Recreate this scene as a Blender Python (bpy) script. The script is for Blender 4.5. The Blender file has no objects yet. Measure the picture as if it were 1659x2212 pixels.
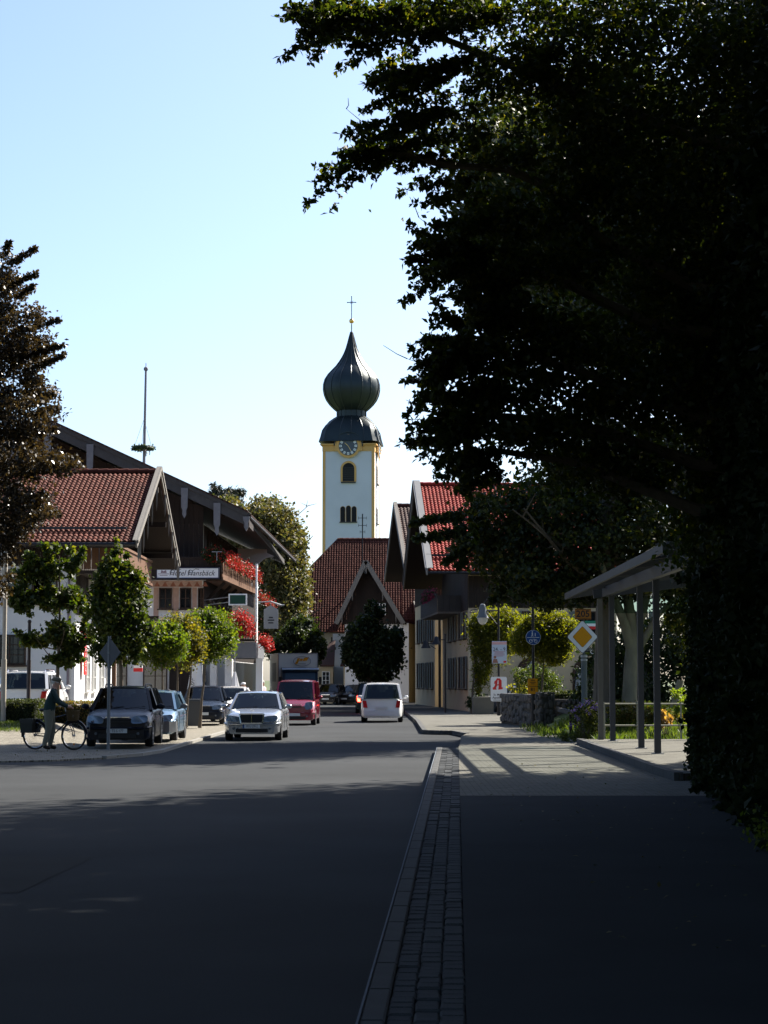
import bpy, bmesh, math, random
import numpy as np
from mathutils import Vector, Matrix, Euler, Quaternion
R = math.radians
random.seed(7)
rng = np.random.default_rng(7)
S = bpy.context.scene
COL = S.collection

# ------------------------------------------------------------------ camera, sky, sun, exposure
CAMH, FOC, PITCH = 1.8, 4320.0, math.atan(363/4320)
cam = bpy.data.cameras.new("camera"); camo = bpy.data.objects.new("camera", cam); COL.objects.link(camo)
camo.location = (0, 0, CAMH); camo.rotation_euler = (math.pi/2 + PITCH, 0, 0)
cam.sensor_fit = 'VERTICAL'; cam.sensor_height = 36.0; cam.lens = FOC/2212*36.0
cam.clip_start = 0.2; cam.clip_end = 6000
S.camera = camo
SUN_AZ, SUN_EL = R(46), R(41)          # azimuth from +Y (view direction) towards +X
wd = bpy.data.worlds.new("World"); S.world = wd; wd.use_nodes = True
nt = wd.node_tree; bg = nt.nodes['Background']; bg.inputs[1].default_value = 0.079
sky = nt.nodes.new('ShaderNodeTexSky'); sky.sky_type = 'NISHITA'; sky.sun_disc = False
sky.sun_elevation = SUN_EL; sky.sun_rotation = SUN_AZ; sky.altitude = 500
sky.air_density = 0.9; sky.dust_density = 2.6; sky.ozone_density = 3.6
nt.links.new(sky.outputs[0], bg.inputs[0])
sl = bpy.data.lights.new("sun", 'SUN'); sl.energy = 5.0; sl.angle = R(0.5); sl.color = (1, .93, .82)
so = bpy.data.objects.new("sun", sl); COL.objects.link(so)
sd = Vector((math.sin(SUN_AZ)*math.cos(SUN_EL), math.cos(SUN_AZ)*math.cos(SUN_EL), math.sin(SUN_EL)))
so.rotation_euler = sd.to_track_quat('Z', 'Y').to_euler(); so.location = (30, 30, 60)
S.view_settings.view_transform = 'Standard'; S.view_settings.look = 'None'
S.view_settings.exposure = 1.6; S.view_settings.gamma = 1; S.view_settings.use_curve_mapping = False
S.cycles.max_bounces = 6; S.cycles.diffuse_bounces = 3; S.cycles.transparent_max_bounces = 6
S.cycles.transmission_bounces = 3; S.cycles.glossy_bounces = 2; S.cycles.caustics_reflective = False; S.cycles.caustics_refractive = False

# ------------------------------------------------------------------ helpers
def at(dx, dy, Y):                      # point seen at (dx, dy) of a 1659 x 2212 frame at distance Y
    a = (dx-829.5)/FOC; b = (1106-dy)/FOC; c, s = math.cos(PITCH), math.sin(PITCH)
    t = Y/(c - b*s)
    return Vector((a*t, Y, CAMH + t*(s + b*c)))
def X(dx, Y): return at(dx, 1469, Y).x
def Z(dy, Y): return at(829, dy, Y).z
WL = {}
def wloc(o): return WL.get(o.name, Vector((0, 0, 0))) if o else Vector((0, 0, 0))
def tag(o, label=None, cat=None, group=None, kind=None):
    for k, v in (('label', label), ('category', cat), ('group', group), ('kind', kind)):
        if v: o[k] = v
    return o
def thing(name, label, cat, loc=(0, 0, 0), rz=None, group=None):
    local = rz is not None; rz = rz or 0
    o = bpy.data.objects.new(name, None); COL.objects.link(o); o.location = loc; o.rotation_euler = (0, 0, rz)
    o.empty_display_size = .3; WL[o.name] = Vector((0, 0, 0)) if local else Vector(loc)
    return tag(o, label, cat, group)
def link(name, me, parent=None, world=True):
    o = bpy.data.objects.new(name, me); COL.objects.link(o)
    if parent:
        o.parent = parent
        WL[o.name] = wloc(parent)
    return o
def copy_tree(o, parent=None):
    c = o.copy(); COL.objects.link(c); c.parent = parent; WL[c.name] = Vector((0, 0, 0))
    for ch in list(o.children): copy_tree(ch, c)
    return c
class MB:
    def __init__(s): s.v = []; s.f = []; s.m = []; s.cm = 0
    def mat(s, i): s.cm = i; return s
    def add(s, vs, fs):
        n = len(s.v); s.v += [tuple(v) for v in vs]; s.f += [tuple(i+n for i in f) for f in fs]; s.m += [s.cm]*len(fs); return s
    def obox(s, c, ax, h):
        c = Vector(c); a = [Vector(x)*k for x, k in zip(ax, h)]
        vs = [c + a[0]*i + a[1]*j + a[2]*k for i in (-1, 1) for j in (-1, 1) for k in (-1, 1)]
        return s.add(vs, [(0, 1, 3, 2), (4, 6, 7, 5), (0, 4, 5, 1), (2, 3, 7, 6), (0, 2, 6, 4), (1, 5, 7, 3)])
    def box(s, x0, y0, z0, x1, y1, z1):
        return s.obox(((x0+x1)/2, (y0+y1)/2, (z0+z1)/2), ((1, 0, 0), (0, 1, 0), (0, 0, 1)), ((x1-x0)/2, (y1-y0)/2, (z1-z0)/2))
    def bar(s, p, q, w, h=None, up=(0, 0, 1)):     # rectangular bar p -> q
        p, q = Vector(p), Vector(q); d = (q-p); L = d.length; d.normalize(); u = Vector(up)
        if abs(d.dot(u)) > .98: u = Vector((1, 0, 0))
        r = d.cross(u).normalized(); u = r.cross(d).normalized()
        return s.obox((p+q)/2, (r, d, u), (w/2, L/2, (h or w)/2))
    def tube(s, pts, rad, n=8, cap=True):
        pts = [Vector(p) for p in pts]; m = len(pts)
        if not hasattr(rad, '__len__'): rad = [rad]*m
        vs = []; fs = []; pu = None
        for i, p in enumerate(pts):
            d = (pts[min(i+1, m-1)] - pts[max(i-1, 0)]).normalized()
            if pu is None: pu = Vector((1, 0, 0)) if abs(d.x) < .9 else Vector((0, 1, 0))
            r = d.cross(pu); 
            if r.length < 1e-4: r = d.cross(Vector((0, 1, .3)))
            r.normalize(); pu = r.cross(d).normalized()
            for k in range(n):
                a = 2*math.pi*k/n; vs.append(p + (r*math.cos(a) + pu*math.sin(a))*rad[i])
        for i in range(m-1):
            for k in range(n):
                k2 = (k+1) % n; fs.append((i*n+k, i*n+k2, (i+1)*n+k2, (i+1)*n+k))
        if cap: fs += [tuple(range(n-1, -1, -1)), tuple(range((m-1)*n, m*n))]
        return s.add(vs, fs)
    def poly(s, pts): return s.add(pts, [tuple(range(len(pts)))])
    def prism(s, pts, d):                # extrude polygon by vector d
        d = Vector(d); n = len(pts); P = [Vector(p) for p in pts]
        return s.add(P + [p+d for p in P], [tuple(range(n-1, -1, -1)), tuple(range(n, 2*n))] + [(i, (i+1) % n, n+(i+1) % n, n+i) for i in range(n)])
    def lathe(s, prof, n=16, c=(0, 0, 0)):
        c = Vector(c); vs = []; fs = []
        for r, z in prof:
            for k in range(n):
                a = 2*math.pi*k/n; vs.append(c + Vector((r*math.cos(a), r*math.sin(a), z)))
        for i in range(len(prof)-1):
            for k in range(n):
                k2 = (k+1) % n; fs.append((i*n+k, i*n+k2, (i+1)*n+k2, (i+1)*n+k))
        fs += [tuple(range(n-1, -1, -1)), tuple(range((len(prof)-1)*n, len(prof)*n))]
        return s.add(vs, fs)
    def ball(s, c, r, n=10, m=6, sc=(1, 1, 1)):
        pr = [(max(.001, r*math.sin(math.pi*i/m)), -r*math.cos(math.pi*i/m)) for i in range(m+1)]
        k = len(s.v); s.lathe(pr, n)
        c = Vector(c)
        for i in range(k, len(s.v)):
            v = s.v[i]; s.v[i] = (v[0]*sc[0]+c.x, v[1]*sc[1]+c.y, v[2]*sc[2]+c.z)
        return s
    def xf(s, M, start=0):
        for i in range(start, len(s.v)): s.v[i] = tuple(M @ Vector(s.v[i]))
        return s
    def mesh(s, name, mats, smooth=False, off=Vector((0, 0, 0)), recalc=True):
        me = bpy.data.meshes.new(name)
        me.from_pydata([(v[0]-off.x, v[1]-off.y, v[2]-off.z) for v in s.v], [], s.f)
        for m in (mats if isinstance(mats, (list, tuple)) else [mats]): me.materials.append(m)
        me.polygons.foreach_set('material_index', s.m)
        if recalc:
            bm = bmesh.new(); bm.from_mesh(me); bmesh.ops.recalc_face_normals(bm, faces=bm.faces[:]); bm.to_mesh(me); bm.free()
        if smooth: smooth_mesh(me)
        me.update(); return me
    def build(s, name, mats, parent=None, smooth=False, label=None, recalc=True):
        o = link(name, s.mesh(name, mats, smooth, wloc(parent), recalc), parent)
        if label: o['label'] = label
        return o
def smooth_mesh(me, ang=38):
    me.polygons.foreach_set('use_smooth', [True]*len(me.polygons))
    try: me.set_sharp_from_angle(angle=R(ang))
    except Exception: pass
def box(name, m, parent, *a, **k): return MB().box(*a).build(name, m, parent, **k)

# ------------------------------------------------------------------ materials
MT = {}
def mat(name, col, rough=.8, var=.12, scale=6, bump=0, bscale=40, metal=0, spec=.3, dirt=0, coat=0, stretch=(1, 1, 1), coord='Object', isl=0):
    if name in MT: return MT[name]
    m = bpy.data.materials.new(name); m.use_nodes = True; n = m.node_tree; p = n.nodes['Principled BSDF']
    p.inputs['Roughness'].default_value = rough; p.inputs['Metallic'].default_value = metal
    p.inputs['Specular IOR Level'].default_value = spec; p.inputs['Coat Weight'].default_value = coat; p.inputs['Coat Roughness'].default_value = .05
    tc = n.nodes.new('ShaderNodeTexCoord'); mp = n.nodes.new('ShaderNodeMapping'); mp.inputs['Scale'].default_value = stretch
    n.links.new(tc.outputs[coord], mp.inputs[0]); co = mp.outputs[0]
    def noise(sc, det=4):
        t = n.nodes.new('ShaderNodeTexNoise'); t.inputs['Scale'].default_value = sc; t.inputs['Detail'].default_value = det; n.links.new(co, t.inputs['Vector']); return t
    def mix(a, b, fac, mode='MIX'):
        x = n.nodes.new('ShaderNodeMix'); x.data_type = 'RGBA'; x.blend_type = mode
        for s_, v in ((0, fac), (6, a), (7, b)):
            if hasattr(v, 'is_linked'): n.links.new(v, x.inputs[s_])
            else: x.inputs[s_].default_value = v if s_ == 0 else (*v, 1)
        return x.outputs[2]
    c = tuple(col)
    out = mix(tuple(max(0, k*(1-var)) for k in c), tuple(min(1, k*(1+var)) for k in c), noise(scale).outputs['Fac']) if var else None
    if isl:
        g = n.nodes.new('ShaderNodeNewGeometry'); mr = n.nodes.new('ShaderNodeMapRange'); mr.inputs[3].default_value = 1-isl; mr.inputs[4].default_value = 1+isl
        n.links.new(g.outputs['Random Per Island'], mr.inputs[0])
        h = n.nodes.new('ShaderNodeHueSaturation'); n.links.new(mr.outputs[0], h.inputs['Value'])
        if out: n.links.new(out, h.inputs['Color'])
        else: h.inputs['Color'].default_value = (*c, 1)
        out = h.outputs[0]
    if dirt:
        t = noise(scale*.35, 8); r = n.nodes.new('ShaderNodeValToRGB'); r.color_ramp.elements[0].position = .45; r.color_ramp.elements[1].position = .7
        n.links.new(t.outputs['Fac'], r.inputs[0]); ml = n.nodes.new('ShaderNodeMath'); ml.operation = 'MULTIPLY'; ml.inputs[1].default_value = dirt
        n.links.new(r.outputs[0], ml.inputs[0]); out = mix(out or c, tuple(k*.5 for k in c), ml.outputs[0])
    if out: n.links.new(out, p.inputs['Base Color'])
    else: p.inputs['Base Color'].default_value = (*c, 1)
    if bump:
        b = n.nodes.new('ShaderNodeBump'); b.inputs['Strength'].default_value = bump; b.inputs['Distance'].default_value = .02
        n.links.new(noise(bscale, 6).outputs['Fac'], b.inputs['Height']); n.links.new(b.outputs[0], p.inputs['Normal'])
    MT[name] = m; m['n'] = 1
    return m
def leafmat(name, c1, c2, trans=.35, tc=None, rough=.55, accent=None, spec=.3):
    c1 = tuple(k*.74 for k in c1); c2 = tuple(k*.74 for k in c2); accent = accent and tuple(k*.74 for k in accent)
    if name in MT: return MT[name]
    m = bpy.data.materials.new(name); m.use_nodes = True; n = m.node_tree; n.nodes.clear()
    o = n.nodes.new('ShaderNodeOutputMaterial'); g = n.nodes.new('ShaderNodeNewGeometry')
    r = n.nodes.new('ShaderNodeValToRGB'); e = r.color_ramp.elements; e[0].color = (*c1, 1); e[1].color = (*c2, 1); e[0].position = .15
    if accent: e[1].position = .90; q = r.color_ramp.elements.new(.985); q.color = (*accent, 1)
    n.links.new(g.outputs['Random Per Island'], r.inputs[0])
    p = n.nodes.new('ShaderNodeBsdfPrincipled'); p.inputs['Roughness'].default_value = rough; p.inputs['Specular IOR Level'].default_value = spec
    n.links.new(r.outputs[0], p.inputs['Base Color'])
    t = n.nodes.new('ShaderNodeBsdfTranslucent'); h = n.nodes.new('ShaderNodeMix'); h.data_type = 'RGBA'; h.blend_type = 'MULTIPLY'; h.inputs[0].default_value = 1
    n.links.new(r.outputs[0], h.inputs[6]); h.inputs[7].default_value = (*(tc or (3.2, 3.0, .7)), 1); n.links.new(h.outputs[2], t.inputs[0])
    x = n.nodes.new('ShaderNodeMixShader'); x.inputs[0].default_value = trans
    n.links.new(p.outputs[0], x.inputs[1]); n.links.new(t.outputs[0], x.inputs[2]); n.links.new(x.outputs[0], o.inputs[0])
    MT[name] = m; return m
def glassmat(name, tint=(.25, .3, .3), alpha=.5, rough=.02):
    if name in MT: return MT[name]
    m = bpy.data.materials.new(name); m.use_nodes = True; n = m.node_tree; n.nodes.clear()
    o = n.nodes.new('ShaderNodeOutputMaterial'); t = n.nodes.new('ShaderNodeBsdfTransparent'); t.inputs[0].default_value = (*tint, 1)
    g = n.nodes.new('ShaderNodeBsdfGlossy'); g.inputs[1].default_value = rough; g.inputs[0].default_value = (.9, .95, 1, 1)
    f = n.nodes.new('ShaderNodeLayerWeight'); f.inputs[0].default_value = .5; q = n.nodes.new('ShaderNodeMath'); q.operation = 'POWER'; q.inputs[1].default_value = 4; n.links.new(f.outputs['Facing'], q.inputs[0])
    a = n.nodes.new('ShaderNodeMath'); a.operation = 'MULTIPLY_ADD'; a.inputs[1].default_value = .75; a.inputs[2].default_value = .04; n.links.new(q.outputs[0], a.inputs[0])
    x = n.nodes.new('ShaderNodeMixShader'); n.links.new(a.outputs[0], x.inputs[0]); n.links.new(t.outputs[0], x.inputs[1]); n.links.new(g.outputs[0], x.inputs[2])
    n.links.new(x.outputs[0], o.inputs[0]); MT[name] = m; return m
def emit(name, col, st, base=(.1, .02, .02)):
    if name in MT: return MT[name]
    m = mat(name, base, .2, 0, coat=1); p = m.node_tree.nodes['Principled BSDF']; p.inputs['Emission Color'].default_value = (*col, 1); p.inputs['Emission Strength'].default_value = st
    return m
ASPHALT = mat('asphalt', (.047, .050, .053), .95, .28, .35, .35, 90, dirt=.4, spec=.05)
ASPHALT2 = mat('footway asphalt', (.036, .040, .044), .95, .28, .6, .35, 110, dirt=.2, spec=.04)
WHITE = mat('white plaster', (.68, .68, .68), .9, .05, .8, .12, 30, dirt=.08)
CREAM = mat('cream plaster', (.50, .41, .275), .9, .06, .8, .12, 30, dirt=.1)
YELL = mat('ochre plaster', (.62, .36, .13), .9, .08, 1, .1, 30, dirt=.1)
TOWERW = mat('tower plaster', (.57, .58, .62), .9, .07, .4, .1, 20, dirt=.18)
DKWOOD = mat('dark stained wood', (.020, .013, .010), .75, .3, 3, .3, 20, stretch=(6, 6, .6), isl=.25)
BRWOOD = mat('brown wood', (.115, .055, .028), .7, .3, 3, .3, 20, stretch=(6, 6, .6), isl=.2)
GRWOOD = mat('weathered grey wood', (.165, .152, .135), .85, .3, 5, .4, 30, stretch=(4, 4, .5))
DGWOOD = mat('dark grey wood', (.06, .058, .056), .85, .3, 5, .4, 30)
TILE_A = mat('old clay tile', (.086, .025, .017), .8, .35, 1.2, .2, 60, spec=.1, dirt=.45, isl=.28)
TILE_B = mat('red clay tile', (.24, .026, .018), .75, .2, 1.2, .15, 60, spec=.12, isl=.18)
TILE_C = mat('brown clay tile', (.055, .024, .018), .8, .35, .9, .2, 60, dirt=.5, isl=.35)
TILE_D = mat('rust clay tile', (.070, .024, .017), .85, .35, .5, .2, 60, spec=.08, dirt=.3, isl=.25)
PANE = mat('dark window glass', (.012, .015, .018), .06, .0, spec=.6)
WINWOOD = mat('brown window wood', (.05, .028, .018), .6, .2)
WINWHITE = mat('white window paint', (.7, .7, .68), .5, .05)
SHUT = mat('grey green shutter', (.12, .14, .14), .6, .1)
COPPER = mat('patinated copper sheet', (.028, .038, .041), .45, .3, .5, .1, 20, metal=.6, spec=.4, dirt=.3)
GOLD = mat('gilding', (.9, .55, .16), .2, 0, metal=1)
IRON = mat('dark iron', (.02, .02, .022), .5, .1, metal=.3)
STEEL = mat('galvanised steel', (.30, .31, .32), .45, .15, 8, metal=.6)
SHSTEEL = mat('grey painted steel', (.034, .038, .045), .5, .1, 4)
RUBBER = mat('tyre rubber', (.015, .015, .016), .8, .1)
RIM = mat('alloy rim', (.45, .46, .48), .3, 0, metal=.9)
CHROME = mat('chrome', (.7, .7, .72), .12, 0, metal=1)
BLKPL = mat('black plastic', (.018, .018, .02), .5, .1)
BARK = mat('bark', (.12, .095, .07), .9, .35, 6, .6, 18, stretch=(2, 2, .5))
PBARK = mat('pale bark', (.24, .21, .15), .85, .7, 2.6, .5, 14, stretch=(1.5, 1.5, .6), dirt=.6)
GRASSG = mat('lawn soil', (.07, .10, .025), .95, .3, 3)
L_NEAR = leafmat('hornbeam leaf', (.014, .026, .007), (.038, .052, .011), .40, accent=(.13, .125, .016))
L_BACK = leafmat('shade tree leaf', (.016, .028, .007), (.042, .052, .011), .27, accent=(.14, .12, .016))
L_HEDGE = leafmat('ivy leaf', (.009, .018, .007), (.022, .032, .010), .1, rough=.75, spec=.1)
L_BEECH = leafmat('copper beech leaf', (.026, .020, .013), (.062, .045, .022), .3, (2.2, 1.9, .9), .33)
L_MAPLE = leafmat('young maple leaf', (.022, .045, .009), (.062, .080, .016), .34, accent=(.11, .115, .02))
L_BRIGHT = leafmat('robinia leaf', (.032, .068, .009), (.105, .130, .016), .45)
L_AUT = leafmat('autumn leaf', (.055, .065, .026), (.145, .115, .048), .35, (2.0, 2.0, .8))
L_DARK = leafmat('chestnut leaf', (.018, .036, .014), (.045, .065, .022), .22)
L_LIME = leafmat('yellow shrub leaf', (.10, .12, .012), (.30, .27, .02), .5, (2.6, 2.4, .5))
L_RED = leafmat('red geranium', (.42, .015, .015), (.66, .06, .045), .25, (1.3, 1.2, 1.2))
L_PINK = leafmat('pink petunia', (.35, .03, .10), (.55, .10, .2), .3, (1.3, 1.2, 1.2))
L_PURP = leafmat('purple aster', (.16, .10, .35), (.35, .25, .5), .3, (1.3, 1.3, 1.3))
L_GRASS = leafmat('grass blade', (.06, .10, .015), (.13, .17, .03), .4, (2, 2, .8))

# ------------------------------------------------------------------ foliage
def leaves(name, P, size, m, parent=None, up=.35, asp=.62, kind=None, dirs=None):
    P = np.asarray(P, dtype=np.float64); n = len(P)
    d = rng.normal(size=(n, 3)) if dirs is None else dirs + rng.normal(size=(n, 3))*.45
    d[:, 2] -= .25; d /= np.linalg.norm(d, axis=1)[:, None]
    nn = rng.normal(size=(n, 3)); nn[:, 2] += up*4; s = np.cross(d, nn); s /= np.linalg.norm(s, axis=1)[:, None]+1e-9
    nn = np.cross(s, d)
    L = size*(.65+.7*rng.random(n))[:, None]; W = L*asp*.5
    V = np.empty((n, 4, 3)); V[:, 0] = P; V[:, 1] = P + d*L*.45 + s*W + nn*L*.10; V[:, 2] = P + d*L; V[:, 3] = P + d*L*.45 - s*W + nn*L*.10
    V = V.reshape(-1, 3); 
    off = wloc(parent); V -= np.array(off)
    me = bpy.data.meshes.new(name); me.vertices.add(4*n); me.vertices.foreach_set('co', V.ravel())
    me.loops.add(4*n); me.loops.foreach_set('vertex_index', np.arange(4*n, dtype=np.int32))
    me.polygons.add(n); me.polygons.foreach_set('loop_start', np.arange(0, 4*n, 4, dtype=np.int32)); me.update(calc_edges=True)
    me.materials.append(m); o = link(name, me, parent)
    if kind: o['kind'] = kind
    return o
def cloud(cl, n, shell=.55, sub=None, seed=None):
    """points in a union of ellipsoids; each broken into clumps so that gaps and lumps show.  cl: (cx,cy,cz,rx,ry,rz[,weight])"""
    out = []; w = np.array([(c[6] if len(c) > 6 else 1)*(c[3]*c[4]*c[5])**(2/3) for c in cl]); w /= w.sum()
    for c, k in zip(cl, w):
        k = max(3, int(n*k)); ns = sub or max(8, k//60)
        d = rng.normal(size=(ns, 3)); d /= np.linalg.norm(d, axis=1)[:, None]; r = shell + (1-shell)*rng.random(ns)**.6
        cen = d*r[:, None]; cs = rng.integers(0, ns, k)
        p = cen[cs] + rng.normal(size=(k, 3))*(.10+.10*rng.random(ns))[cs][:, None]
        out.append(p*np.array(c[3:6]) + np.array(c[:3]))
    return np.concatenate(out)
def sprays(segs, n, wd=.22):
    """leafy twigs: segs = (base, tip, width); leaves gather round each twig and thin out to the tip"""
    out = []; Ls = np.array([(Vector(b)-Vector(a)).length*s for a, b, s in segs]); Ls /= Ls.sum()
    for (a, b, s), k in zip(segs, Ls):
        k = max(6, int(n*k)); a = np.array(a); b = np.array(b); t = rng.random(k)
        q = a + (b-a)*t[:, None]; wdt = s*(1.05-t*.8)
        q = q + rng.normal(size=(k, 3))*wdt[:, None]*np.array([.55, .8, .5]); out.append(q)
    return np.concatenate(out)
def limbs(mb, base, top, r0, n_l, spread, hl=(.35, 1), rs=None, seed=0):
    rr = random.Random(seed); base = Vector(base); top = Vector(top); pts = []
    for i in range(7):
        t = i/6; p = base.lerp(top, t); j = r0*.8*(t if t < 1 else .6); pts.append(p + Vector((rr.uniform(-j, j), rr.uniform(-j, j), 0)))
    mb.tube(pts, [r0*(1.25 if i == 0 else 1)*(1-.8*i/6) for i in range(7)], 9)
    for k in range(n_l):
        t = rr.uniform(*hl)*.95; p = base.lerp(top, t); a = k*2.4+rr.random(); L = spread*(1.1-.5*t)
        e = p + Vector((math.cos(a)*L, math.sin(a)*L, L*rr.uniform(.3, .9))); md = p.lerp(e, .5)+Vector((0, 0, -L*.08)); r = r0*.38*(1.1-.7*t)
        mb.tube([p, md, e], [r, r*.6, r*.2], 6)
        for q in range(3):
            f = md.lerp(e, rr.random()); g = f + Vector((rr.uniform(-1, 1), rr.uniform(-1, 1), rr.uniform(-.1, .8)))*L*.35
            mb.tube([f, g], [r*.35, r*.1], 4)
    return mb
def tree(name, label, cat, base, top, r0, cl, n, size, lm, bm=None, nl=9, spread=1.2, shell=.5, up=.3, group=None, hl=(.35, 1), extra=None, seed=1, asp=.62):
    t = thing(name, label, cat, base, group=group)
    limbs(MB(), base, top, r0, nl, spread, hl, seed=seed).build('trunk', bm or BARK, t, smooth=True, recalc=False)
    P = cloud(cl, n, shell)
    if extra is not None: P = np.concatenate([P, extra])
    leaves('crown', P, size, lm, t, up, asp)
    return t
# ------------------------------------------------------------------ ground, road, kerbs
def gz(x, y):                                        # raised forecourt on the left
    a = min(1, max(0, (y-52)/8)); b = min(1, max(0, (-8.3-x)/1.8)); a = a*a*(3-2*a); b = b*b*(3-2*b)
    return .45*a*b
def sheet(name, m, pts, z, kind='structure', parent=None):
    mb = MB(); mb.poly([(p[0], p[1], z) for p in pts]); o = mb.build(name, m, parent, recalc=False)
    if kind: o['kind'] = kind
    return o
sheet('ground', mat('field grass', (.07, .09, .035), .95, .3, .05), [(-3000, -400), (3000, -400), (3000, 5000), (-3000, 5000)], -.06)
def xk(Y): return -.487+.0362*Y
sheet('road', ASPHALT, [(-45, -30), (12, -30), (12, 40), (3.2, 62), (3.2, 190), (-14, 190), (-45, 190)], 0)
KH = .13
def strip(name, m, pts, w, z):
    mb = MB()
    for p, q in zip(pts[:-1], pts[1:]):
        p, q = Vector((*p, z)), Vector((*q, z)); d_ = (q-p).normalized(); s_ = Vector((-d_.y, d_.x, 0))*w/2; mb.poly([p-s_, q-s_, q+s_, p+s_])
    o = mb.build(name, m, None, recalc=False); o['kind'] = 'structure'; return o
def wob(x0, y0, x1, y1, n=24, a=.03): return [(x0+(x1-x0)*i/n+random.uniform(-a, a), y0+(y1-y0)*i/n) for i in range(n+1)]
sheet('road_patch', mat('newer asphalt patch', (.043, .044, .044), .95, .15, .8, .3, 90, spec=.05), [(-4.4, 17.2), (-3.1, 17.15), (-2.95, 20.6), (-4.3, 20.7)], .004)
def arc(cx, cy, r, a0, a1, n=8): return [(cx+r*math.cos(R(a0+(a1-a0)*i/n)), cy+r*math.sin(R(a0+(a1-a0)*i/n))) for i in range(n+1)]
def slab(name, m, pts, z0, z1, kind='structure', parent=None):
    mb = MB(); mb.prism([(p[0], p[1], z0) for p in pts], (0, 0, z1-z0)); o = mb.build(name, m, parent)
    if kind: o['kind'] = kind
    return o
def paver_mat(name, c, w=.2, h=.1, mort=.006, rot=0):
    m = mat(name, c, .95, .14, .7, 0, dirt=.2, spec=.05); n = m.node_tree; p = n.nodes['Principled BSDF']
    br = n.nodes.new('ShaderNodeTexBrick'); br.inputs['Scale'].default_value = 1; br.inputs['Brick Width'].default_value = w; br.inputs['Row Height'].default_value = h; br.inputs['Mortar Size'].default_value = mort
    br.inputs['Color1'].default_value = (1, 1, 1, 1); br.inputs['Color2'].default_value = (.72, .72, .72, 1); br.inputs['Mortar'].default_value = (.28, .28, .26, 1)
    tc = n.nodes.new('ShaderNodeTexCoord'); n.links.new(tc.outputs['Object'], br.inputs[0])
    l = p.inputs['Base Color'].links[0]; src = l.from_socket; x = n.nodes.new('ShaderNodeMix'); x.data_type = 'RGBA'; x.blend_type = 'MULTIPLY'; x.inputs[0].default_value = 1
    n.links.new(src, x.inputs[6]); n.links.new(br.outputs[0], x.inputs[7]); n.links.new(x.outputs[2], p.inputs['Base Color'])
    b = n.nodes.new('ShaderNodeBump'); b.inputs['Strength'].default_value = .6; b.inputs['Distance'].default_value = .008; b.invert = True
    n.links.new(br.outputs['Fac'], b.inputs['Height']); n.links.new(b.outputs[0], p.inputs['Normal'])
    return m
PAVER = paver_mat('concrete pavers', (.165, .16, .14))
PAVER2 = paver_mat('setts forecourt', (.27, .25, .21), .12, .12, .01)
KERBM = mat('granite kerb', (.060, .061, .062), .95, .2, 4, .3, 120, isl=.12)
EDGE = mat('worn kerb edge', (.12, .14, .17), .9, .1, 20)  # paler strip along the road edge of the kerb
SETT = mat('granite sett', (.062, .066, .07), .9, .25, 9, .5, 60, isl=.25, spec=.08)
u = lambda Y, k: (xk(Y)+k, Y)
# footway on the right: near asphalt part, then pavers, then the next island
slab('footway', ASPHALT2, [u(-12, .53), (9.5, -12), (9.5, 29.2), u(29.2, .53)], -.05, KH-.004)
slab('pavement', PAVER, [u(29.204, .53), (9.5, 29.204), (9.5, 56), (14, 63.2), (2.6, 63.2)] + [(2.3, 60), (2.0, 53)] + [u(50.2, .53)], -.05, KH)
isl = [(12, 63.204), (12, 106.5), (5.0, 106.5), (4.2, 119.5), (2.6, 150), (1.0, 150), (1.25, 120), (1.2, 107), (1.40, 84.5), (1.36, 68)] + arc(2.46, 67.3, 1.1, 180, 262, 8) + [(2.6, 63.204)]
pv2 = slab('pavement', PAVER, isl, -.05, KH)
# kerb stones and rows of setts: each stone a piece
def stone_mesh(name, lx, ly, h, m, ch=.012, n=1):
    mb = MB(); a = lx/2; b = ly/2
    mb.add([(-a, -b, -h), (a, -b, -h), (a, b, -h), (-a, b, -h), (-a, -b, -ch), (a, -b, -ch), (a, b, -ch), (-a, b, -ch),
            (-a+ch, -b+ch, 0), (a-ch, -b+ch, 0), (a-ch, b-ch, 0), (-a+ch, b-ch, 0)],
           [(0, 3, 2, 1), (0, 1, 5, 4), (1, 2, 6, 5), (2, 3, 7, 6), (3, 0, 4, 7), (4, 5, 9, 8), (5, 6, 10, 9), (6, 7, 11, 10), (7, 4, 8, 11), (8, 9, 10, 11)])
    return mb.mesh(name, m, recalc=False)
kerb = slab('kerb', mat('kerb bedding', (.06, .06, .055), .95, .3, 20), [u(-12, .002), u(-12, .528), u(50.2, .528), u(50.2, .002)], -.05, KH-.055)
km = stone_mesh('kerb_stone', .125, .985, .11, [KERBM]); sm_ = [stone_mesh('sett', .128, l, .05, [SETT]) for l in (.15, .165, .18)]
ang = -math.atan(.0362)
y = 6.0
while y < 50:
    o = link('kerb_stone', km, kerb); o.location = (xk(y+.5)+.066, y+.5, KH+.006); o.rotation_euler = (random.uniform(-.003, .003), 0, ang); y += 1.0
es = MB()
es.obox(((xk(6)+xk(50))/2-.004, 28, KH-.006), (Vector((.0362, 1, 0)).normalized(), (1, 0, 0), (0, 0, 1)), (22, .006, .014)); es.build('kerb_edge', EDGE, kerb)
cnt = 0; far = MB()
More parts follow.
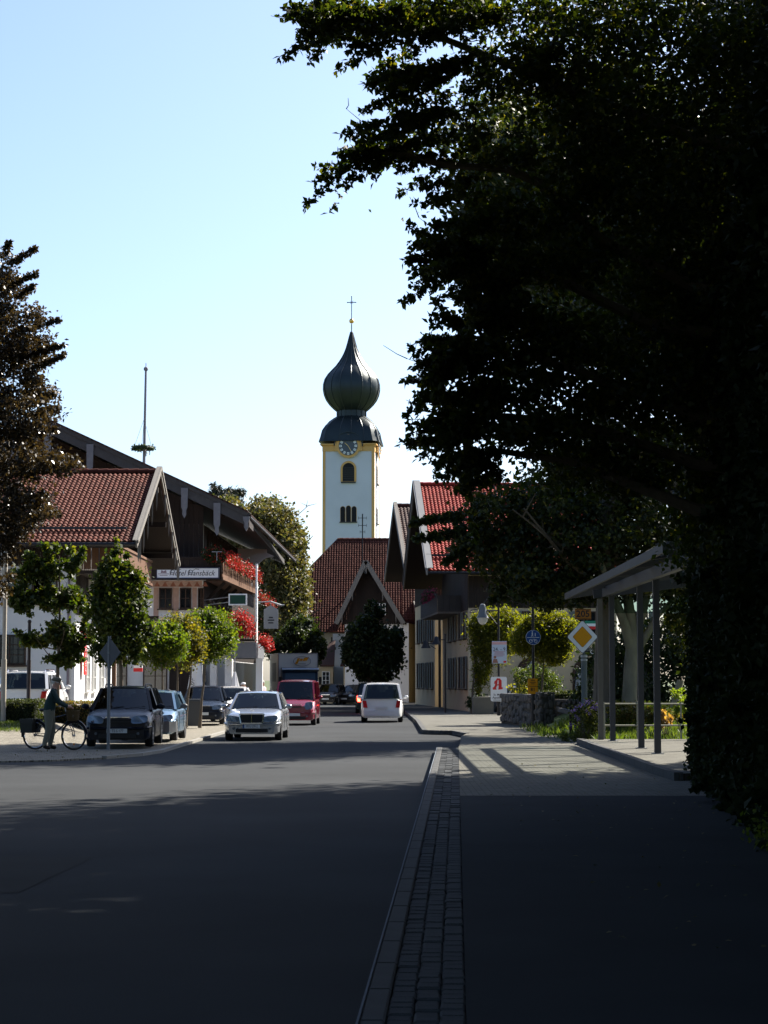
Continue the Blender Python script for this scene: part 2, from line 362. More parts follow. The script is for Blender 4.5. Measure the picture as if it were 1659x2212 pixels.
for row in range(3):
    y = 6.5 + .05*row; i = 0
    seq = []
    while y < 50: 
        k = random.randrange(3); l = (.15, .165, .18)[k]; seq.append((y+l/2, k, l)); y += l+.014
    for (yy, k, l) in seq:
        x = xk(yy)+.132+.066+row*.132+random.uniform(-.004, .004); z = KH+random.uniform(-.010, .004)
        if yy > 9.5 and yy < 25.2 and cnt < 300:
            o = link('sett', sm_[k], kerb); o.location = (x, yy, z); o.rotation_euler = (random.uniform(-.02, .02), random.uniform(-.02, .02), ang+random.uniform(-.03, .03)); cnt += 1
        elif yy >= 9.5:
            c = .012; far.obox((x, yy, z-.03), ((1, -.0362, 0), (.0362, 1, 0), (0, 0, 1)), (.063, l/2-.002, .03))
far.build('sett_rows', SETT, kerb)['kind'] = 'stuff'
# kerb round the far island
ki = MB(); path = [(2.6, 63.2)] + arc(2.46, 67.3, 1.1, 262, 180, 10)[0:] + [(1.36, 68), (1.40, 84.5), (1.2, 107), (1.25, 120), (1.0, 150)]
for a, b in zip(path[:-1], path[1:]):
    L = math.dist(a, b); k = max(1, int(L)); 
    for i in range(k):
        p = Vector((*a, KH-.05)).lerp(Vector((*b, KH-.05)), (i+.01)/k); q = Vector((*a, KH-.05)).lerp(Vector((*b, KH-.05)), (i+.99)/k); ki.bar(p, q, .16, .13)
ki.build('kerb', KERBM, None)['kind'] = 'structure'
# left pavement with its kerb
lp = [(-60, 44)] + [(-8.5, 44)] + [(-7.4, 44.6), (-6.4, 46), (-5.8, 47.8), (-5.55, 50)] + [(-5.45, 67), (-5.2, 95), (-7.4, 97), (-9.2, 97.2), (-60, 97.2)]
mb = MB(); NX, NY = 40, 40; vs = []; 
slab('pavement', PAVER2, lp[:1]+[(-8.5, 44), (-7.4, 44.6), (-6.4, 46), (-5.8, 47.8), (-5.55, 50), (-5.45, 67), (-5.2, 95), (-60, 95)], -.05, .035)
ki = MB(); path = [(-6.4, 46), (-5.8, 47.8), (-5.55, 50), (-5.45, 67), (-5.2, 95)]
for a, b in zip(path[:-1], path[1:]):
    k = max(1, int(math.dist(a, b)))
    for i in range(k):
        p = Vector((*a, .02)).lerp(Vector((*b, .02)), (i+.01)/k); q = Vector((*a, .02)).lerp(Vector((*b, .02)), (i+.99)/k); ki.bar(p, q, .13, .11)
ki.build('kerb', mat('pale kerb', (.23, .22, .195), .8, .15, 6, .2, 60), None)['kind'] = 'structure'
# raised lawn bank under the hedge
mb = MB(); xs = [-8.3-.3*i for i in range(8)]+[-14, -20, -40]; ys = [52+.8*i for i in range(11)]+[64, 74, 96]
vs = [(x, y, gz(x, y)+(.039 if gz(x, y) < .01 else .072)) for y in ys for x in xs]; n = len(xs)
mb.add(vs, [(j*n+i, j*n+i+1, (j+1)*n+i+1, (j+1)*n+i) for j in range(len(ys)-1) for i in range(n-1)])
mb.build('forecourt', PAVER2, None, smooth=True)['kind'] = 'structure'
P = np.column_stack([rng.uniform(-16, -10.0, 9000), rng.uniform(56.5, 60.2, 9000), np.zeros(9000)]); P[:, 2] = [gz(a, b)+.07 for a, b in P[:, :2]]
def grass(name, P, h, m=L_GRASS, label=None, parent=None):
    d = rng.normal(size=(len(P), 3))*.3; d[:, 2] = 1.3
    o = leaves(name, P, h, m, parent, 0, .13, 'stuff', d)
    return o
sheet('lawn', GRASSG, [(-16, 56.4), (-10, 56.4), (-10, 57.2), (-16, 57.2)], .01)
tag(grass('grass', P, .10), 'short sunlit lawn in front of the clipped hedge', 'grass')
# odds and ends on the ground
def scatter_leaves(n, x0, x1, y0, y1, z):
    P = np.column_stack([rng.uniform(x0, x1, n), rng.uniform(y0, y1, n), np.full(n, z)])
    d = rng.normal(size=(n, 3)); d[:, 2] = .28
    return P, d
P, d = scatter_leaves(220, 1.5, 5, 12, 40, KH+.006); P2, d2 = scatter_leaves(160, -9, -5.8, 44.3, 50, .045)
leaves('fallen_leaves', np.concatenate([P, P2]), .05, L_AUT, None, 2, .6, 'stuff', np.concatenate([d, d2])); tag(bpy.data.objects['fallen_leaves'], 'a few dry leaves scattered over both footways', 'leaves')

# ------------------------------------------------------------------ building helpers
def window(parent, c, r, n, w, h, frame=WINWOOD, cols=2, rows=2, sill=None, shutter=None, deep=.1, name='window'):
    c, r, n = Vector(c), Vector(r).normalized(), Vector(n).normalized(); uz = Vector((0, 0, 1)); t = .055
    m = MB(); A = (r, n, uz)
    for s in (-1, 1):
        m.obox(c + r*s*(w/2-t/2) + n*.02, A, (t/2, .05, h/2)); m.obox(c + uz*s*(h/2-t/2) + n*.02, A, (w/2-t, .049, t/2))
    for i in range(1, cols): m.obox(c + r*(-w/2 + w*i/cols) + n*.015, A, (t*.45, .045, h/2-t))
    for i in range(1, rows): m.obox(c + uz*(-h/2 + h*i/rows) + n*.012, A, (w/2-t, .03, .016))
    if sill: m.obox(c - uz*(h/2+.04) + n*.07, A, (w/2+.08, .10, .03))
    o = m.build(name, frame, parent)
    MB().obox(c + n*.004, A, (w/2-t*.9, .008, h/2-t*.9)).build('pane', PANE, o)
    if shutter:
        for s in (-1, 1):
            k = MB(); sw = w*.5; cc = c + r*s*(w/2+sw/2+.03) + n*.045
            k.obox(cc, A, (sw/2, .018, h/2))
            for q in range(9): k.obox(cc + uz*(-h/2+h*(q+.5)/9) + n*.024, A, (sw/2-.06, .008, h/9*.34))
            k.build('shutter', shutter, parent)
    return o
def planks(mb, p, q, z0, z1f, n, nrm, th=.03, gap=.012):
    """vertical boards from p to q (ground points); z1f(t) gives the top"""
    p, q = Vector(p), Vector(q); r = (q-p); L = r.length; r.normalize(); nrm = Vector(nrm).normalized(); w = L/n
    for i in range(n):
        a = p + r*(i*w+gap/2); b = p + r*((i+1)*w-gap/2); ta, tb = z1f(i/n), z1f((i+1)/n)
        vs = []
        for o in (Vector((0, 0, 0)), nrm*th*(1 if i % 2 else .6)):
            vs += [Vector((a.x, a.y, z0))+o, Vector((b.x, b.y, z0))+o, Vector((b.x, b.y, tb))+o, Vector((a.x, a.y, ta))+o]
        mb.add(vs, [(0, 3, 2, 1), (4, 5, 6, 7), (0, 1, 5, 4), (1, 2, 6, 5), (2, 3, 7, 6), (3, 0, 4, 7)])
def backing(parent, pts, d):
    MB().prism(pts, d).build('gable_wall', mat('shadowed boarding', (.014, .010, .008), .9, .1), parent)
def tile_geo(mb, o, r, s, nrm, w, l):          # one pantile: o = lower left corner, r right, s up-slope
    pr = [(0, .0), (.12, .024), (.35, .058), (.6, .058), (.82, .02), (1, .0)]
    n = len(pr); k = len(mb.v)
    vs = [o + r*(x*w*1.02) + nrm*(z+.042) for x, z in pr] + [o + r*(x*w*1.02) + s*l*1.12 + nrm*(z) for x, z in pr]
    vs += [o + r*(x*w*1.02) + nrm*.004 for x, z in pr]
    mb.add(vs, [(i, i+1, n+i+1, n+i) for i in range(n-1)] + [(2*n+i, 2*n+i+1, i+1, i) for i in range(n-1)])
def tile_roof(parent, o, r, s, W, L, tw, tl, m, pick=0, keep=None, name='roof_tile', score=None):
    """roof slope covered with real tiles. the `pick` best ones are objects, the rest one joined part"""
    o, r, s = Vector(o), Vector(r).normalized(), Vector(s).normalized(); nrm = r.cross(s).normalized()
    if nrm.z < 0: nrm = -nrm
    nc, nr = int(W/tw), int(L/tl); cells = []
    for j in range(nr):
        for i in range(nc):
            p = o + r*(i*tw) + s*(j*tl)
            if keep and not keep((i+.5)/nc, (j+.5)/nr): continue
            cells.append(p)
    if pick:
        cells.sort(key=score)
        one = MB(); tile_geo(one, Vector((0, 0, 0)), r, s, nrm, tw, tl); me = one.mesh(name, m, recalc=False)
        L0 = wloc(parent)
        for p in cells[:pick]:
            t = link(name, me, parent); t.location = p - L0 + nrm*random.uniform(0, .008)
        cells = cells[pick:]
    mb = MB()
    for p in cells: tile_geo(mb, p + nrm*random.uniform(0, .008), r, s, nrm, tw, tl)
    if cells: mb.build('roof_tiles', m, parent, recalc=False)['kind'] = 'stuff'
def text(body, size, m, parent, c, r, n, name='lettering', ext=.004, shear=0, sx=1, bold=0, align='CENTER', up=None):
    cu = bpy.data.curves.new('t', 'FONT'); cu.body = body; cu.size = size; cu.extrude = ext; cu.align_x = align; cu.align_y = 'CENTER'; cu.shear = shear; cu.offset = bold; cu.resolution_u = 2
    o = bpy.data.objects.new('t', cu); COL.objects.link(o); dg = bpy.context.evaluated_depsgraph_get(); dg.update()
    me = bpy.data.meshes.new_from_object(o.evaluated_get(dg)); bpy.data.objects.remove(o); me.name = name
    r, n = Vector(r).normalized(), Vector(n).normalized(); up = Vector(up).normalized() if up else n.cross(r)
    M = Matrix((( r.x*sx, up.x, n.x, c[0]), (r.y*sx, up.y, n.y, c[1]), (r.z*sx, up.z, n.z, c[2]), (0, 0, 0, 1)))
    me.transform(Matrix.Translation(-wloc(parent)) @ M); me.materials.clear(); me.materials.append(m)
    return link(name, me, parent)
INK = mat('black lettering', (.012, .014, .02), .5, 0); WPAINT = mat('white sign paint', (.72, .74, .75), .4, .03); REDP = mat('red sign paint', (.55, .03, .03), .45, 0)
BLUEP = mat('blue sign paint', (.012, .075, .26), .4, 0); YELP = mat('yellow sign paint', (.62, .27, .006), .45, 0)
def flowers(name, label, segs, n, parent=None, size=.07, red=L_RED, w=.3, green=.35):
    t = thing(name, label, 'flowers', segs[0][0]) if parent is None else parent
    P = sprays(segs, n, w); k = int(len(P)*green); idx = rng.permutation(len(P))
    a = P[idx[:k]].copy(); a[:, 0] -= .06; leaves('foliage', a, size, L_DARK, t, .3); leaves('blossom', P[idx[k:]], size*.9, red, t, .1, .9)
    return t
# ------------------------------------------------------------------ church tower
def church():
    Y = 270; W = 3.5; z1 = Z(962, Y); 
    c0 = at(697, 1200, Y); cx = c0.x + W*math.cos(R(5.5)); 
    t = thing('church_tower', 'white church tower with clock and dark copper onion dome above the roofs', 'church tower', (cx+.33, Y+W, 0), R(-5.5))
    wall = MB().box(-W, -W, 0, W, W, z1).build('wall', TOWERW, t)
    b = .34
    for sx in (-1, 1):
        for sy in (-1, 1):
            MB().box(sx*W-(b if sx > 0 else .05), sy*W-(b if sy > 0 else .05), 0, sx*W+(.05 if sx > 0 else b), sy*W+(.05 if sy > 0 else b), z1-.02).build('corner_pilaster', YELL, t)
    MB().box(-W-.08, -W-.08, z1-.8, W+.08, W+.08, z1+.05).build('cornice', YELL, t)
    MB().box(-W-.35, -W-.35, z1+.05, W+.35, W+.35, z1+.22).build('eaves_moulding', YELL, t)
    # bell roof: square below, octagon above; onion: octagonal, standing seams
    def sec(hw, sq, n=32):
        out = []
        for k in range(n):
            a = 2*math.pi*(k+.5)/n
            o8 = math.cos(R(22.5))/math.cos(((a+R(22.5)) % R(45))-R(22.5)) / math.cos(R(22.5)) * 1.0
            o8 = 1/ math.cos(((a+R(22.5)) % R(45))-R(22.5)); s4 = 1/max(abs(math.cos(a)), abs(math.sin(a)))
            rr = hw*(o8*(1-sq) + s4*sq); out.append((rr*math.cos(a), rr*math.sin(a)))
        return out
    def loft(name, prof, m):
        mb = MB(); n = 32; vs = []
        for hw, z, sq in prof: vs += [(x, y, z) for x, y in sec(hw, sq)]
        fs = [(i*n+k, i*n+(k+1) % n, (i+1)*n+(k+1) % n, (i+1)*n+k) for i in range(len(prof)-1) for k in range(n)]
        mb.add(vs, fs + [tuple(range(n-1, -1, -1)), tuple(range((len(prof)-1)*n, len(prof)*n))])
        o = mb.build(name, m, t); smooth_mesh(o.data, 28)
        for k in range(0, n, 2):
            pts = []; ribs = MB()
            for i in range(len(prof)): v = Vector(vs[i*n+k]); d = Vector((v.x, v.y, 0)); d = d.normalized() if d.length else d; pts.append(v + d*.03)
            ribs.tube(pts, .055, 4); ribs.build('standing_seam', COPPER, o)
        return o
    s = 1/(5.58*16); zz = lambda yy: Z(612+yy/5.58, Y+W)
    bell = [(358*s*1.03, zz(1940), 1), (350*s, zz(1880), 1), (335*s, zz(1800), .95), (305*s, zz(1740), .85), (262*s, zz(1680), .6), (215*s, zz(1640), .25), (176*s, zz(1615), 0)]
    loft('bell_roof', bell, COPPER); loft('drum', [(176*s, zz(1620), 0), (176*s, zz(1538), 0)], COPPER)
    on = [(176, 1548), (225, 1510), (272, 1465), (312, 1410), (338, 1350), (350, 1290), (348, 1230), (330, 1165), (292, 1105), (245, 1055), (200, 1010), (158, 955), (122, 900), (90, 840), (66, 780), (47, 715), (30, 650), (14, 595), (10, 585)]
    loft('onion_dome', [(a*s*.985, zz(b_), 0) for a, b_ in on], COPPER)
    MB().tube([(0, 0, zz(590)), (0, 0, zz(490))], .09, 8).build('finial_rod', STEEL, t)
    MB().ball((0, 0, zz(455)), .36, 14, 8).build('gilded_ball', GOLD, t, smooth=True)
    cr = MB(); zc = zz(230); cr.box(-.055, -.05, zz(425), .055, .05, zz(158)); cr.box(-.58, -.045, zc-.055, .58, .045, zc+.055)
    for x, z in ((-.58, zc), (.58, zc), (0, zz(160))): cr.ball((x, 0, z), .09, 8, 5)
    for a in (45, 135, 225, 315): cr.bar((0, 0, zc), (.36*math.cos(R(a)), 0, zc+.36*math.sin(R(a))), .035)
    cr.build('cross', mat('grey iron', (.12, .13, .17), .5, 0), t)
    # clock, with its arched gable, on the front and the right side
    zc = Z(964, Y); r = 1.29
    for f in range(2):
        M = Matrix.Rotation(R(90*f), 4, 'Z')
        g = MB(); pts = [(1.85*math.cos(R(a)), -W-.30, zc+1.85*math.sin(R(a))) for a in range(0, 181, 12)] + [(-1.85, -W-.30, z1-.78), (1.85, -W-.30, z1-.78)]
        g.prism(pts, (0, 1.4, 0)).xf(M); ga = g.build('clock_gable', YELL, t)
        h = MB(); h.tube([(1.93*math.cos(R(a)), -W-.36, zc+1.93*math.sin(R(a))) for a in range(-2, 183, 10)], .09, 5).xf(M); h.build('gable_flashing', COPPER, ga)
        lo = MB(); lo.lathe([(1.62, 0), (1.62, .08)], 28).xf(M @ Matrix.Translation((0, -W-.30, zc)) @ Matrix.Rotation(R(90), 4, 'X')); lo.build('clock_surround', YELL, ga)
        d = MB(); d.lathe([(r, 0), (r, .05)], 32).xf(M @ Matrix.Translation((0, -W-.385, zc)) @ Matrix.Rotation(R(90), 4, 'X')); di = d.build('clock_face', mat('clock face grey', (.075, .09, .11), .5, .1), t)
        for k, num in enumerate(['XII', 'I', 'II', 'III', 'IIII', 'V', 'VI', 'VII', 'VIII', 'IX', 'X', 'XI']):
            a = R(90-30*k); cc = Vector((math.cos(a)*1.04, -W-.45, zc+math.sin(a)*1.04)); rad = Vector((math.cos(a), 0, math.sin(a))); tn = Vector((math.sin(a), 0, -math.cos(a)))
            q = MB(); q.obox(cc, (rad, tn, (0, 1, 0)), (.17, .15, .02)).xf(M); q.build('numeral_plate', WPAINT, di)
            if f == 0: text(num, .26, INK, di, cc + Vector((0, -.026, 0)), tn, (0, -1, 0), 'numeral', .006, sx=.75 if len(num) > 2 else 1, up=rad)
        hd = MB(); a = R(90-30*10.4); hd.bar((0, -W-.49, zc), (math.cos(a)*.62, -W-.49, zc+math.sin(a)*.62), .12, .03); a = R(90-6*25); hd.bar((0, -W-.52, zc), (math.cos(a)*.9, -W-.52, zc+math.sin(a)*.9), .08, .03); hd.xf(M); hd.build('clock_hands', GOLD, di)
        # belfry opening
        wz0, wz1 = Z(1040, Y), Z(1000, Y); hw = .80
        a1 = [(hw*math.cos(R(a)), -W-.03, wz1-hw+hw*math.sin(R(a))) for a in range(0, 181, 15)]
        o2 = 1.08; a2 = [(o2*math.cos(R(a)), -W-.012, wz1-hw+o2*math.sin(R(a))) for a in range(0, 181, 15)]
        m = MB(); m.prism([(1.08, -W-.012, wz0-.05)] + a2 + [(-1.08, -W-.012, wz0-.05)], (0, -.05, 0)).xf(M); wi = m.build('belfry_window', YELL, t)
        m = MB(); m.prism([(hw, -W-.07, wz0)] + [(p[0], -W-.07, p[2]) for p in a1] + [(-hw, -W-.07, wz0)], (0, .04, 0)).xf(M); m.build('opening', mat('belfry dark', (.012, .012, .014), .9, 0), wi)
        m = MB(); m.box(-1.0, -W-.25, wz0-.22, 1.0, -W, wz0-.06).xf(M); m.build('sill', DGWOOD, wi)
        m = MB()
        for q in range(7): m.box(-hw+.06, -W-.10, wz0+.12+q*.28, hw-.06, -W-.075, wz0+.2+q*.28)
        m.xf(M); m.build('louvre', DGWOOD, wi)
        z0, z2 = Z(1127, Y), Z(1092, Y)
        for k in (-1, 0, 1):
            h_ = .33; top = z2 - (0 if k == 0 else .1); cx2 = k*.77
            for (e, yy, mm, nm) in ((.025, -W-.03, YELL, 'arch_window'), (-.02, -W-.06, mat('belfry dark', (0, 0, 0)), 'opening')):
                pts = [(cx2+h_+e, yy, z0)] + [(cx2+(h_+e)*math.cos(R(a)), yy, top-h_+(h_+e)*math.sin(R(a))) for a in range(0, 181, 20)] + [(cx2-h_-e, yy, z0)]
                m = MB(); m.prism(pts, (0, .025, 0)).xf(M)
                if nm == 'arch_window': par = m.build(nm, mm, t)
                else: m.build(nm, mm, par)
        m = MB(); m.box(-1.2, -W-.2, z0-.14, 1.2, -W, z0-.005).xf(M); m.build('window_sill', DGWOOD, t)
    m = MB(); m.tube([(W+.12, -1.5, z1-1), (W+.12, -1.5, 4)], .05, 6); m.build('lightning_rod', STEEL, t)
    # nave behind
    n = thing('church_nave', 'church nave roof corner showing right of the tower foot', 'church', (6, 290, 0)); 
    nb = MB(); nb.box(1, 283, 0, 12, 310, 9); nb.build('wall', TOWERW, n); rb = MB(); rb.prism([(-1.6, 282.5, 14.2), (-6, 282.5, 9), (3.0, 282.5, 9)], (0, 28, 0)); rb.build('roof', TILE_D, n)
church()

# ------------------------------------------------------------------ left house with tiled roof
def left_house():
    t = thing('village_house', 'white house at left with old red clay tile roof and wooden gable balcony', 'house', (-18, 82.5, .4))
    x0, x1, ya, yb, zr = -27, -11.8, 76.5, 88.5, 10.35; ze = 6.95
    wm = MB(); wm.box(x0, ya, .2, x1, yb, 6.7); wm.prism([(x1, ya, 6.7), (x1, yb, 6.7), (x1, 82.5, 9.7)], (-15.2, 0, 0)); wall = wm.build('wall', WHITE, t)
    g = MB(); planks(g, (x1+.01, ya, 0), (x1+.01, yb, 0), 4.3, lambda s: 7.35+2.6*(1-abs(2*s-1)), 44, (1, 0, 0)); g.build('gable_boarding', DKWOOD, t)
    g = MB(); planks(g, (-16.2, ya-.01, 0), (x1, ya-.01, 0), 6.15, lambda s: 6.85, 26, (0, -1, 0)); g.build('wall_boarding', DKWOOD, t)
    # roof
    sl = Vector((0, 7.5, zr-ze)); n = Vector((0, -sl.z, sl.y)).normalized()
    for s, nm in ((1, 'front'), (-1, 'back')):
        m = MB(); yA = 75 if s > 0 else 90
        m.prism([(x0, yA, ze-.2), (-9.35, yA, ze-.2), (-9.35, 82.5, zr-.2), (x0, 82.5, zr-.2)], (0, 0, .14)); m.build('roof_deck', DKWOOD, t)
    sc = lambda p: abs(p.x+13.0)*1.0 + abs(p.z-8.9)*.55 + (3 if p.x < -17 else 0)
    tile_roof(t, (x0, 75.0, ze), (1, 0, 0), (0, 7.5, zr-ze), 17.55, sl.length,   .195, .275, TILE_A, 300, score=sc)
    m = MB(); m.poly([(x0, 90, ze), (-9.4, 90, ze), (-9.4, 82.5, zr), (x0, 82.5, zr)]); m.build('roof_slope', TILE_A, t)
    rd = MB()
    for i in range(42): rd.tube([(x0+i*.42, 82.5, zr+.06), (x0+i*.42+.45, 82.5, zr+.085)], .11, 8)
    rd.build('ridge_tiles', TILE_A, t)['kind'] = 'stuff'
    sg = MB(); sgp = Vector((0, 75, ze))+sl*.14+n*.16
    sg.bar((x0, sgp.y, sgp.z), (-9.8, sgp.y, sgp.z), .07, .09)
    for i in range(17): sg.bar((x0+i*1.05, sgp.y+.1, sgp.z-.14), (x0+i*1.05, sgp.y, sgp.z+.12), .03)
    sg.build('snow_guard', DGWOOD, t)
    MB().tube([(x0, 74.93, ze-.07), (-9.3, 74.93, ze-.07)], .075, 8).build('gutter', IRON, t)
    # barge boards with carved hanging laths
    for s in (1, -1):
        yA = 75 if s > 0 else 90; a = Vector((-9.27, yA-.25*s, ze-.08)); b = Vector((-9.27, 82.5, zr+.12)); m = MB(); m.bar(a, b, .06, .30); m.bar(a+Vector((.05, 0, .10)), b+Vector((.05, 0, .10)), .05, .14)
        m.bar(a+Vector((-.07, 0, .15)), b+Vector((-.07, 0, .15)), .17, .035)
        o = m.build('barge_board', GRWOOD, t)
        for k in (.05, .12, .25, .42, .6, .8):
            p = a.lerp(b, k) + Vector((.03, 0, -.15)); q = MB(); L = .95 if k > .1 else .7
            q.tube([p, p-Vector((0, 0, L*.7)), p-Vector((0, 0, L))], [.045, .035, .005], 5); q.build('carved_lath', GRWOOD, o)
    for yy in (76.6, 79.5, 82.5, 85.5, 88.4):
        zz = 6.75+(1-abs(yy-82.5)/7.5)*3.0; MB().box(x1, yy-.09, zz-.22, -9.35, yy+.09, zz).build('purlin', DKWOOD, t)
    # balcony on the gable
    b = MB(); b.box(x1+.04, 76.2, 5.85, -10.25, 88.2, 5.97); b.build('balcony_floor', DKWOOD, t)
    for i in range(36):
        y = 76.25+i*.333; m = MB().box(-10.30, y, 6.02, -10.27, y+.31, 6.95); m.build('balcony_board', BRWOOD, t)
    m = MB(); m.box(-10.36, 76.15, 6.95, -10.22, 88.25, 7.05); m.box(-10.36, 76.15, 5.93, -10.21, 88.25, 6.04); m.box(-11.75, 76.15, 6.95, -10.3, 76.25, 7.05); m.build('balcony_rail', BRWOOD, t)
    for i in range(5): MB().box(-11.75+i*.3, 76.19, 6.02, -11.49+i*.3, 76.22, 6.95).build('balcony_board', BRWOOD, t)
    for yy in (78, 82, 86): MB().bar((x1, yy, 5.0), (-10.4, yy, 5.8), .14).build('bracket', DKWOOD, t)
    MB().tube([(-10.27, 76.3, .2), (-10.27, 76.3, 5.9)], .09, 8).build('balcony_post', BRWOOD, t)
    # windows
    for cx, cz, w, h in ((X(20, 76.5), 2.95, 1.25, 1.15), (-13.3, 5.5, .0, 0), (X(215, 76.5)-2.6, 5.35, .95, 1.25), (X(95, 76.5), 5.35, .95, 1.25), (X(30, 76.5), 5.35, .95, 1.25)):
        if w: window(t, (cx, ya-.02, cz), (1, 0, 0), (0, -1, 0), w, h, WINWOOD, 2, 3, True)
    for i, yy in enumerate((79.6, 81.4, 83.6, 85.6)): window(t, (x1+.02, yy, 2.2), (0, 1, 0), (1, 0, 0), .8, 1.7, WINWHITE, 2, 3, True)
    window(t, (x1+.06, 80, 5.2), (0, 1, 0), (1, 0, 0), .9, 1.2, WINWHITE, 2, 2); window(t, (x1+.06, 84.5, 5.2), (0, 1, 0), (1, 0, 0), .9, 1.2, WINWHITE, 2, 2)
    # window bars over the lattice window
    gr = MB(); cx = X(20, 76.5)
    for i in range(6): gr.bar((cx-.55+i*.22, ya-.16, 2.4), (cx-.55+i*.22, ya-.16, 3.5), .02)
    for z in (2.45, 2.95, 3.45): gr.bar((cx-.6, ya-.16, z), (cx+.6, ya-.16, z), .02)
    gr.build('window_grille', IRON, t)
    MB().tube([(x1-.25, ya-.08, .3), (x1-.25, ya-.08, 6.8)], .045, 8).build('downpipe', mat('mauve zinc', (.22, .18, .2), .5), t)
    s = thing('banner_sign', 'narrow red vertical banner with pale letters on the sunlit house wall', 'sign', (x1+.5, 78.2, 1.6))
    k = MB().box(x1+.12, 77.95, 2.0, x1+.16, 78.55, 3.9).build('panel', REDP, s)
    for i in range(9):
        q = MB(); z = 2.15+i*.19; q.box(x1+.162, 78.12, z, x1+.168, 78.38, z+.025); q.box(x1+.162, 78.12 + (.11 if i % 2 else 0), z, x1+.168, 78.16+(.11 if i % 2 else 0), z+.12)
        if i % 3: q.box(x1+.162, 78.12, z+.1, x1+.168, 78.38, z+.125)
        q.build('letter', WPAINT, s)
    m = MB(); m.box(x1, 86.2, 4.4, -9.7, 88.4, 4.55); m.build('porch_roof', DKWOOD, t)
left_house()

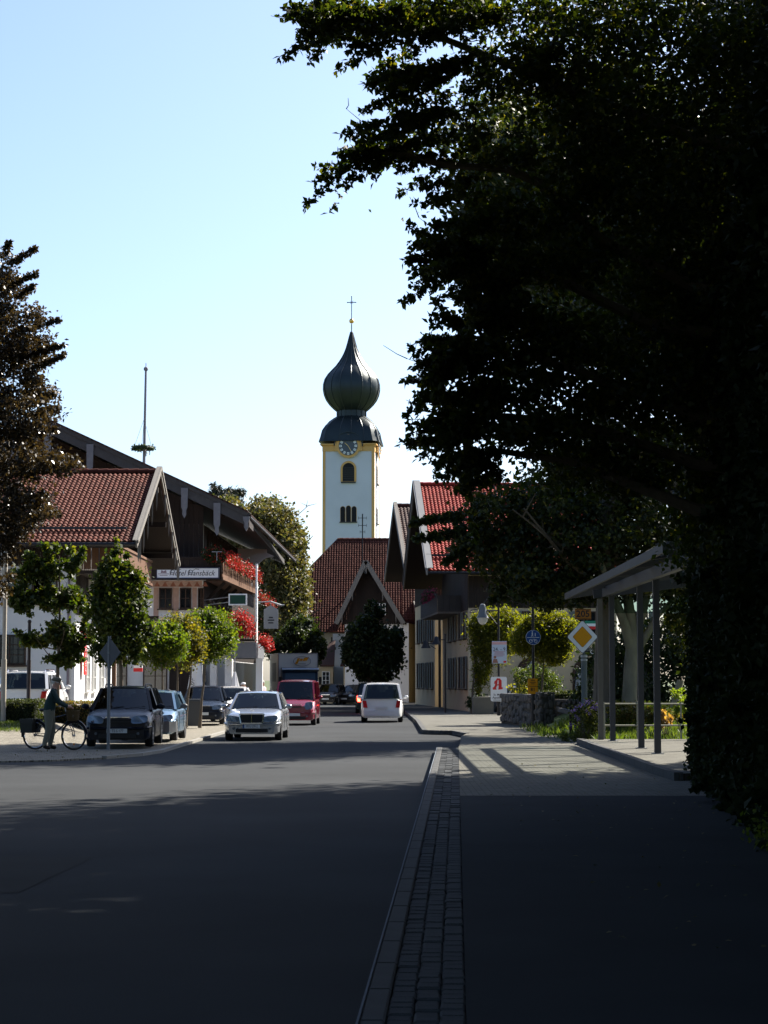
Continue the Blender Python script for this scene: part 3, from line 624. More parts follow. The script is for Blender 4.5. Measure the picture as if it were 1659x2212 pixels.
# ------------------------------------------------------------------ hotel
def hotel():
    t = thing('hotel', 'large hotel with broad dark gable, painted window surrounds and flowered side balconies', 'hotel', (-16, 115, 0))
    Yf = 100.; zA = Z(913.5, 97); xA = X(96, 97); zE = Z(1113, 97); xE = X(533, 97); sl = (zA-zE)/(xE-xA)
    xw = -8.9; dxs = .018     # side wall; slight turn with the street
    wm = MB(); wm.prism([(-27, Yf, 0), (xw-.15, Yf, 0), (xw+.45, 134, 0), (-27, 134, 0)], (0, 0, 9.6)); wm.build('wall', WHITE, t)
    roofz = lambda x: zA - abs(x-xA)*sl
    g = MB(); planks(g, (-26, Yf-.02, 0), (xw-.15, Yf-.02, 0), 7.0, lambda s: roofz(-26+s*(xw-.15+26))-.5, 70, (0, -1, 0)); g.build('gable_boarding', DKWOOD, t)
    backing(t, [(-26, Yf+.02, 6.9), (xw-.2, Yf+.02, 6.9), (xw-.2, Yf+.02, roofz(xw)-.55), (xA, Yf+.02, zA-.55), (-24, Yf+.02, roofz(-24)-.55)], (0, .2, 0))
    for s in (-1, 1):
        xe = xA + s*(xE-xA); m = MB()
        m.prism([(xA, 97, zA), (xe, 97, zE), (xe, 97, zE-.34), (xA, 97, zA-.34)], (0, 36, 0)).xf(Matrix.Identity(4)); m.build('roof_slope', DGWOOD if s > 0 else TILE_C, t)
        b = MB(); b.bar((xA, 96.93, zA-.18), (xe, 96.93, zE-.18), .08, .62); b.bar((xA, 96.86, zA+.06), (xe, 96.86, zE+.06), .07, .2); b.build('barge_board', DGWOOD, t)
        ed = MB(); nt_ = 40
        for i in range(nt_):
            k = (i+.5)/nt_; ed.obox((xA+(xe-xA)*k, 96.98, zA+(zE-zA)*k+.17), (Vector((xe-xA, 0, zE-zA)).normalized(), (0, 1, 0), (0, 0, 1)), (.17, .2, .04))
        ed.build('verge_tiles', TILE_C, t)['kind'] = 'stuff'
    m = MB(); m.tube([(xE+.08, 97, zE-.1), (xE+.7, 133, zE-.1)], .09, 8); m.build('gutter', IRON, t)
    et = MB()
    for i in range(90): et.obox((xE-.02+.6*i/90, 97.1+i*.4, zE+.06), ((1, 0, -.3), (0, 1, 0), (.3, 0, 1)), (.2, .17, .035))
    et.build('eaves_tiles', TILE_C, t)['kind'] = 'stuff'
    for dx, y0, y1 in ((96, 950, 1012), (188, 972, 1035), (395, 1068, 1122), (466, 1108, 1160), (530, 1118, 1150), (20, 950, 1000)):   # hanging carved purlin boards
        m = MB(); x = X(dx, 96.8); z1, z0 = roofz(x)-.1, Z(y1, 96.8)+.1; w = .17
        m.prism([(x-w, 96.8, z1), (x+w, 96.8, z1), (x+w*.9, 96.8, z0+.5), (x+w*.5, 96.8, z0+.35), (x+w*.6, 96.8, z0+.15), (x, 96.8, z0-.05), (x-w*.6, 96.8, z0+.15), (x-w*.5, 96.8, z0+.35), (x-w*.9, 96.8, z0+.5)], (0, .07, 0)); o = m.build('pendant_board', mat('faded grey board', (.16, .16, .165), .85, .25, 5), t)
        MB().box(x-.14, 96.9, z1-.5, x+.14, Yf, z1-.15).build('purlin', DKWOOD, t)
    # front balcony and hotel board
    xb0, xb1, zb = -22, X(478, 98.5), Z(1251, 98.5)
    MB().box(xb0, 98.5, zb, xb1, Yf-.06, zb+.10).build('balcony_floor', WHITE, t)
    for i in range(44):
        w = (xb1-xb0)/44; x = xb0+i*w; MB().box(x+.01, 98.46, zb+.12, x+w-.012, 98.5, zb+1.0).build('balcony_board', DKWOOD, t)
    m = MB(); m.box(xb0, 98.4, zb+1.0, xb1+.06, 98.55, zb+1.1); m.box(xb0, 98.40, zb-.04, xb1+.06, 98.5, zb+.11); m.build('balcony_rail', DKWOOD, t)
    # side balcony with sawn boards
    xf0, xf1, Y1 = xb1, xb1+.6, 116.
    f = MB(); f.prism([(xf0-.9, 98.5, zb), (xf0, 98.5, zb), (xf1, Y1, zb), (xf0-.9, Y1, zb)], (0, 0, .1)); f.build('side_balcony_floor', BRWOOD, t)
    m = MB(); m.bar((xf0, 98.4, zb+.12), (xf1, Y1, zb+.12), .08, .26); m.bar((xf0, 98.4, zb+.98), (xf1, Y1, zb+.98), .1, .14); m.build('side_balcony_rail', BRWOOD, t)
    for i in range(30):
        k = (i+.5)/30; x = xf0+(xf1-xf0)*k; y = 98.5+(Y1-98.5)*k; q = MB()
        q.prism([(x, y-.22, zb+.2), (x, y+.22, zb+.2), (x, y+.1, zb+.45), (x, y+.2, zb+.62), (x, y+.2, zb+.95), (x, y-.2, zb+.95), (x, y-.2, zb+.62), (x, y-.1, zb+.45)], (.035, .001, 0)); q.build('baluster', BRWOOD, t)
    for y in (101, 105, 109, 113): MB().bar((xw-.1, y, zb-1.0), (xf0-.05, y, zb-.03), .15).build('bracket', DKWOOD, t)
    # painted surrounds and frieze
    PINK = mat('faded pink paint', (.46, .31, .25), .9, .2, 8, dirt=.2); PK2 = mat('faded red paint', (.30, .12, .08), .9, .2, 8)
    z0f, z1f = Z(1268, Yf), Z(1254, Yf)
    MB().box(-13.0, Yf-.012, z0f, xw-.2, Yf, z1f).build('painted_frieze', PINK, t)
    for i in range(10):
        x = -12.7+i*.4; m = MB(); m.prism([(x, Yf-.016, z0f+.03), (x+.3, Yf-.016, z0f+.03), (x+.15, Yf-.016, z1f-.05)], (0, .006, 0)); m.build('painted_triangle', PK2, t)
    for dxa, dxb in ((342, 370), (387, 412), (426, 440)):
        xa, xb = X(dxa, Yf), X(dxb, Yf); cz = (Z(1270, Yf)+Z(1315, Yf))/2; window(t, ((xa+xb)/2, Yf-.02, cz), (1, 0, 0), (0, -1, 0), xb-xa, Z(1270, Yf)-Z(1315, Yf), WINWOOD, 2, 2, True)
    for dxa, dxb, y1 in ((330, 341, 1390), (371, 385, 1390), (414, 424, 1390)):
        MB().box(X(dxa, Yf), Yf-.010, Z(y1, Yf), X(dxb, Yf), Yf-.001, z0f-.02).build('painted_pilaster', PINK, t)
    g = MB(); planks(g, (xw-.14, Yf+.1, 0), (xw+.42, 133, 0), 2.9, lambda s: 9.55, 90, (1, 0, 0)); g.build('side_boarding', DKWOOD, t)  # dark boards stand in for the balconies' shade on this wall
    g = MB(); g.prism([(xw-.13, 100.1, .1), (xw-.10, 100.1, .1), (xw+.46, 133, .1), (xw+.43, 133, .1)], (0, 0, 2.75)); g.build('shop_front', PANE, t)  # dark glass stands in for the shade of a recessed ground floor
    # side wall glazing under both balconies
    for i in range(7):
        y = 102+i*1.9; x = xw-.15+.6*(y-100)/34+.09
        for zc in (5.0, 8.5): window(t, (x, y, zc), (.018, 1, 0), (1, 0, 0), 1.15, 1.7, WINWOOD, 2, 2)
    # white wing wall with curved bracket carrying the eaves
    for yy in (118.,):
        xw2 = xw+.35; pts = [(xw2-.1, yy, 9.55), (xw2-.1, yy, 7.2)] + [(xw2+.75, yy, 7.2)] + [(xw2+.75+1.3*(1-math.cos(R(a))), yy, 7.6+1.5*math.sin(R(a))) for a in range(0, 91, 10)] + [(xE-.3, yy, 9.3), (xE-.3, yy, 9.5)]
        MB().prism(pts, (0, .35, 0)).build('wing_wall', WHITE, t)
    # ground floor: columns, canopy, shutters
    cz0, cz1 = Z(1421, 97.5), Z(1387, 97.5)
    MB().box(X(484, 97.5), 97.5, cz0, X(553, 97.5), 104, cz1).build('entrance_canopy', mat('slate grey fascia', (.13, .135, .15), .6, .1), t)
    for dx in (461, 493, 560):
        x = X(dx, 98.5); MB().box(x-.16, 98.4, 0, x+.16, 98.75, cz0-.01).build('column', WHITE, t)
    for i, yy in enumerate((106, 108.2, 110.4)): MB().box(xw+.1, yy, .2, xw+.5, yy+1.3, 3.0).build('column', WHITE, t)
    for cx in (-16.2, -13.4, -11.4): window(t, (cx, Yf-.02, 2.0), (1, 0, 0), (0, -1, 0), 1.2, 1.8, WINWOOD, 2, 2, True)
    m = MB(); m.box(-10.7, Yf-.05, .1, -9.4, Yf, 2.7); m.build('door', DKWOOD, t)
    an = MB(); x = X(465, 97); an.tube([(x, 97.4, 7.6), (x, 97.4, Z(1192, 97.4))], .02, 5); an.bar((x-.25, 97.4, Z(1192, 97.4)), (x+.25, 97.4, Z(1192, 97.4)), .03); an.build('aerial', STEEL, t)
    MB().box(-21.5, 104, 12.0, -20.7, 105, 16.2).build('chimney', WHITE, t)
    # sign boards
    s = thing('hotel_sign', 'long white board reading Hotel Hansbäck along the hotel balcony', 'sign', (X(403, 98.2), 98.2, zb+.1))
    ys = 98.28; xa, xb, za, zbb = X(336, ys), X(471, ys), Z(1249, ys), Z(1226.5, ys)
    MB().box(xa, ys, za, xb, ys+.08, zbb).build('board', WPAINT, s)
    fr = MB()
    for z in (za, zbb): fr.box(xa-.03, ys-.02, z-.025, xb+.03, ys+.1, z+.025)
    for x in (xa, xb): fr.box(x-.025, ys-.018, za, x+.025, ys+.098, zbb)
    fr.build('frame', mat('dark blue frame', (.02, .025, .05), .5, 0), s)
    zc = (za+zbb)/2
    text('Hotel Hansbäck', .37, INK, s, ((xa+xb)/2+.20, ys-.006, zc-.01), (1, 0, 0), (0, -1, 0), 'lettering', .003, .32, .93)
    em = MB(); em.box(xa+.08, ys-.008, zc-.06, xa+.62, ys-.002, zc-.03); em.box(xa+.16, ys-.008, zc-.13, xa+.54, ys-.002, zc-.10); em.prism([(xa+.2, ys-.008, zc), (xa+.5, ys-.008, zc), (xa+.46, ys-.008, zc+.15), (xa+.35, ys-.008, zc+.08), (xa+.24, ys-.008, zc+.15)], (0, .005, 0)); em.build('emblem', mat('grey red print', (.25, .18, .2), .6, 0), s)
    sw = MB()
    for hx in (xa+.93, xa+1.82):
        sw.tube([(hx-.16+.11*math.cos(R(a)), ys-.006, zc+.03+.12*math.sin(R(a))) for a in range(40, 320, 25)], .012, 4)
        sw.tube([(hx-.05, ys-.006, zc+.12), (hx+.1, ys-.006, zc+.2), (hx+.28, ys-.006, zc+.17)], .011, 4)
    sw.build('flourish', INK, s)
    s = thing('green_sign', 'dark green projecting sign in a white frame below the balcony', 'sign', (X(513, 96), 96, Z(1307, 96)))
    y = 96; xa, xb, za, zz = X(494, y), X(531, y), Z(1306, y), Z(1284, y)
    MB().box(xa, y, za, xb, y+.12, zz).build('panel', mat('bottle green', (.01, .05, .035), .4, 0), s)
    fr = MB()
    for z in (za, zz): fr.box(xa-.03, y-.03, z-.03, xb+.03, y+.15, z+.03)
    for x in (xa, xb): fr.box(x-.03, y-.028, za, x+.03, y+.148, zz)
    fr.build('frame', WPAINT, s)
    br = MB(); br.bar((xa, y+.06, zz-.12), (xw-.1, Yf, zz-.12), .04); br.bar((xa, y+.06, za+.12), (xw-.1, Yf, za+.12), .04); br.build('bracket', STEEL, s)
    s = thing('hanging_inn_sign', 'grey inn sign hanging on a wrought bracket by the hotel corner', 'sign', (X(584, 97), 97, Z(1358, 97)))
    y = 97; xa, xb, za, zz = X(569, y), X(600, y), Z(1358, y), Z(1312, y)
    MB().prism([(xa, y, za), (xb, y, za), (xb, y, zz-.1), ((xa+xb)/2, y, zz+.12), (xa, y, zz-.1)], (0, .08, 0)).build('panel', mat('grey sign', (.22, .23, .24), .6, .05), s)
    em = MB()
    for i, w in enumerate((.25, .32, .2)): em.box((xa+xb)/2-w/2, y-.006, za+.25+i*.13, (xa+xb)/2+w/2, y-.001, za+.31+i*.13)
    em.build('lettering', INK, s)
    br = MB(); br.tube([(xa-.3, y+.04, zz+.25), ((xa+xb)/2, y+.04, zz+.28), (xb+.15, y+.04, zz+.1), (xb+.3, y+.04, zz+.12)], [.03, .035, .05, .03], 6); br.bar(((xa+xb)/2, y+.04, zz), ((xa+xb)/2, y+.04, zz+.27), .03); br.build('bracket', STEEL, s)
    MB().tube([(X(553, 96.5), 96.5, Z(1343, 96.5)), (X(553, 96.5), 96.5, Z(1218, 96.5))], .045, 8).build('flag_pole', WPAINT, None); o = bpy.data.objects['flag_pole']; tag(o, 'thin white pole standing upright at the hotel balcony corner', 'pole')
    # flowers
    zf = zb+1.05
    seg = lambda a, b, w: (a, b, w)
    def run(name, label, p, q, n, w, drop, red=L_RED, green=.35, size=.085, nseg=10):
        segs = []
        for i in range(nseg):
            a = Vector(p).lerp(Vector(q), (i+.5)/nseg); j = Vector((random.uniform(-.1, .1), random.uniform(-.3, .3), random.uniform(-.05, .15)))
            segs.append((a+j+Vector((-.1, 0, .15)), a+j+Vector((.25, 0, -drop)), w))
        return flowers(name, label, segs, n, None, size, red, w, green)
    run('flower_box', 'red geraniums spilling along the upper hotel side balcony', (xf0+.1, 99, zf+.1), (xf1+.15, 115.5, zf+.1), 6000, .30, .55, green=.48, nseg=16)
    run('flower_box', 'mostly green geraniums over the front corner of the hotel balcony', (X(440, 98.3), 98.3, zf+.1), (xb1, 98.3, zf+.15), 3000, .25, .35, green=.85, size=.1)
    run('flower_box', 'orange red geraniums on the far end of the upper balcony', (X(560, 118), 118, Z(1290, 118)), (X(590, 124), 124, Z(1300, 124)), 1600, .30, .5, green=.5, nseg=5)
    zl = Z(1350, 98); xl = X(522, 98)
    lb = MB(); lb.box(X(492, 98), 97.6, Z(1384, 98), X(551, 98), 99.6, Z(1381, 98)); lb.build('lower_balcony_floor', DKWOOD, t)
    for i in range(12): x = X(494+5*i, 97.7); MB().box(x, 97.66, Z(1381, 98), x+.05, 97.72, Z(1350, 98)).build('baluster', BRWOOD, t)
    run('flower_box', 'big cascade of bright red geraniums on the lower hotel balcony', (X(502, 97.4), 97.4, Z(1340, 97.5)), (X(540, 97.4), 97.4, Z(1342, 97.5)), 4600, .38, .75, green=.26, nseg=8)
    run('flower_box', 'small round red geranium bunch at the hotel entrance canopy', (X(566, 98), 98, Z(1390, 98)), (X(577, 99), 99, Z(1391, 99)), 1400, .26, .35, green=.12, nseg=3)
hotel()

# ------------------------------------------------------------------ parasol with lettering, cafe bits near the hotel
def folded_parasol(dx, Y, label, z0=.5, z1=3.1, m=WPAINT, txt=None, r=.42):
    p = at(dx, 1469, Y); t = thing('folded_parasol', label, 'parasol', (p.x, Y, .07))
    MB().tube([(p.x, Y, .07), (p.x, Y, 3.2)], .03, 8).build('pole', STEEL, t)
    c = MB(); n = 14; vs = []; prof = [(.05, z1), (.16, z1-.5), (r*.75, z0+.9), (r, z0), (r*.9, z0)]
    for rr, z in prof:
        for k in range(n): a = 2*math.pi*k/n; q = rr*(1+.14*(k % 2)); vs.append((p.x+q*math.cos(a), Y+q*math.sin(a), z))
    c.add(vs, [(i*n+k, i*n+(k+1) % n, (i+1)*n+(k+1) % n, (i+1)*n+k) for i in range(len(prof)-1) for k in range(n)]); c.build('canopy', m, t)
    MB().lathe([(.3, 0), (.3, .08), (.05, .1)], 12, (p.x, Y, .07)).build('foot', BLKPL, t)
    if txt: text(txt, .30, INK, t, (p.x-.02, Y-r-.06, z0+1.15), (.35, 0, -.94), (0, -1, 0), 'lettering', .003, 0)
    return t
folded_parasol(423, 96.3, 'white cloth panel with slanting word Antiquitäten beside the trees', .35, 3.2, WHITE, 'Antiquitäten', .5)
folded_parasol(507, 96.5, 'sunlit white parasol folded shut left of the silver car', .4, 2.2, WHITE, None, .35)

# ------------------------------------------------------------------ houses at the end of the street
def right_house(tname, label, xf, Yf_, xb_, Yb_, xwn, ze, zr, xr, m_t, tw, tl, wallm, over=2.2, bmat=GRWOOD, bwid=.2):
    """gable end turned to the street; (xf,Yf_) verge foot in front, (xb_,Yb_) behind; xr = right end"""
    Ym = (Yf_+Yb_)/2; v = Vector((xb_-xf, Yb_-Yf_, 0)).normalized(); r = Vector((v.y, -v.x, 0)); half = math.hypot(xb_-xf, Yb_-Yf_)/2
    t = thing(tname, label, 'house', (xwn+3, Ym, 0)); W = xr-xf
    P = lambda a, b, z: Vector((xf, Yf_, 0)) + v*a + r*b + Vector((0, 0, z))
    ow = 1.2; D = 2*half; bw = over
    mb = MB(); mb.prism([P(ow, bw, 0), P(ow, W, 0), P(D-ow, W, 0), P(D-ow, bw, 0)], (0, 0, ze-.15)); mb.build('wall', wallm, t)
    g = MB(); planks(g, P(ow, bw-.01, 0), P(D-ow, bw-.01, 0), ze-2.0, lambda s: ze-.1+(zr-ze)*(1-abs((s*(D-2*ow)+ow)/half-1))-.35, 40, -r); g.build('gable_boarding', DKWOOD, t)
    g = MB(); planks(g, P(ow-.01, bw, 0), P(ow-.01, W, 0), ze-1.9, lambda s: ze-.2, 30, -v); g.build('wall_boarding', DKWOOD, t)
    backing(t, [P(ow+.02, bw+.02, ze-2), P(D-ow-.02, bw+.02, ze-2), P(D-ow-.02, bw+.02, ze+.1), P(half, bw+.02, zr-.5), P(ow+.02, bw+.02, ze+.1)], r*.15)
    for s in (1, -1):
        a0 = 0 if s > 0 else D
        m = MB(); m.prism([P(a0, 0, ze-.16), P(a0, W, ze-.16), P(half, W, zr-.16), P(half, 0, zr-.16)], (0, 0, .12)); m.build('roof_deck', DKWOOD, t)
        if s > 0: tile_roof(t, P(0, 0.05, ze), r, P(half, 0, zr)-P(0, 0, ze), W-.05, (P(half, 0, zr)-P(0, 0, ze)).length, tw, tl, m_t)
        else: MB().poly([P(D, 0, ze), P(D, W, ze), P(half, W, zr), P(half, 0, zr)]).build('roof_slope', m_t, t)
        a = P(a0, -.04, ze-.05)-v*(.15*s); b = P(half, -.04, zr+.1); m = MB(); m.bar(a, b, .08, .42); m.bar(a+r*.10+Vector((0, 0, .19)), b+r*.10+Vector((0, 0, .19)), bwid, .05); m.build('barge_board', bmat if s > 0 else GRWOOD, t)
    rd = MB(); k = int(W/.45)
    for i in range(k): rd.tube([P(half, i*.45, zr+.08), P(half, i*.45+.48, zr+.10)], .12, 7)
    rd.build('ridge_tiles', m_t, t)['kind'] = 'stuff'
    MB().tube([P(-.06, 0, ze-.1), P(-.06, W, ze-.1)], .08, 7).build('gutter', IRON, t)
    sg = MB(); a = P(0, 0, ze).lerp(P(half, 0, zr), .13)+Vector((0, 0, .2)); sg.bar(a, a+r*W, .06, .12); sg.build('snow_guard', IRON, t)
    return t, P, v, r, D
h1, P1, v1, r1, D1 = right_house('village_house', 'cream house at right with bright red tile roof and broad white barge board', 2.3, 105, 1.25, 123, 4.6, Z(1233, 105), Z(1049, 114), 12.5, TILE_B, .21, .28, CREAM, 2.25, mat('pale barge paint', (.19, .19, .19), .6, .08, 3, dirt=.2), .42)
for a, z, w, h in ((3.4, 3.05, 3.4, 0), (6.6, 0, 0, 0)):
    pass
for a in (2.6, 5.2, 8.6, 11.5):                   # street side windows with shutters, two floors
    window(h1, P1(a, 2.22, 4.75), v1, -r1, .95, 1.45, WINWOOD, 2, 2, True, SHUT); window(h1, P1(a, 2.22, 2.2), v1, -r1, .95, 1.75, WINWOOD, 2, 2, True, SHUT)
for b in (5.6, 8.6, 11.4):
    window(h1, P1(1.18, b, 4.75), r1, -v1, .95, 1.4, WINWOOD, 2, 2, True, SHUT)
    m = MB(); c = P1(1.15, b, 0); pts = [c + r1*(.8*math.cos(R(a))) + Vector((0, 0, 2.2+.8*math.sin(R(a)))) for a in range(0, 181, 20)] + [c - r1*.8 + Vector((0, 0, .9)), c + r1*.8 + Vector((0, 0, .9))]
    m.prism(pts, v1*.03); o = m.build('arched_window', WINWOOD, h1); m = MB(); m.prism([c - v1*.02 + (p-c)*.88 for p in pts], v1*.01); m.build('pane', PANE, o)
    m = MB(); m.tube([c-v1*.06 + r1*(-.65), c-v1*.08 + r1*(-.5)+Vector((0, 0, 1.9)), c-v1*.06+r1*.1+Vector((0, 0, 2.9))], [.22, .16, .03], 6); m.build('curtain', mat('grey curtain', (.25, .27, .29), .9, .1), o)
MB().tube([P1(D1-.9, 2.1, 0), P1(D1-.9, 2.1, 5.6)], .09, 8).build('downpipe', IRON, h1)
# its balcony
b = MB(); b.prism([P1(5, 2.25, 5.45), P1(5, .95, 5.45), P1(D1-1, .95, 5.45), P1(D1-1, 2.25, 5.45)], (0, 0, .12)); b.build('balcony_floor', GRWOOD, h1)
m = MB(); m.bar(P1(4.95, .9, 6.5), P1(D1-1, .9, 6.5), .1, .12); m.build('balcony_rail', DGWOOD, h1)
for i in range(34):
    a = 5.05+i*.35; MB().obox(P1(a+.16, .93, 6.0), (v1, r1, (0, 0, 1)), (.16, .015, .45)).build('balcony_board', DGWOOD, h1)
for i in range(4): MB().obox(P1(4.99, 1.1+i*.33, 6.0), (r1, v1, (0, 0, 1)), (.155, .015, .45)).build('balcony_board', DGWOOD, h1)
pk = [(P1(6+i*1.2, .8, 6.75), P1(6.2+i*1.2, .55, 6.25), .25) for i in range(5)]
flowers('flower_box', 'dusky pink flowers on the balcony of the cream house', pk, 1500, None, .1, L_PINK, .25, .35)
h2, P2, v2, r2, D2 = right_house('village_house', 'second gabled house with dark brown tiles behind the cream one', 1.3, 125, .1, 141, 3.3, Z(1225, 125), Z(1091, 132), 9, TILE_C, .24, .32, CREAM, 2.0)
for a in (3.0, 6.0, 9.0, 12): window(h2, P2(a, 1.97, 5.1), v2, -r2, .95, 1.6, WINWOOD, 2, 2, True, SHUT); window(h2, P2(a, 1.97, 2.1), v2, -r2, .95, 1.7, WINWOOD, 2, 2, True, SHUT)
h3, P3, v3, r3, D3 = right_house('village_house', 'third gabled house added behind the other two to shade the yellow side wing, mostly hidden', 2.6, 146, 1.6, 166, 4.4, 6.0, 8.6, 12, TILE_C, .5, .6, CREAM, 1.6)  # house added behind the row to throw shade on the yellow side wing
# round hip roof inn with rusty tiles
def inn():
    t = thing('inn', 'broad building with half hipped rust tile roof below the church tower', 'building', (-1.5, 165, 0)); Yr, Ye = 166, 158.
    A, B, C, D_, E_ = at(729, 1167, Yr), at(900, 1169, Yr), at(925, 1366, Ye), at(664, 1366, Ye), at(670.6, 1227, 163.6)
    zr, ze = A.z, D_.z; sl = (zr-ze)/(Yr-Ye)
    def pt(x, z): return Vector((x, Ye+(z-ze)/sl, z))
    a, b, c, d, e = pt(A.x, zr), pt(6, zr), pt(6, ze), pt(D_.x, ze), pt(E_.x, E_.z)
    MB().poly([d, c, b, a, e]).build('roof_deck', TILE_D, t)
    W = 6-D_.x; Ls = (a-pt(A.x, ze)).length
    xe = E_.x; te = (e.z-ze)/(zr-ze)
    def keep(s, q):
        x = D_.x+s*W
        if q < te: return x > D_.x+(xe-D_.x)*q/te
        return x > xe+(A.x-xe)*(q-te)/(1-te)
    tile_roof(t, pt(D_.x, ze)+Vector((0, -.02, .01)), (1, 0, 0), (0, Yr-Ye, zr-ze), W, Ls, .21, .27, TILE_D, 0, keep)
    Yb = 2*Yr-Ye; mir = lambda p: Vector((p.x, 2*Yr-p.y, p.z))
    MB().poly([a, e, mir(e)]).build('hip', TILE_D, t); MB().poly([mir(d), mir(c), b, a, mir(e)]).build('roof_slope', TILE_D, t)
    w = MB(); w.box(D_.x+.35, Ye+.5, 0, 6, Yb-.5, ze); w.prism([(D_.x+.35, Ye+.6, ze), (D_.x+.35, Yb-.6, ze), (D_.x+.35, Yr+2, e.z-.1), (D_.x+.35, Yr-2, e.z-.1)], (.2, 0, 0)); w.build('wall', CREAM, t)
    rt = MB()
    for i in range(22): rt.tube([(A.x+i*.45, Yr, zr+.05), (A.x+i*.45+.48, Yr, zr+.08)], .13, 7)
    for k in range(9): q = e.lerp(a, k/9); q2 = e.lerp(a, (k+1.1)/9); rt.tube([q, q2], .11, 6)
    rt.build('ridge_tiles', TILE_D, t)['kind'] = 'stuff'
    m = MB(); m.box(X(719, 157.6), 157.4, 0, X(746, 157.6), 158.6, Z(1368, 157.6)-.03); m.build('buttress', WHITE, t)
    m = MB(); m.tube([(X(719, 157)-.1, 157.2, .2), (X(719, 157)-.1, 157.2, ze-.4)], .06, 6); m.build('downpipe', IRON, t)
    # low porch and garage wing
    pz = Z(1440, 153)
    m = MB(); m.box(X(742, 153), 153, 0, X(800, 153), 158, pz); m.box(X(693, 154), 154, 0, X(719, 154), 158, Z(1440, 154)); m.build('wing', CREAM, t)
    m = MB(); m.prism([(X(735, 152.5), 152.5, pz), (X(805, 152.5), 152.5, pz), (X(800, 152.5), 156.5, pz+2.2), (X(757, 152.5), 156.5, pz+2.2)], (0, 0, .12)); m.prism([(X(690, 153.5), 153.5, pz), (X(722, 153.5), 153.5, pz), (X(722, 153.5), 157, pz+2.0), (X(709, 153.5), 157, pz+1.8)], (0, 0, .12)); m.build('wing_roof', TILE_C, t)
    MB().box(X(748, 152.9), 152.93, .1, X(774, 152.9), 152.99, 1.95).build('garage_door', WINWHITE, t)
    MB().box(X(759, 152.9), 152.90, Z(1464, 153), X(767, 152.9), 152.97, Z(1456, 153)).build('lamp_box', YELP, t)
    for dx in (703, 790): window(t, (X(dx, 152.9), 152.9 if dx > 750 else 153.96, Z(1470, 153)), (1, 0, 0), (0, -1, 0), .6, 1.4, WINWHITE, 2, 4)
    an = MB(); p = at(783, 1168, 162); an.tube([(p.x, 162, p.z-3.2), (p.x, 162, Z(1110, 162))], .05, 6)
    for yy, w in ((1119, .33), (1135, .33), (1149, .2)): z = Z(yy, 162); an.bar((p.x-w, 162, z), (p.x+w, 162, z), .04); an.bar((p.x-w, 162, z-.12), (p.x-w, 162, z+.12), .03); an.bar((p.x+w, 162, z-.12), (p.x+w, 162, z+.12), .03)
    an.build('roof_aerial', IRON, t)
inn()
def gable_house():
    Y = 150.; t = thing('gabled_house', 'steep dark gabled house facing the street behind the dark round tree', 'house', (-1, Y, 0))
    ap, L, Rr = at(790, 1209, Y-1.2), at(727, 1346, Y-1.2), at(870, 1342, Y-1.2); L.z = Rr.z
    xw0, xw1 = X(745, Y), X(883, Y); ze = Rr.z
    m = MB(); m.box(xw0, Y, 0, xw1, Y+7, ze-.1); m.build('wall', WHITE, t)
    m = MB(); m.prism([(xw1, Y+.05, 0), (xw1+.75, Y+4.5, 0), (xw1+.7, Y+9, 0), (xw1-.3, Y+9, 0)], (0, 0, ze-.12)); m.build('side_wing', mat('yellow plaster', (.45, .35, .18), .9, .06, .8, dirt=.1), t)
    cx = ap.x; g = MB()
    planks(g, (xw0-.2, Y-.02, 0), (xw1-.15, Y-.02, 0), ze-.2, lambda s: max(ze, ze + (ap.z-ze)*(1-(abs(xw0-.2+s*(xw1-.05-xw0)-cx)/((Rr.x-cx) if (xw0-.2+s*(xw1-.05-xw0)) > cx else (cx-L.x))))-.35), 30, (0, -1, 0)); g.build('gable_boarding', DKWOOD, t)
    backing(t, [(xw0, Y+.01, ze-.2), (xw1-.2, Y+.01, ze-.2), (xw1-.25, Y+.01, ze+.1), (ap.x, Y+.01, ap.z-.45), (xw0+.1, Y+.01, ze+.1)], (0, .2, 0))
    for P_, s in ((L, -1), (Rr, 1)):
        e = P_ + (P_-ap)*.02; m = MB(); m.prism([ap, e, e+Vector((0, 0, -.2)), ap+Vector((0, 0, -.2))], (0, 11, 0)); m.build('roof_slope', TILE_D, t)
        b = MB(); b.bar(ap+Vector((0, -.05, -.1)), e+Vector((0, -.05, -.1)), .07, .34); o = b.build('barge_board', GRWOOD, t)
        for k in (.02, .45, .8):
            p = ap.lerp(e, k)+Vector((0, -.03, -.15)); MB().tube([p, p-Vector((0, 0, .8))], [.06, .02], 5).build('carved_lath', GRWOOD, o)
    window(t, (X(861, Y), Y-.02, Z(1408, Y)), (1, 0, 0), (0, -1, 0), .8, 1.5, WINWHITE, 2, 3, True, None)
    window(t, (X(826, Y), Y-.10, Z(1316, Y)), (1, 0, 0), (0, -1, 0), .5, .9, WINWHITE, 2, 2)
    # lower red slope to the right of the gable
    o = Vector((X(868, Y+.2), Y+.3, Z(1340, Y))); tile_roof(t, o, (1, 0, 0), (0, 6.5, 6.2), X(903, Y)-o.x, 8.98, .21, .28, TILE_D)
    MB().poly([o, o+Vector((X(903, Y)-o.x, 0, 0)), o+Vector((X(903, Y)-o.x, 6.5, 6.2)), o+Vector((0, 6.5, 6.2))]).build('roof_deck', TILE_D, t)
gable_house()
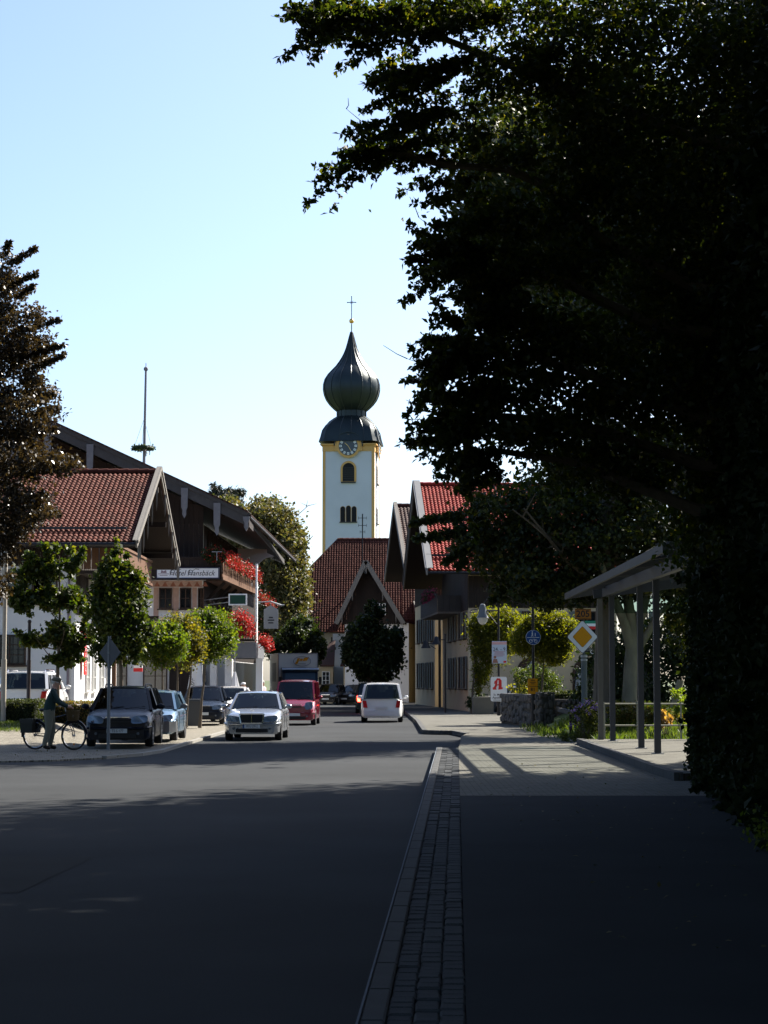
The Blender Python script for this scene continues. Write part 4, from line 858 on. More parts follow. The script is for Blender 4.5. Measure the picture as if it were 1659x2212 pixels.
# ------------------------------------------------------------------ cars
GLASS = glassmat('car glass', (.16, .19, .19)); CLEARG = glassmat('headlight glass', (.8, .85, .9)); CABIN = mat('cabin dark', (.02, .02, .022), .8, .1); SEAT = mat('seat cloth', (.045, .045, .05), .9, .2)
LAMP = mat('headlight reflector', (.34, .35, .36), .35, 0, metal=.35); REDL = mat('tail light', (.40, .01, .01), .15, 0, coat=1); ORL = mat('indicator lens', (.6, .2, .02), .2, 0, coat=1)
REDON = emit('lit brake light', (1, .04, .02), 9); ORON = emit('lit indicator', (1, .42, .06), 14, (.5, .2, .02)); PLATE = mat('number plate', (.62, .63, .62), .4, 0)
def paint(name, c, metal=.4): return mat(name, c, .25, .04, 3, metal=metal if max(c) > .1 else 0, spec=.3 if max(c) > .1 else .14, coat=.8 if max(c) > .1 else .10)
def lerp_tab(tab, y):
    for (a, p), (b, q) in zip(tab[:-1], tab[1:]):
        if y <= b: return p + (q-p)*max(0, (y-a))/(b-a)
    return tab[-1][1]
def car(name, label, loc, rz, pm, L=4.4, W=1.74, top=None, green=None, wh=(.85, 3.5), wr=.31, lights='front', plate=None, bumper=None, cat='car', grille='bar', style='hatch', rails=False, lit=(), third=False, gw=.60, plate_blue=False, pil=3, detail=True, lamp_z=.68, lamp_w=.4, lamp_h=.17, shear=.35, group=None):
    """built with its nose at y = 0 pointing to -Y, body running back to y = L"""
    t = thing(name, label, cat, loc, rz, group); H = W/2
    wid = [(0, H*.80), (.10, H*.90), (.35, H*.97), (.9, H), (L-.9, H), (L-.35, H*.97), (L-.08, H*.9), (L, H*.84)]
    ys = sorted(set([0, .04, .10, .2, .35] + [L-.35, L-.2, L-.08, L] + [.5+.09*i for i in range(int((L-1)/.09))]))
    mb = MB(); n = 0; vs = []; R_ = wr+.055
    def fy(z, y):                     # lean of nose and tail
        k = max(0, 1-y/.6); q = max(0, 1-(L-y)/.6)
        dz = max(0, z-.55); return k*dz*shear + k*max(0, .34-z)*.4 - q*dz*.16 - q*max(0, .34-z)*.4
    for y in ys:
        w = lerp_tab(wid, y); zt = lerp_tab(top, y); zb = .2
        for yw in wh:
            d = R_*R_-(y-yw)**2
            if d > 0: zb = max(zb, wr+math.sqrt(d))
        half = [(0, zt+.03), (.5*w, zt+.022), (.82*w, zt+.0), (.93*w, zt-.045), (.985*w, zt-.13), (w, (zt+.35)/2+.05), (w*.995, max(zb+.10, .42)), (w*.975, max(zb+.02, .26)), (w*.90, zb), (0, zb)]
        row = [(x, y+fy(z, y), z) for x, z in half] + [(-x, y+fy(z, y), z) for x, z in half[-2:0:-1]]
        n = len(row); vs += row
    m_ = len(ys); fs = [(i*n+k, i*n+(k+1) % n, (i+1)*n+(k+1) % n, (i+1)*n+k) for i in range(m_-1) for k in range(n)] + [tuple(range(n)), tuple(range((m_-1)*n, m_*n))[::-1]]
    mb.add(vs, fs); mb.build('body', pm, t, smooth=True)
    # greenhouse
    (y0, z0), (y1, z1), (y2, z2), (y3, z3) = green; wb, wt = H*.93, H*gw/.82
    C = lambda y, z, w, s: Vector((s*w, y, z))
    ro = MB(); prof = []; NR = 6
    vs = []
    for i in range(NR+1):
        k = i/NR; y = y1+(y2-y1)*k; z = z1+(z2-z1)*k + .055*math.sin(math.pi*k)
        ww = wt*(1-.03*abs(2*k-1))
        vs += [(x*ww, y, z+.035*(1-abs(x)**2.5)-(.05 if abs(x) > .99 else 0)) for x in (-1, -.93, -.6, 0, .6, .93, 1)]
    fs = [(i*7+k, i*7+k+1, (i+1)*7+k+1, (i+1)*7+k) for i in range(NR) for k in range(6)]
    nv = len(vs); vs2 = [(a, b, c-.045) for a, b, c in vs]; fs2 = [tuple(nv+i for i in f[::-1]) for f in fs]
    edge = list(range(7)) + [i*7+6 for i in range(1, NR+1)] + [NR*7+k for k in range(5, -1, -1)] + [i*7 for i in range(NR-1, 0, -1)]
    ro.add(vs+vs2, fs+fs2+[(a, b, b+nv, a+nv) for a, b in zip(edge, edge[1:]+edge[:1])]); ro.build('roof', pm, t, smooth=True)
    for s in (-1, 1):
        pl = MB(); b = C(y0-.02, z0-.05, wb*.97, s); a = C(y1+.02, z1-.01, wt*.965, s); pl.bar(b, a, .07, .075)
        c = C(y3-.02, z3-.05, wb*.97, s); d = C(y2-.03, z2-.01, wt*.965, s); pl.bar(c, d, .10, .12)
        pl.bar(C(y1, z1-.02, wt*.985, s), C(y2, z2-.02, wt*.985, s), .05, .06)
        for k in ((.42,) if pil < 3 else (.36, .68)):
            yb_ = y0+.35+(y3-y0-.5)*k; yt_ = y1+(y2-y1)*(k-.06); pl.bar(C(yb_, z0-.02, wb*.985, s), C(yt_, z1+.0, wt*.985, s), .06, .08)
        pl.build('window_frame', pm, t)
    def glasspane(nm, a, b, c, d, bulge):      # a-b lower edge, c-d upper
        g = MB(); N = 8; vs = []
        for (p, q) in ((a, b), (c, d)):
            for i in range(N+1): k = i/N; vs.append(p.lerp(q, k)+Vector((0, bulge*(1-(2*k-1)**2), 0)))
        g.add(vs, [(i, i+1, N+2+i, N+1+i) for i in range(N)]); return g.build(nm, GLASS, t, smooth=True)
    glasspane('windscreen', C(y0, z0-.04, wb*.93, -1), C(y0, z0-.04, wb*.93, 1), C(y1, z1+.0, wt*.94, -1), C(y1, z1+.0, wt*.94, 1), -.07)
    glasspane('rear_window', C(y3, z3-.02, wb*.9, -1), C(y3, z3-.02, wb*.9, 1), C(y2, z2+.0, wt*.92, -1), C(y2, z2, wt*.92, 1), .05)
    for s in (-1, 1):
        g = MB(); a, b, c, d = C(y0+.12, z0-.04, wb*.96, s), C(y3-.15, z3-.04, wb*.96, s), C(y2-.06, z2-.03, wt*.955, s), C(y1+.06, z1-.03, wt*.955, s); g.poly([a, b, c, d]); g.build('side_window', GLASS, t)
    se = MB(); zf = z0-.12
    se.box(-wb*.9, y0+.1, zf-.1, wb*.9, y3-.1, zf+.05); se.build('cabin_floor', CABIN, t)
    for s in (-1, 1):
        q = MB(); q.obox((s*.36, y0+1.15, zf+.2), ((1, 0, 0), (0, 1, .15), (0, -.15, 1)), (.22, .06, .3)); q.ball((s*.36, y0+1.24, zf+.58), .1, 8, 5, (1.2, .6, .9)); q.build('seat', SEAT, t, smooth=True)
    q = MB(); q.box(-.55, y0+2.0, zf, .55, y0+2.12, zf+.42); q.build('seat', SEAT, t)
    q = MB(); sx = .36; q.tube([(sx+.17*math.cos(R(a)), y0+.55+.05*math.sin(R(a)), zf+.18+.17*math.sin(R(a))) for a in range(0, 361, 30)], .015, 5); q.build('steering_wheel', BLKPL, t)
    MB().box(-wb*.8, y0+.08, z0-.08, wb*.8, y0+.45, z0-.005).build('dashboard', CABIN, t)
    # wheels
    for yw in wh:
        for s in (-1, 1):
            w = MB(); w.lathe([(wr*.62, -.095), (wr*.93, -.10), (wr, -.07), (wr, .07), (wr*.93, .10), (wr*.62, .095)], 22).xf(Matrix.Translation((s*(H-.115), yw, wr)) @ Matrix.Rotation(R(90), 4, 'Y')); wo = w.build('wheel', RUBBER, t, smooth=True)
            r = MB(); r.lathe([(wr*.66, -.02), (wr*.64, .0), (wr*.55, -.03), (.06, -.02), (.05, .012)], 20)
            for k in range(7):
                a = 2*math.pi*k/7; r.obox((math.cos(a)*wr*.38, math.sin(a)*wr*.38, .0), ((math.cos(a), math.sin(a), 0), (-math.sin(a), math.cos(a), 0), (0, 0, 1)), (wr*.24, .022, .012))
            r.xf(Matrix.Translation((s*(H-.115)+s*.088, yw, wr)) @ Matrix.Rotation(R(90*s), 4, 'Y')); r.build('rim', RIM, wo, smooth=True)
    # mirrors, bumper trim, plates, lights
    for s in (-1, 1):
        q = MB(); q.ball((s*(H+.12), y0+.42, z0+.06), .1, 10, 6, (1.1, .55, .75)); q.bar((s*(H-.04), y0+.4, z0-.02), (s*(H+.06), y0+.42, z0+.03), .04); q.build('mirror', bumper or pm, t, smooth=True)
    NY = lambda z, x=0: fy(z, 0) + .10*(abs(x)/H)**2*1.5
    bm = bumper or BLKPL
    q = MB(); q.box(-H*.55, -.012, .25, H*.55, .05, .36); q.build('air_intake', BLKPL, t)
    if bumper:
        q = MB(); zs = (.26, .56); q.box(-H*.80, -.05, zs[0], H*.80, .1, zs[1])
        for s in (-1, 1): q.prism([(s*H*.80, -.05, zs[0]), (s*H*1.0, .22, zs[0]), (s*H*1.01, .5, zs[0]), (s*H*.8, .5, zs[0])], (0, 0, zs[1]-zs[0]))
        q.build('bumper', bumper, t)
    else:
        q = MB(); q.tube([(-H*.97, .34, .52), (-H*.9, .10, .50), (-H*.7, -.005, .49), (0, -.02, .49), (H*.7, -.005, .49), (H*.9, .10, .50), (H*.97, .34, .52)], .035, 6); q.build('bumper', pm, t, smooth=True)
    for s in (-1, 1):
        x = s*H*(.86-lamp_w*.5/1.0); hw = lamp_w/2
        y = NY(lamp_z, x)
        vs = MB(); pr = []
        for a in range(0, 360, 24):
            ca, sa = math.cos(R(a)), math.sin(R(a)); e = .55
            px = x + hw*math.copysign(abs(ca)**e, ca); pz = lamp_z + lamp_h/2*math.copysign(abs(sa)**e, sa) + (px*s-abs(x))*.10
            pr.append((px, NY(pz, 0)-.035 + max(0, abs(px)/H-.62)**1.6*.75, pz))
        vs.prism(pr, (0, .12, 0)); o = vs.build('headlight', LAMP, t)
        g = MB(); g.prism([(p[0], p[1]-.016, p[2]) for p in pr], (0, .004, 0)); g.build('lens', CLEARG, o)
        if lit and 'front' in lit:
            g = MB(); g.ball((x+s*.08, y-.07, lamp_z), .06, 8, 6); g.build('bulb', ORON, o)
    if grille == 'bar':
        for k, z in enumerate((lamp_z-.06, lamp_z, lamp_z+.055)): MB().box(-H*.36, NY(z)-.03, z-.015, H*.36, NY(z)+.03, z+.012).build('grille_bar', CHROME if k == 2 else BLKPL, t)
    elif grille == 'chrome':
        z0g, z1g = lamp_z-.12, lamp_z+.12; w0, w1 = .29, .335
        q = MB(); q.prism([(-w0, NY(z0g)-.05, z0g), (w0, NY(z0g)-.05, z0g), (w1, NY(z1g)-.05, z1g), (-w1, NY(z1g)-.05, z1g)], (0, .1, 0)); o = q.build('grille', BLKPL, t)
        for i in range(5):
            z = z0g+.04+i*.04; MB().box(-w0-.0, NY(z)-.062, z-.006, w0, NY(z)-.045, z+.006).build('slat', BLKPL, o)
        q = MB(); A = [(-w0-.02, z0g-.02), (w0+.02, z0g-.02), (w1+.03, z1g+.02), (-w1-.03, z1g+.02)]
        for a, b in zip(A, A[1:]+A[:1]): q.bar((a[0], NY(a[1])-.06, a[1]), (b[0], NY(b[1])-.06, b[1]), .03, .035)
        q.bar((0, NY(z0g)-.065, z0g), (0, NY(z1g)-.065, z1g), .022); q.build('grille_frame', CHROME, o)
        q = MB(); zc = z1g+.12; yc = NY(z1g)+.02; q.tube([(.04*math.cos(R(a)), yc, zc+.04*math.sin(R(a))) for a in range(0, 361, 30)], .006, 5)
        for a in (90, 210, 330): q.bar((0, yc, zc), (.04*math.cos(R(a)), yc, zc+.04*math.sin(R(a))), .006)
        q.bar((0, yc, zc-.09), (0, yc, zc-.04), .01); q.build('bonnet_star', CHROME, t)
    z = .43; q = MB(); yq = -.062 if bumper else -.06; q.box(-.26, yq, z-.055, .26, yq+.02, z+.055); po = q.build('licence_plate', PLATE, t)
    if plate_blue: MB().box(-.258, yq-.003, z-.053, -.215, yq+.001, z+.053).build('country_strip', BLUEP, po)
    if plate: text(plate, .105, INK, po, (.02, yq-.004, z), (1, 0, 0), (0, -1, 0), 'lettering', .001, sx=.8)
    for s in (-1, 1): MB().lathe([(.035, 0), (.038, .02), (.02, .025)], 12).xf(Matrix.Translation((s*H*.62, -.0, .36)) @ Matrix.Rotation(R(90), 4, 'X')).build('fog_light', mat('fog lamp glass', (.12, .13, .14), .2, 0), t)
    wp = MB()
    for a, b in ((-.55, .05), (.08, .62)): wp.bar((a, y0-.05, z0-.0), (b, y0+.05, z0+.06), .015)
    wp.build('wipers', BLKPL, t)
    # tail
    TY = lambda z: L + fy(z, L)
    for s in (-1, 1):
        zt = .78; q = MB(); q.prism([(s*H*.66, TY(zt)-.06, zt-.15), (s*H*.86, TY(zt)-.10, zt-.15), (s*H*.90, TY(zt)-.12, zt+.15), (s*H*.72, TY(zt)-.08, zt+.15)], (0, .12, 0)); q.build('tail_light', REDON if ('rear' in lit) else REDL, t)
    z = .62; MB().box(-.26, TY(z)-.03, z-.055, .26, TY(z)+.012, z+.055).build('licence_plate', PLATE, t)
    MB().box(-H*.82, L-.06, .28, H*.82, L+.03, .5).build('rear_bumper', bumper or pm, t)
    if rails:
        for s in (-1, 1): MB().tube([(s*wt*.86, y1+.25, z1+.02), (s*wt*.86, y1+.4, z1+.12), (s*wt*.86, y2-.35, z2+.12), (s*wt*.86, y2-.2, z2+.04)], .022, 6).build('roof_rail', BLKPL if pm.name[0] != 'w' else CHROME, t, smooth=True)
    for s in (-1, 1):       # door seams and handles
        q = MB()
        for y in (y0+.35, (y0+y3)/2+.1): q.box(s*(H+.001)-.004, y, .34, s*(H+.001)+.004, y+.012, z0-.08)
        for y in ((y0+y3)/2-.12, (y0+y3)/2+.95): q.box(s*(H+.0)-.02, y, z0-.17, s*(H+.0)+.02, y+.16, z0-.14)
        q.build('door_seam', BLKPL, t)
    return t
hatch_top = [(0, .70), (.25, .76), (.95, .90), (3.3, .95), (4.2, .93)]
D = lambda dx, Y: X(dx, Y)
car('parked_minivan', 'black people carrier parked at the kerb behind the man with the bicycle', (-6.85, 51.6, .07), R(1.5), paint('black blue paint', (.006, .008, .014)), 4.5, 1.74, [(0, .72), (.3, .82), (1.0, .96), (3.6, 1.0), (4.5, .98)], [(1.0, .98), (1.75, 1.50), (4.0, 1.48), (4.4, 1.0)], (.85, 3.5), .32, plate='TS S 177', rails=True, lamp_z=.72, lamp_w=.42, lamp_h=.2, bumper=None, gw=.585)
car('parked_car', 'light blue small hatchback parked behind the black people carrier', (-6.72, 56.9, .07), R(0), paint('light blue paint', (.15, .25, .36), .5), 3.8, 1.62, [(0, .68), (.25, .76), (.9, .90), (3.2, .92), (3.8, .9)], [(.85, .92), (1.5, 1.35), (3.2, 1.36), (3.7, .92)], (.72, 3.1), .28, bumper=mat('grey bumper plastic', (.10, .105, .11), .5), pil=2, lamp_z=.66, lamp_w=.34)
car('parked_car', 'dark blue hatchback parked behind the grey wheelie bin', (-7.05, 77.8, .07), R(2), paint('dark blue paint', (.014, .02, .032)), 4.1, 1.72, hatch_top, [(.95, .93), (1.7, 1.42), (3.4, 1.42), (4.0, .95)], (.8, 3.3), .30, plate='', lamp_z=.68, lamp_w=.38)
car('parked_car', 'small white car partly hidden behind the dark blue hatchback', (-6.55, 84.5, .07), R(0), paint('white paint a', (.7, .71, .72), 0), 3.7, 1.62, [(0, .68), (.25, .76), (.9, .90), (3.2, .92), (3.7, .9)], [(.85, .92), (1.5, 1.38), (3.2, 1.38), (3.6, .92)], (.72, 3.0), .28, pil=2)
car('sedan', 'silver saloon with chrome grille driving towards us at the left of the road', (X(545.5, 60), 59.7, 0), R(-1.2), paint('silver paint', (.42, .44, .47), .75), 4.5, 1.72, [(0, .70), (.2, .78), (1.2, .92), (3.5, .96), (4.4, .98), (4.5, .94)], [(1.25, .94), (2.0, 1.38), (3.2, 1.38), (3.85, .98)], (.82, 3.5), .31, plate='M U 2912', grille='chrome', plate_blue=True, lamp_z=.66, lamp_w=.42, lamp_h=.17, gw=.60, shear=.2)
rv = (X(636, 80.5), 79.9, 0)
car('red_van', 'dark red high roofed van following the silver saloon with a driver inside', rv, R(-1.5), paint('crimson paint', (.20, .010, .028), .3), 4.1, 1.72, [(0, .74), (.25, .86), (.75, 1.02), (3.8, 1.05), (4.1, 1.0)], [(.72, 1.05), (1.35, 1.72), (3.95, 1.74), (4.05, 1.05)], (.8, 3.4), .31, plate='', lamp_z=.78, lamp_w=.32, lamp_h=.3, gw=.68, cat='van')
car('white_minivan', 'white people carrier driving away from us with red tail lights', (X(823, 85.3)+.10, 89.7, 0), R(180-1.0), paint('white paint b', (.72, .73, .74), 0), 4.4, 1.80, [(0, .72), (.3, .84), (1.0, .98), (3.9, 1.02), (4.4, 1.0)], [(1.0, 1.0), (1.7, 1.62), (4.1, 1.60), (4.36, 1.02)], (.85, 3.5), .31, gw=.64)
car('dark_car', 'dark car waiting ahead of the white people carrier with brake light lit', (-.70, 113.2, 0), R(180), paint('dark green paint', (.02, .03, .028)), 4.3, 1.72, [(0, .72), (.3, .84), (1.0, .98), (3.9, 1.02), (4.3, 1.0)], [(1.0, 1.0), (1.7, 1.58), (4.0, 1.58), (4.25, 1.02)], (.85, 3.5), .31, lit=('rear',))
car('parked_car', 'dark estate car parked askew at the far end of the street', (X(735, 149)+.3, 147.5, 0), R(-24), paint('charcoal paint', (.03, .033, .035)), 4.5, 1.74, [(0, .70), (.2, .78), (1.2, .92), (4.2, .96), (4.5, .94)], [(1.2, .94), (1.95, 1.40), (3.9, 1.40), (4.4, .96)], (.82, 3.5), .31)
car('parked_car', 'black car half hidden right behind the lorry', (X(703, 146), 146, 0), R(-10), paint('black paint b', (.012, .012, .014)), 4.2, 1.7, hatch_top, [(.95, .93), (1.7, 1.46), (3.4, 1.46), (4.0, .95)], (.8, 3.3), .30)
car('white_suv', 'white estate car with roof rails seen over the clipped hedge at left', (X(50, 66)-.1, 71.0, .5), R(180), paint('white paint c', (.72, .73, .75), 0), 4.6, 1.80, [(0, .74), (.3, .86), (1.0, 1.0), (4.2, 1.02), (4.6, 1.0)], [(1.0, 1.0), (1.7, 1.52), (4.1, 1.52), (4.55, 1.02)], (.85, 3.6), .33, rails=True, gw=.66)
car('parked_car', 'pale car roof showing above the dark hedge behind the stone wall', (X(1222, 100), 98, .02), R(60), paint('silver paint b', (.45, .47, .5), .6), 4.1, 1.7, hatch_top, [(.95, .93), (1.7, 1.46), (3.4, 1.46), (4.0, .95)], (.8, 3.3), .30)

def truck():
    t = thing('box_lorry', 'box lorry with dark cab and oval yellow emblem coming down the street', 'lorry', (X(650, 126), 125.2, 0), R(8.0)); CB = paint('dark blue cab', (.012, .02, .04)); BX = mat('lorry box white', (.66, .68, .66), .5, .06, 1, dirt=.15)
    b = MB(); b.box(-1.23, 1.5, .95, 1.23, 8.2, 3.48); b.build('box_body', BX, t)
    e = MB()
    for x in (-1.23, 1.23): e.box(x-.03, 1.47, .9, x+.03, 1.53, 3.5)
    e.box(-1.26, 1.46, 3.44, 1.26, 8.24, 3.5); e.build('box_edge', STEEL, t)
    MB().box(-1.27, 1.55, 1.1, -1.235, 1.75, 3.4).build('yellow_stripe', YELP, t)
    MB().box(-1.25, 3.4, 1.7, -1.233, 6.0, 2.9).build('side_panel', mat('grey print b', (.25, .27, .27), .6), t)
    c = MB(); c.prism([(-1.1, 0, .5), (-1.1, 0, 1.35), (-1.1, .25, 2.35), (-1.1, .5, 2.55), (-1.1, 1.45, 2.58), (-1.1, 1.45, .5)], (2.2, 0, 0)); c.build('cab', CB, t)
    g = MB(); g.prism([(-.98, -.01, 1.42), (.98, -.01, 1.42), (.92, .22, 2.28), (-.92, .22, 2.28)], (0, -.02, 0)); g.build('windscreen', mat('lorry glass', (.02, .05, .09), .08, 0), t)
    v = MB(); v.prism([(-1.15, .1, 2.55), (-1.15, -.22, 2.45), (-1.15, .02, 2.33)], (2.3, 0, 0)); v.build('sun_visor', mat('blue visor', (.03, .08, .16), .3), t)
    for s in (-1, 1):
        MB().box(s*.82-.16, -.04, .72, s*.82+.16, .02, .92).build('headlight', LAMP, t)
        m = MB(); m.box(s*1.25-.08, .0, 1.5, s*1.25+.08, .1, 2.0); m.bar((s*1.1, .1, 1.9), (s*1.22, .05, 1.9), .03); m.build('mirror', BLKPL, t)
        for y in (.95, 6.4): MB().lathe([(.25, -.13), (.43, -.14), (.46, -.09), (.46, .09), (.43, .14), (.25, .13)], 18).xf(Matrix.Translation((s*.98, y, .46)) @ Matrix.Rotation(R(90), 4, 'Y')).build('wheel', RUBBER, t, smooth=True)
    MB().ball((.98, -.06, .82), .13, 10, 6, (1, .4, 1)).build('indicator_light', ORON, t)
    MB().box(-1.12, -.10, .38, 1.12, .1, .66).build('bumper', BLKPL, t)
    for i in range(4): MB().box(-.7, -.03, .98+i*.08, .7, .01, 1.02+i*.08).build('grille_bar', BLKPL, t)
    MB().box(-1.0, 1.4, .5, 1.0, 8.0, .9).build('chassis', BLKPL, t)
    MB().box(-.26, -.115, .45, .26, -.10, .56).build('licence_plate', PLATE, t)
    em = MB(); em.tube([(.25+.55*math.cos(R(a)), 1.45, 2.98+.30*math.sin(R(a))) for a in range(0, 361, 15)], .018, 5); o = em.build('emblem', mat('grey ring', (.22, .24, .26), .5, 0), t)
    y = MB()
    for pts in ([(-.15, 2.86), (-.05, 3.16), (.12, 3.2), (.0, 2.9)], [(.06, 3.02), (.16, 3.16), (.32, 3.12), (.22, 3.0)], [(.28, 3.0), (.38, 3.2), (.70, 3.26), (.55, 3.02)], [(-.22, 2.8), (-.15, 2.95), (.0, 2.9), (-.05, 2.82)]): y.prism([(a, 1.452, b) for a, b in pts], (0, -.012, 0))
    y.build('yellow_letters', YELP, o); em = MB(); em.box(.0, 1.44, 2.80, .48, 1.452, 2.84); em.build('lettering', mat('grey ring', ()), o)
truck()

# ------------------------------------------------------------------ people
def skin_body(pts, edges, rad, root, name, mats, matf, parent, sub=2):
    me = bpy.data.meshes.new(name); me.from_pydata([tuple(p) for p in pts], edges, []); o = bpy.data.objects.new(name, me); COL.objects.link(o)
    sk = o.modifiers.new('s', 'SKIN'); sk.use_smooth_shade = True
    for i, r in enumerate(rad): me.skin_vertices[0].data[i].radius = (r, r) if not isinstance(r, tuple) else r; me.skin_vertices[0].data[i].use_root = (i == root)
    ss = o.modifiers.new('u', 'SUBSURF'); ss.levels = sub; ss.render_levels = sub
    dg = bpy.context.evaluated_depsgraph_get(); dg.update(); m2 = bpy.data.meshes.new_from_object(o.evaluated_get(dg)); bpy.data.objects.remove(o); m2.name = name
    m2.materials.clear(); [m2.materials.append(m) for m in mats]
    for p in m2.polygons: p.material_index = matf(p.center); p.use_smooth = True
    return link(name, m2, parent)
SKIN = mat('skin', (.42, .24, .17), .6, .1, 8)
def person(label, loc, rz, pose, top, legs, cap=None, hair=(.35, .33, .3), scale=1.0, seated=False, group=None, shoes=True):
    t = thing('person', label, 'person', loc, rz, group); t.scale = (scale,)*3; V = Vector
    J = pose; SL, SR = J['sl'], J['sr']
    names = ['pel', 'wst', 'chs', 'nk', 'hd0', 'hd1', 'sl', 'el', 'wl', 'hl', 'sr', 'er', 'wr', 'hr', 'hpl', 'kl', 'al', 'tl', 'hpr', 'kr', 'ar', 'tr']
    idx = {n: i for i, n in enumerate(names)}; P = [V(J[n]) for n in names]
    rad = dict(pel=(.19, .165), wst=(.19, .17), chs=(.20, .165), nk=.065, hd0=(.085, .095), hd1=(.09, .10), sl=.088, el=.062, wl=.042, hl=(.028, .042), sr=.088, er=.062, wr=.042, hr=(.028, .042), hpl=.13, kl=.09, al=.07, tl=.05, hpr=.13, kr=.09, ar=.07, tr=.045)
    E = [('pel', 'wst'), ('wst', 'chs'), ('chs', 'nk'), ('nk', 'hd0'), ('hd0', 'hd1'), ('chs', 'sl'), ('sl', 'el'), ('el', 'wl'), ('wl', 'hl'), ('chs', 'sr'), ('sr', 'er'), ('er', 'wr'), ('wr', 'hr'), ('pel', 'hpl'), ('hpl', 'kl'), ('kl', 'al'), ('al', 'tl'), ('pel', 'hpr'), ('hpr', 'kr'), ('kr', 'ar'), ('ar', 'tr')]
    segs = [(P[idx[a]], P[idx[b]], a, b) for a, b in E]
    def mf(c):
        c = V(c); best = min(segs, key=lambda s: (c - (s[0]+(s[1]-s[0])*max(0, min(1, (c-s[0]).dot(s[1]-s[0])/max(1e-6, (s[1]-s[0]).length_squared))))).length)
        a, b = best[2], best[3]
        if b in ('hl', 'hr', 'hd0', 'hd1'): return 2
        if a == 'chs' and b == 'nk' and c.z > J['nk'][2]-.01: return 2
        if b in ('tl', 'tr'): return 3
        if a in ('hpl', 'hpr', 'kl', 'kr') or (a == 'pel' and c.z < J['pel'][2]+.04): return 1
        return 0
    skin_body(P, [(idx[a], idx[b]) for a, b in E], [rad[n] for n in names], 0, 'body', [top, legs, SKIN, mat('dark shoes', (.02, .015, .012), .6)], mf, t)
    for s in ('l', 'r'):                      # fingers and thumb
        w, h = V(J['w'+s]), V(J['h'+s]); d = (h-w).normalized(); sd_ = d.cross(V((0, 0, 1))).normalized() if abs(d.z) < .95 else V((0, 1, 0)); dn = d.cross(sd_).normalized()
        if dn.z > 0: dn = -dn
        m = MB()
        for k, L in zip((-1.5, -.5, .5, 1.5), (.068, .078, .074, .058)):
            a = h + sd_*k*.019 - d*.01; b = a + d*L*.6 + dn*.008; c = b + d*L*.25 + dn*L*.5; m.tube([a, b, c], [.010, .0095, .007], 6)
        a = w.lerp(h, .6) - sd_*.03; m.tube([a, a + d*.035 - sd_*.022, a + d*.065 - sd_*.012 + dn*.02], [.012, .011, .008], 6); m.build('fingers', SKIN, t, smooth=True)
    h = V(J['hd0']).lerp(V(J['hd1']), .45); f = V(J.get('face', (0, -1, 0))).normalized(); sd_ = f.cross(V((0, 0, 1))).normalized(); up = sd_.cross(f)
    m = MB(); m.prism([h+f*.085+up*.02, h+f*.085-up*.035+sd_*.017, h+f*.12-up*.03, h+f*.085-up*.035-sd_*.017], -f*.01+up*.001); m.build('nose', SKIN, t)
    m = MB()
    for s in (-1, 1): m.ball(h+f*.083+sd_*s*.032+up*.025, .011, 6, 4)
    m.ball(h+f*.082-up*.062, .013, 6, 4, (1.6, .6, .5) if abs(f.y) > .5 else (.6, 1.6, .5)); m.build('eyes_and_mouth', mat('eye dark', (.03, .015, .012), .4, 0), t)
    m = MB()
    for s in (-1, 1): m.ball(h+sd_*s*.088-f*.005, .028, 6, 5, (.5, .8, 1) if abs(f.y) > .5 else (.8, .5, 1))
    m.build('ears', SKIN, t, smooth=True)
    if hair: 
        m = MB(); m.ball(h+up*.035-f*.022, .108, 14, 8, (.86, 1, .95) if abs(f.y) > .5 else (1, .86, .95)); m.build('hair', mat('hair %s' % hair[0], hair, .8, .2, 30), t, smooth=True)
    if cap:
        m = MB(); m.ball(h+up*.075-f*.005, .118, 16, 8, (.9, 1.08, .62) if abs(f.y) > .5 else (1.08, .9, .62)); m.build('cap', cap, t, smooth=True)
        m = MB(); m.prism([h+up*.055+f*.07+sd_*.08, h+up*.045+f*.16+sd_*.045, h+up*.043+f*.175, h+up*.045+f*.16-sd_*.045, h+up*.055+f*.07-sd_*.08], up*.012); m.build('cap_peak', cap, t)
    return t
# man pushing a bicycle, walking to the right (+x); he stands on the near side of it
pose = dict(pel=(0, 0, .95), wst=(.02, 0, 1.12), chs=(.06, 0, 1.38), nk=(.12, 0, 1.53), hd0=(.155, 0, 1.60), hd1=(.17, 0, 1.73),
    sl=(.08, .19, 1.42), el=(.24, .23, 1.19), wl=(.46, .27, 1.07), hl=(.55, .28, 1.055), sr=(.08, -.19, 1.42), er=(.22, -.20, 1.17), wr=(.45, -.06, 1.07), hr=(.54, -.03, 1.055),
    hpl=(0, .10, .90), kl=(.09, .11, .50), al=(.02, .12, .085), tl=(.19, .12, .04), hpr=(-.01, -.10, .90), kr=(.0, -.11, .50), ar=(-.12, -.12, .085), tr=(.06, -.12, .04), face=(1, -.12, -.15))
mx, my = X(108, 50.2), 50.15
person('elderly man in dark green jumper and flat cap pushing a bicycle', (mx, my, .07), R(8), pose, mat('dark green wool', (.016, .036, .036), .95, .2, 30), mat('khaki trousers', (.15, .145, .11), .9, .15, 20), mat('tweed cap', (.13, .12, .085), .9, .3, 60), (.5, .48, .45), 1.0)
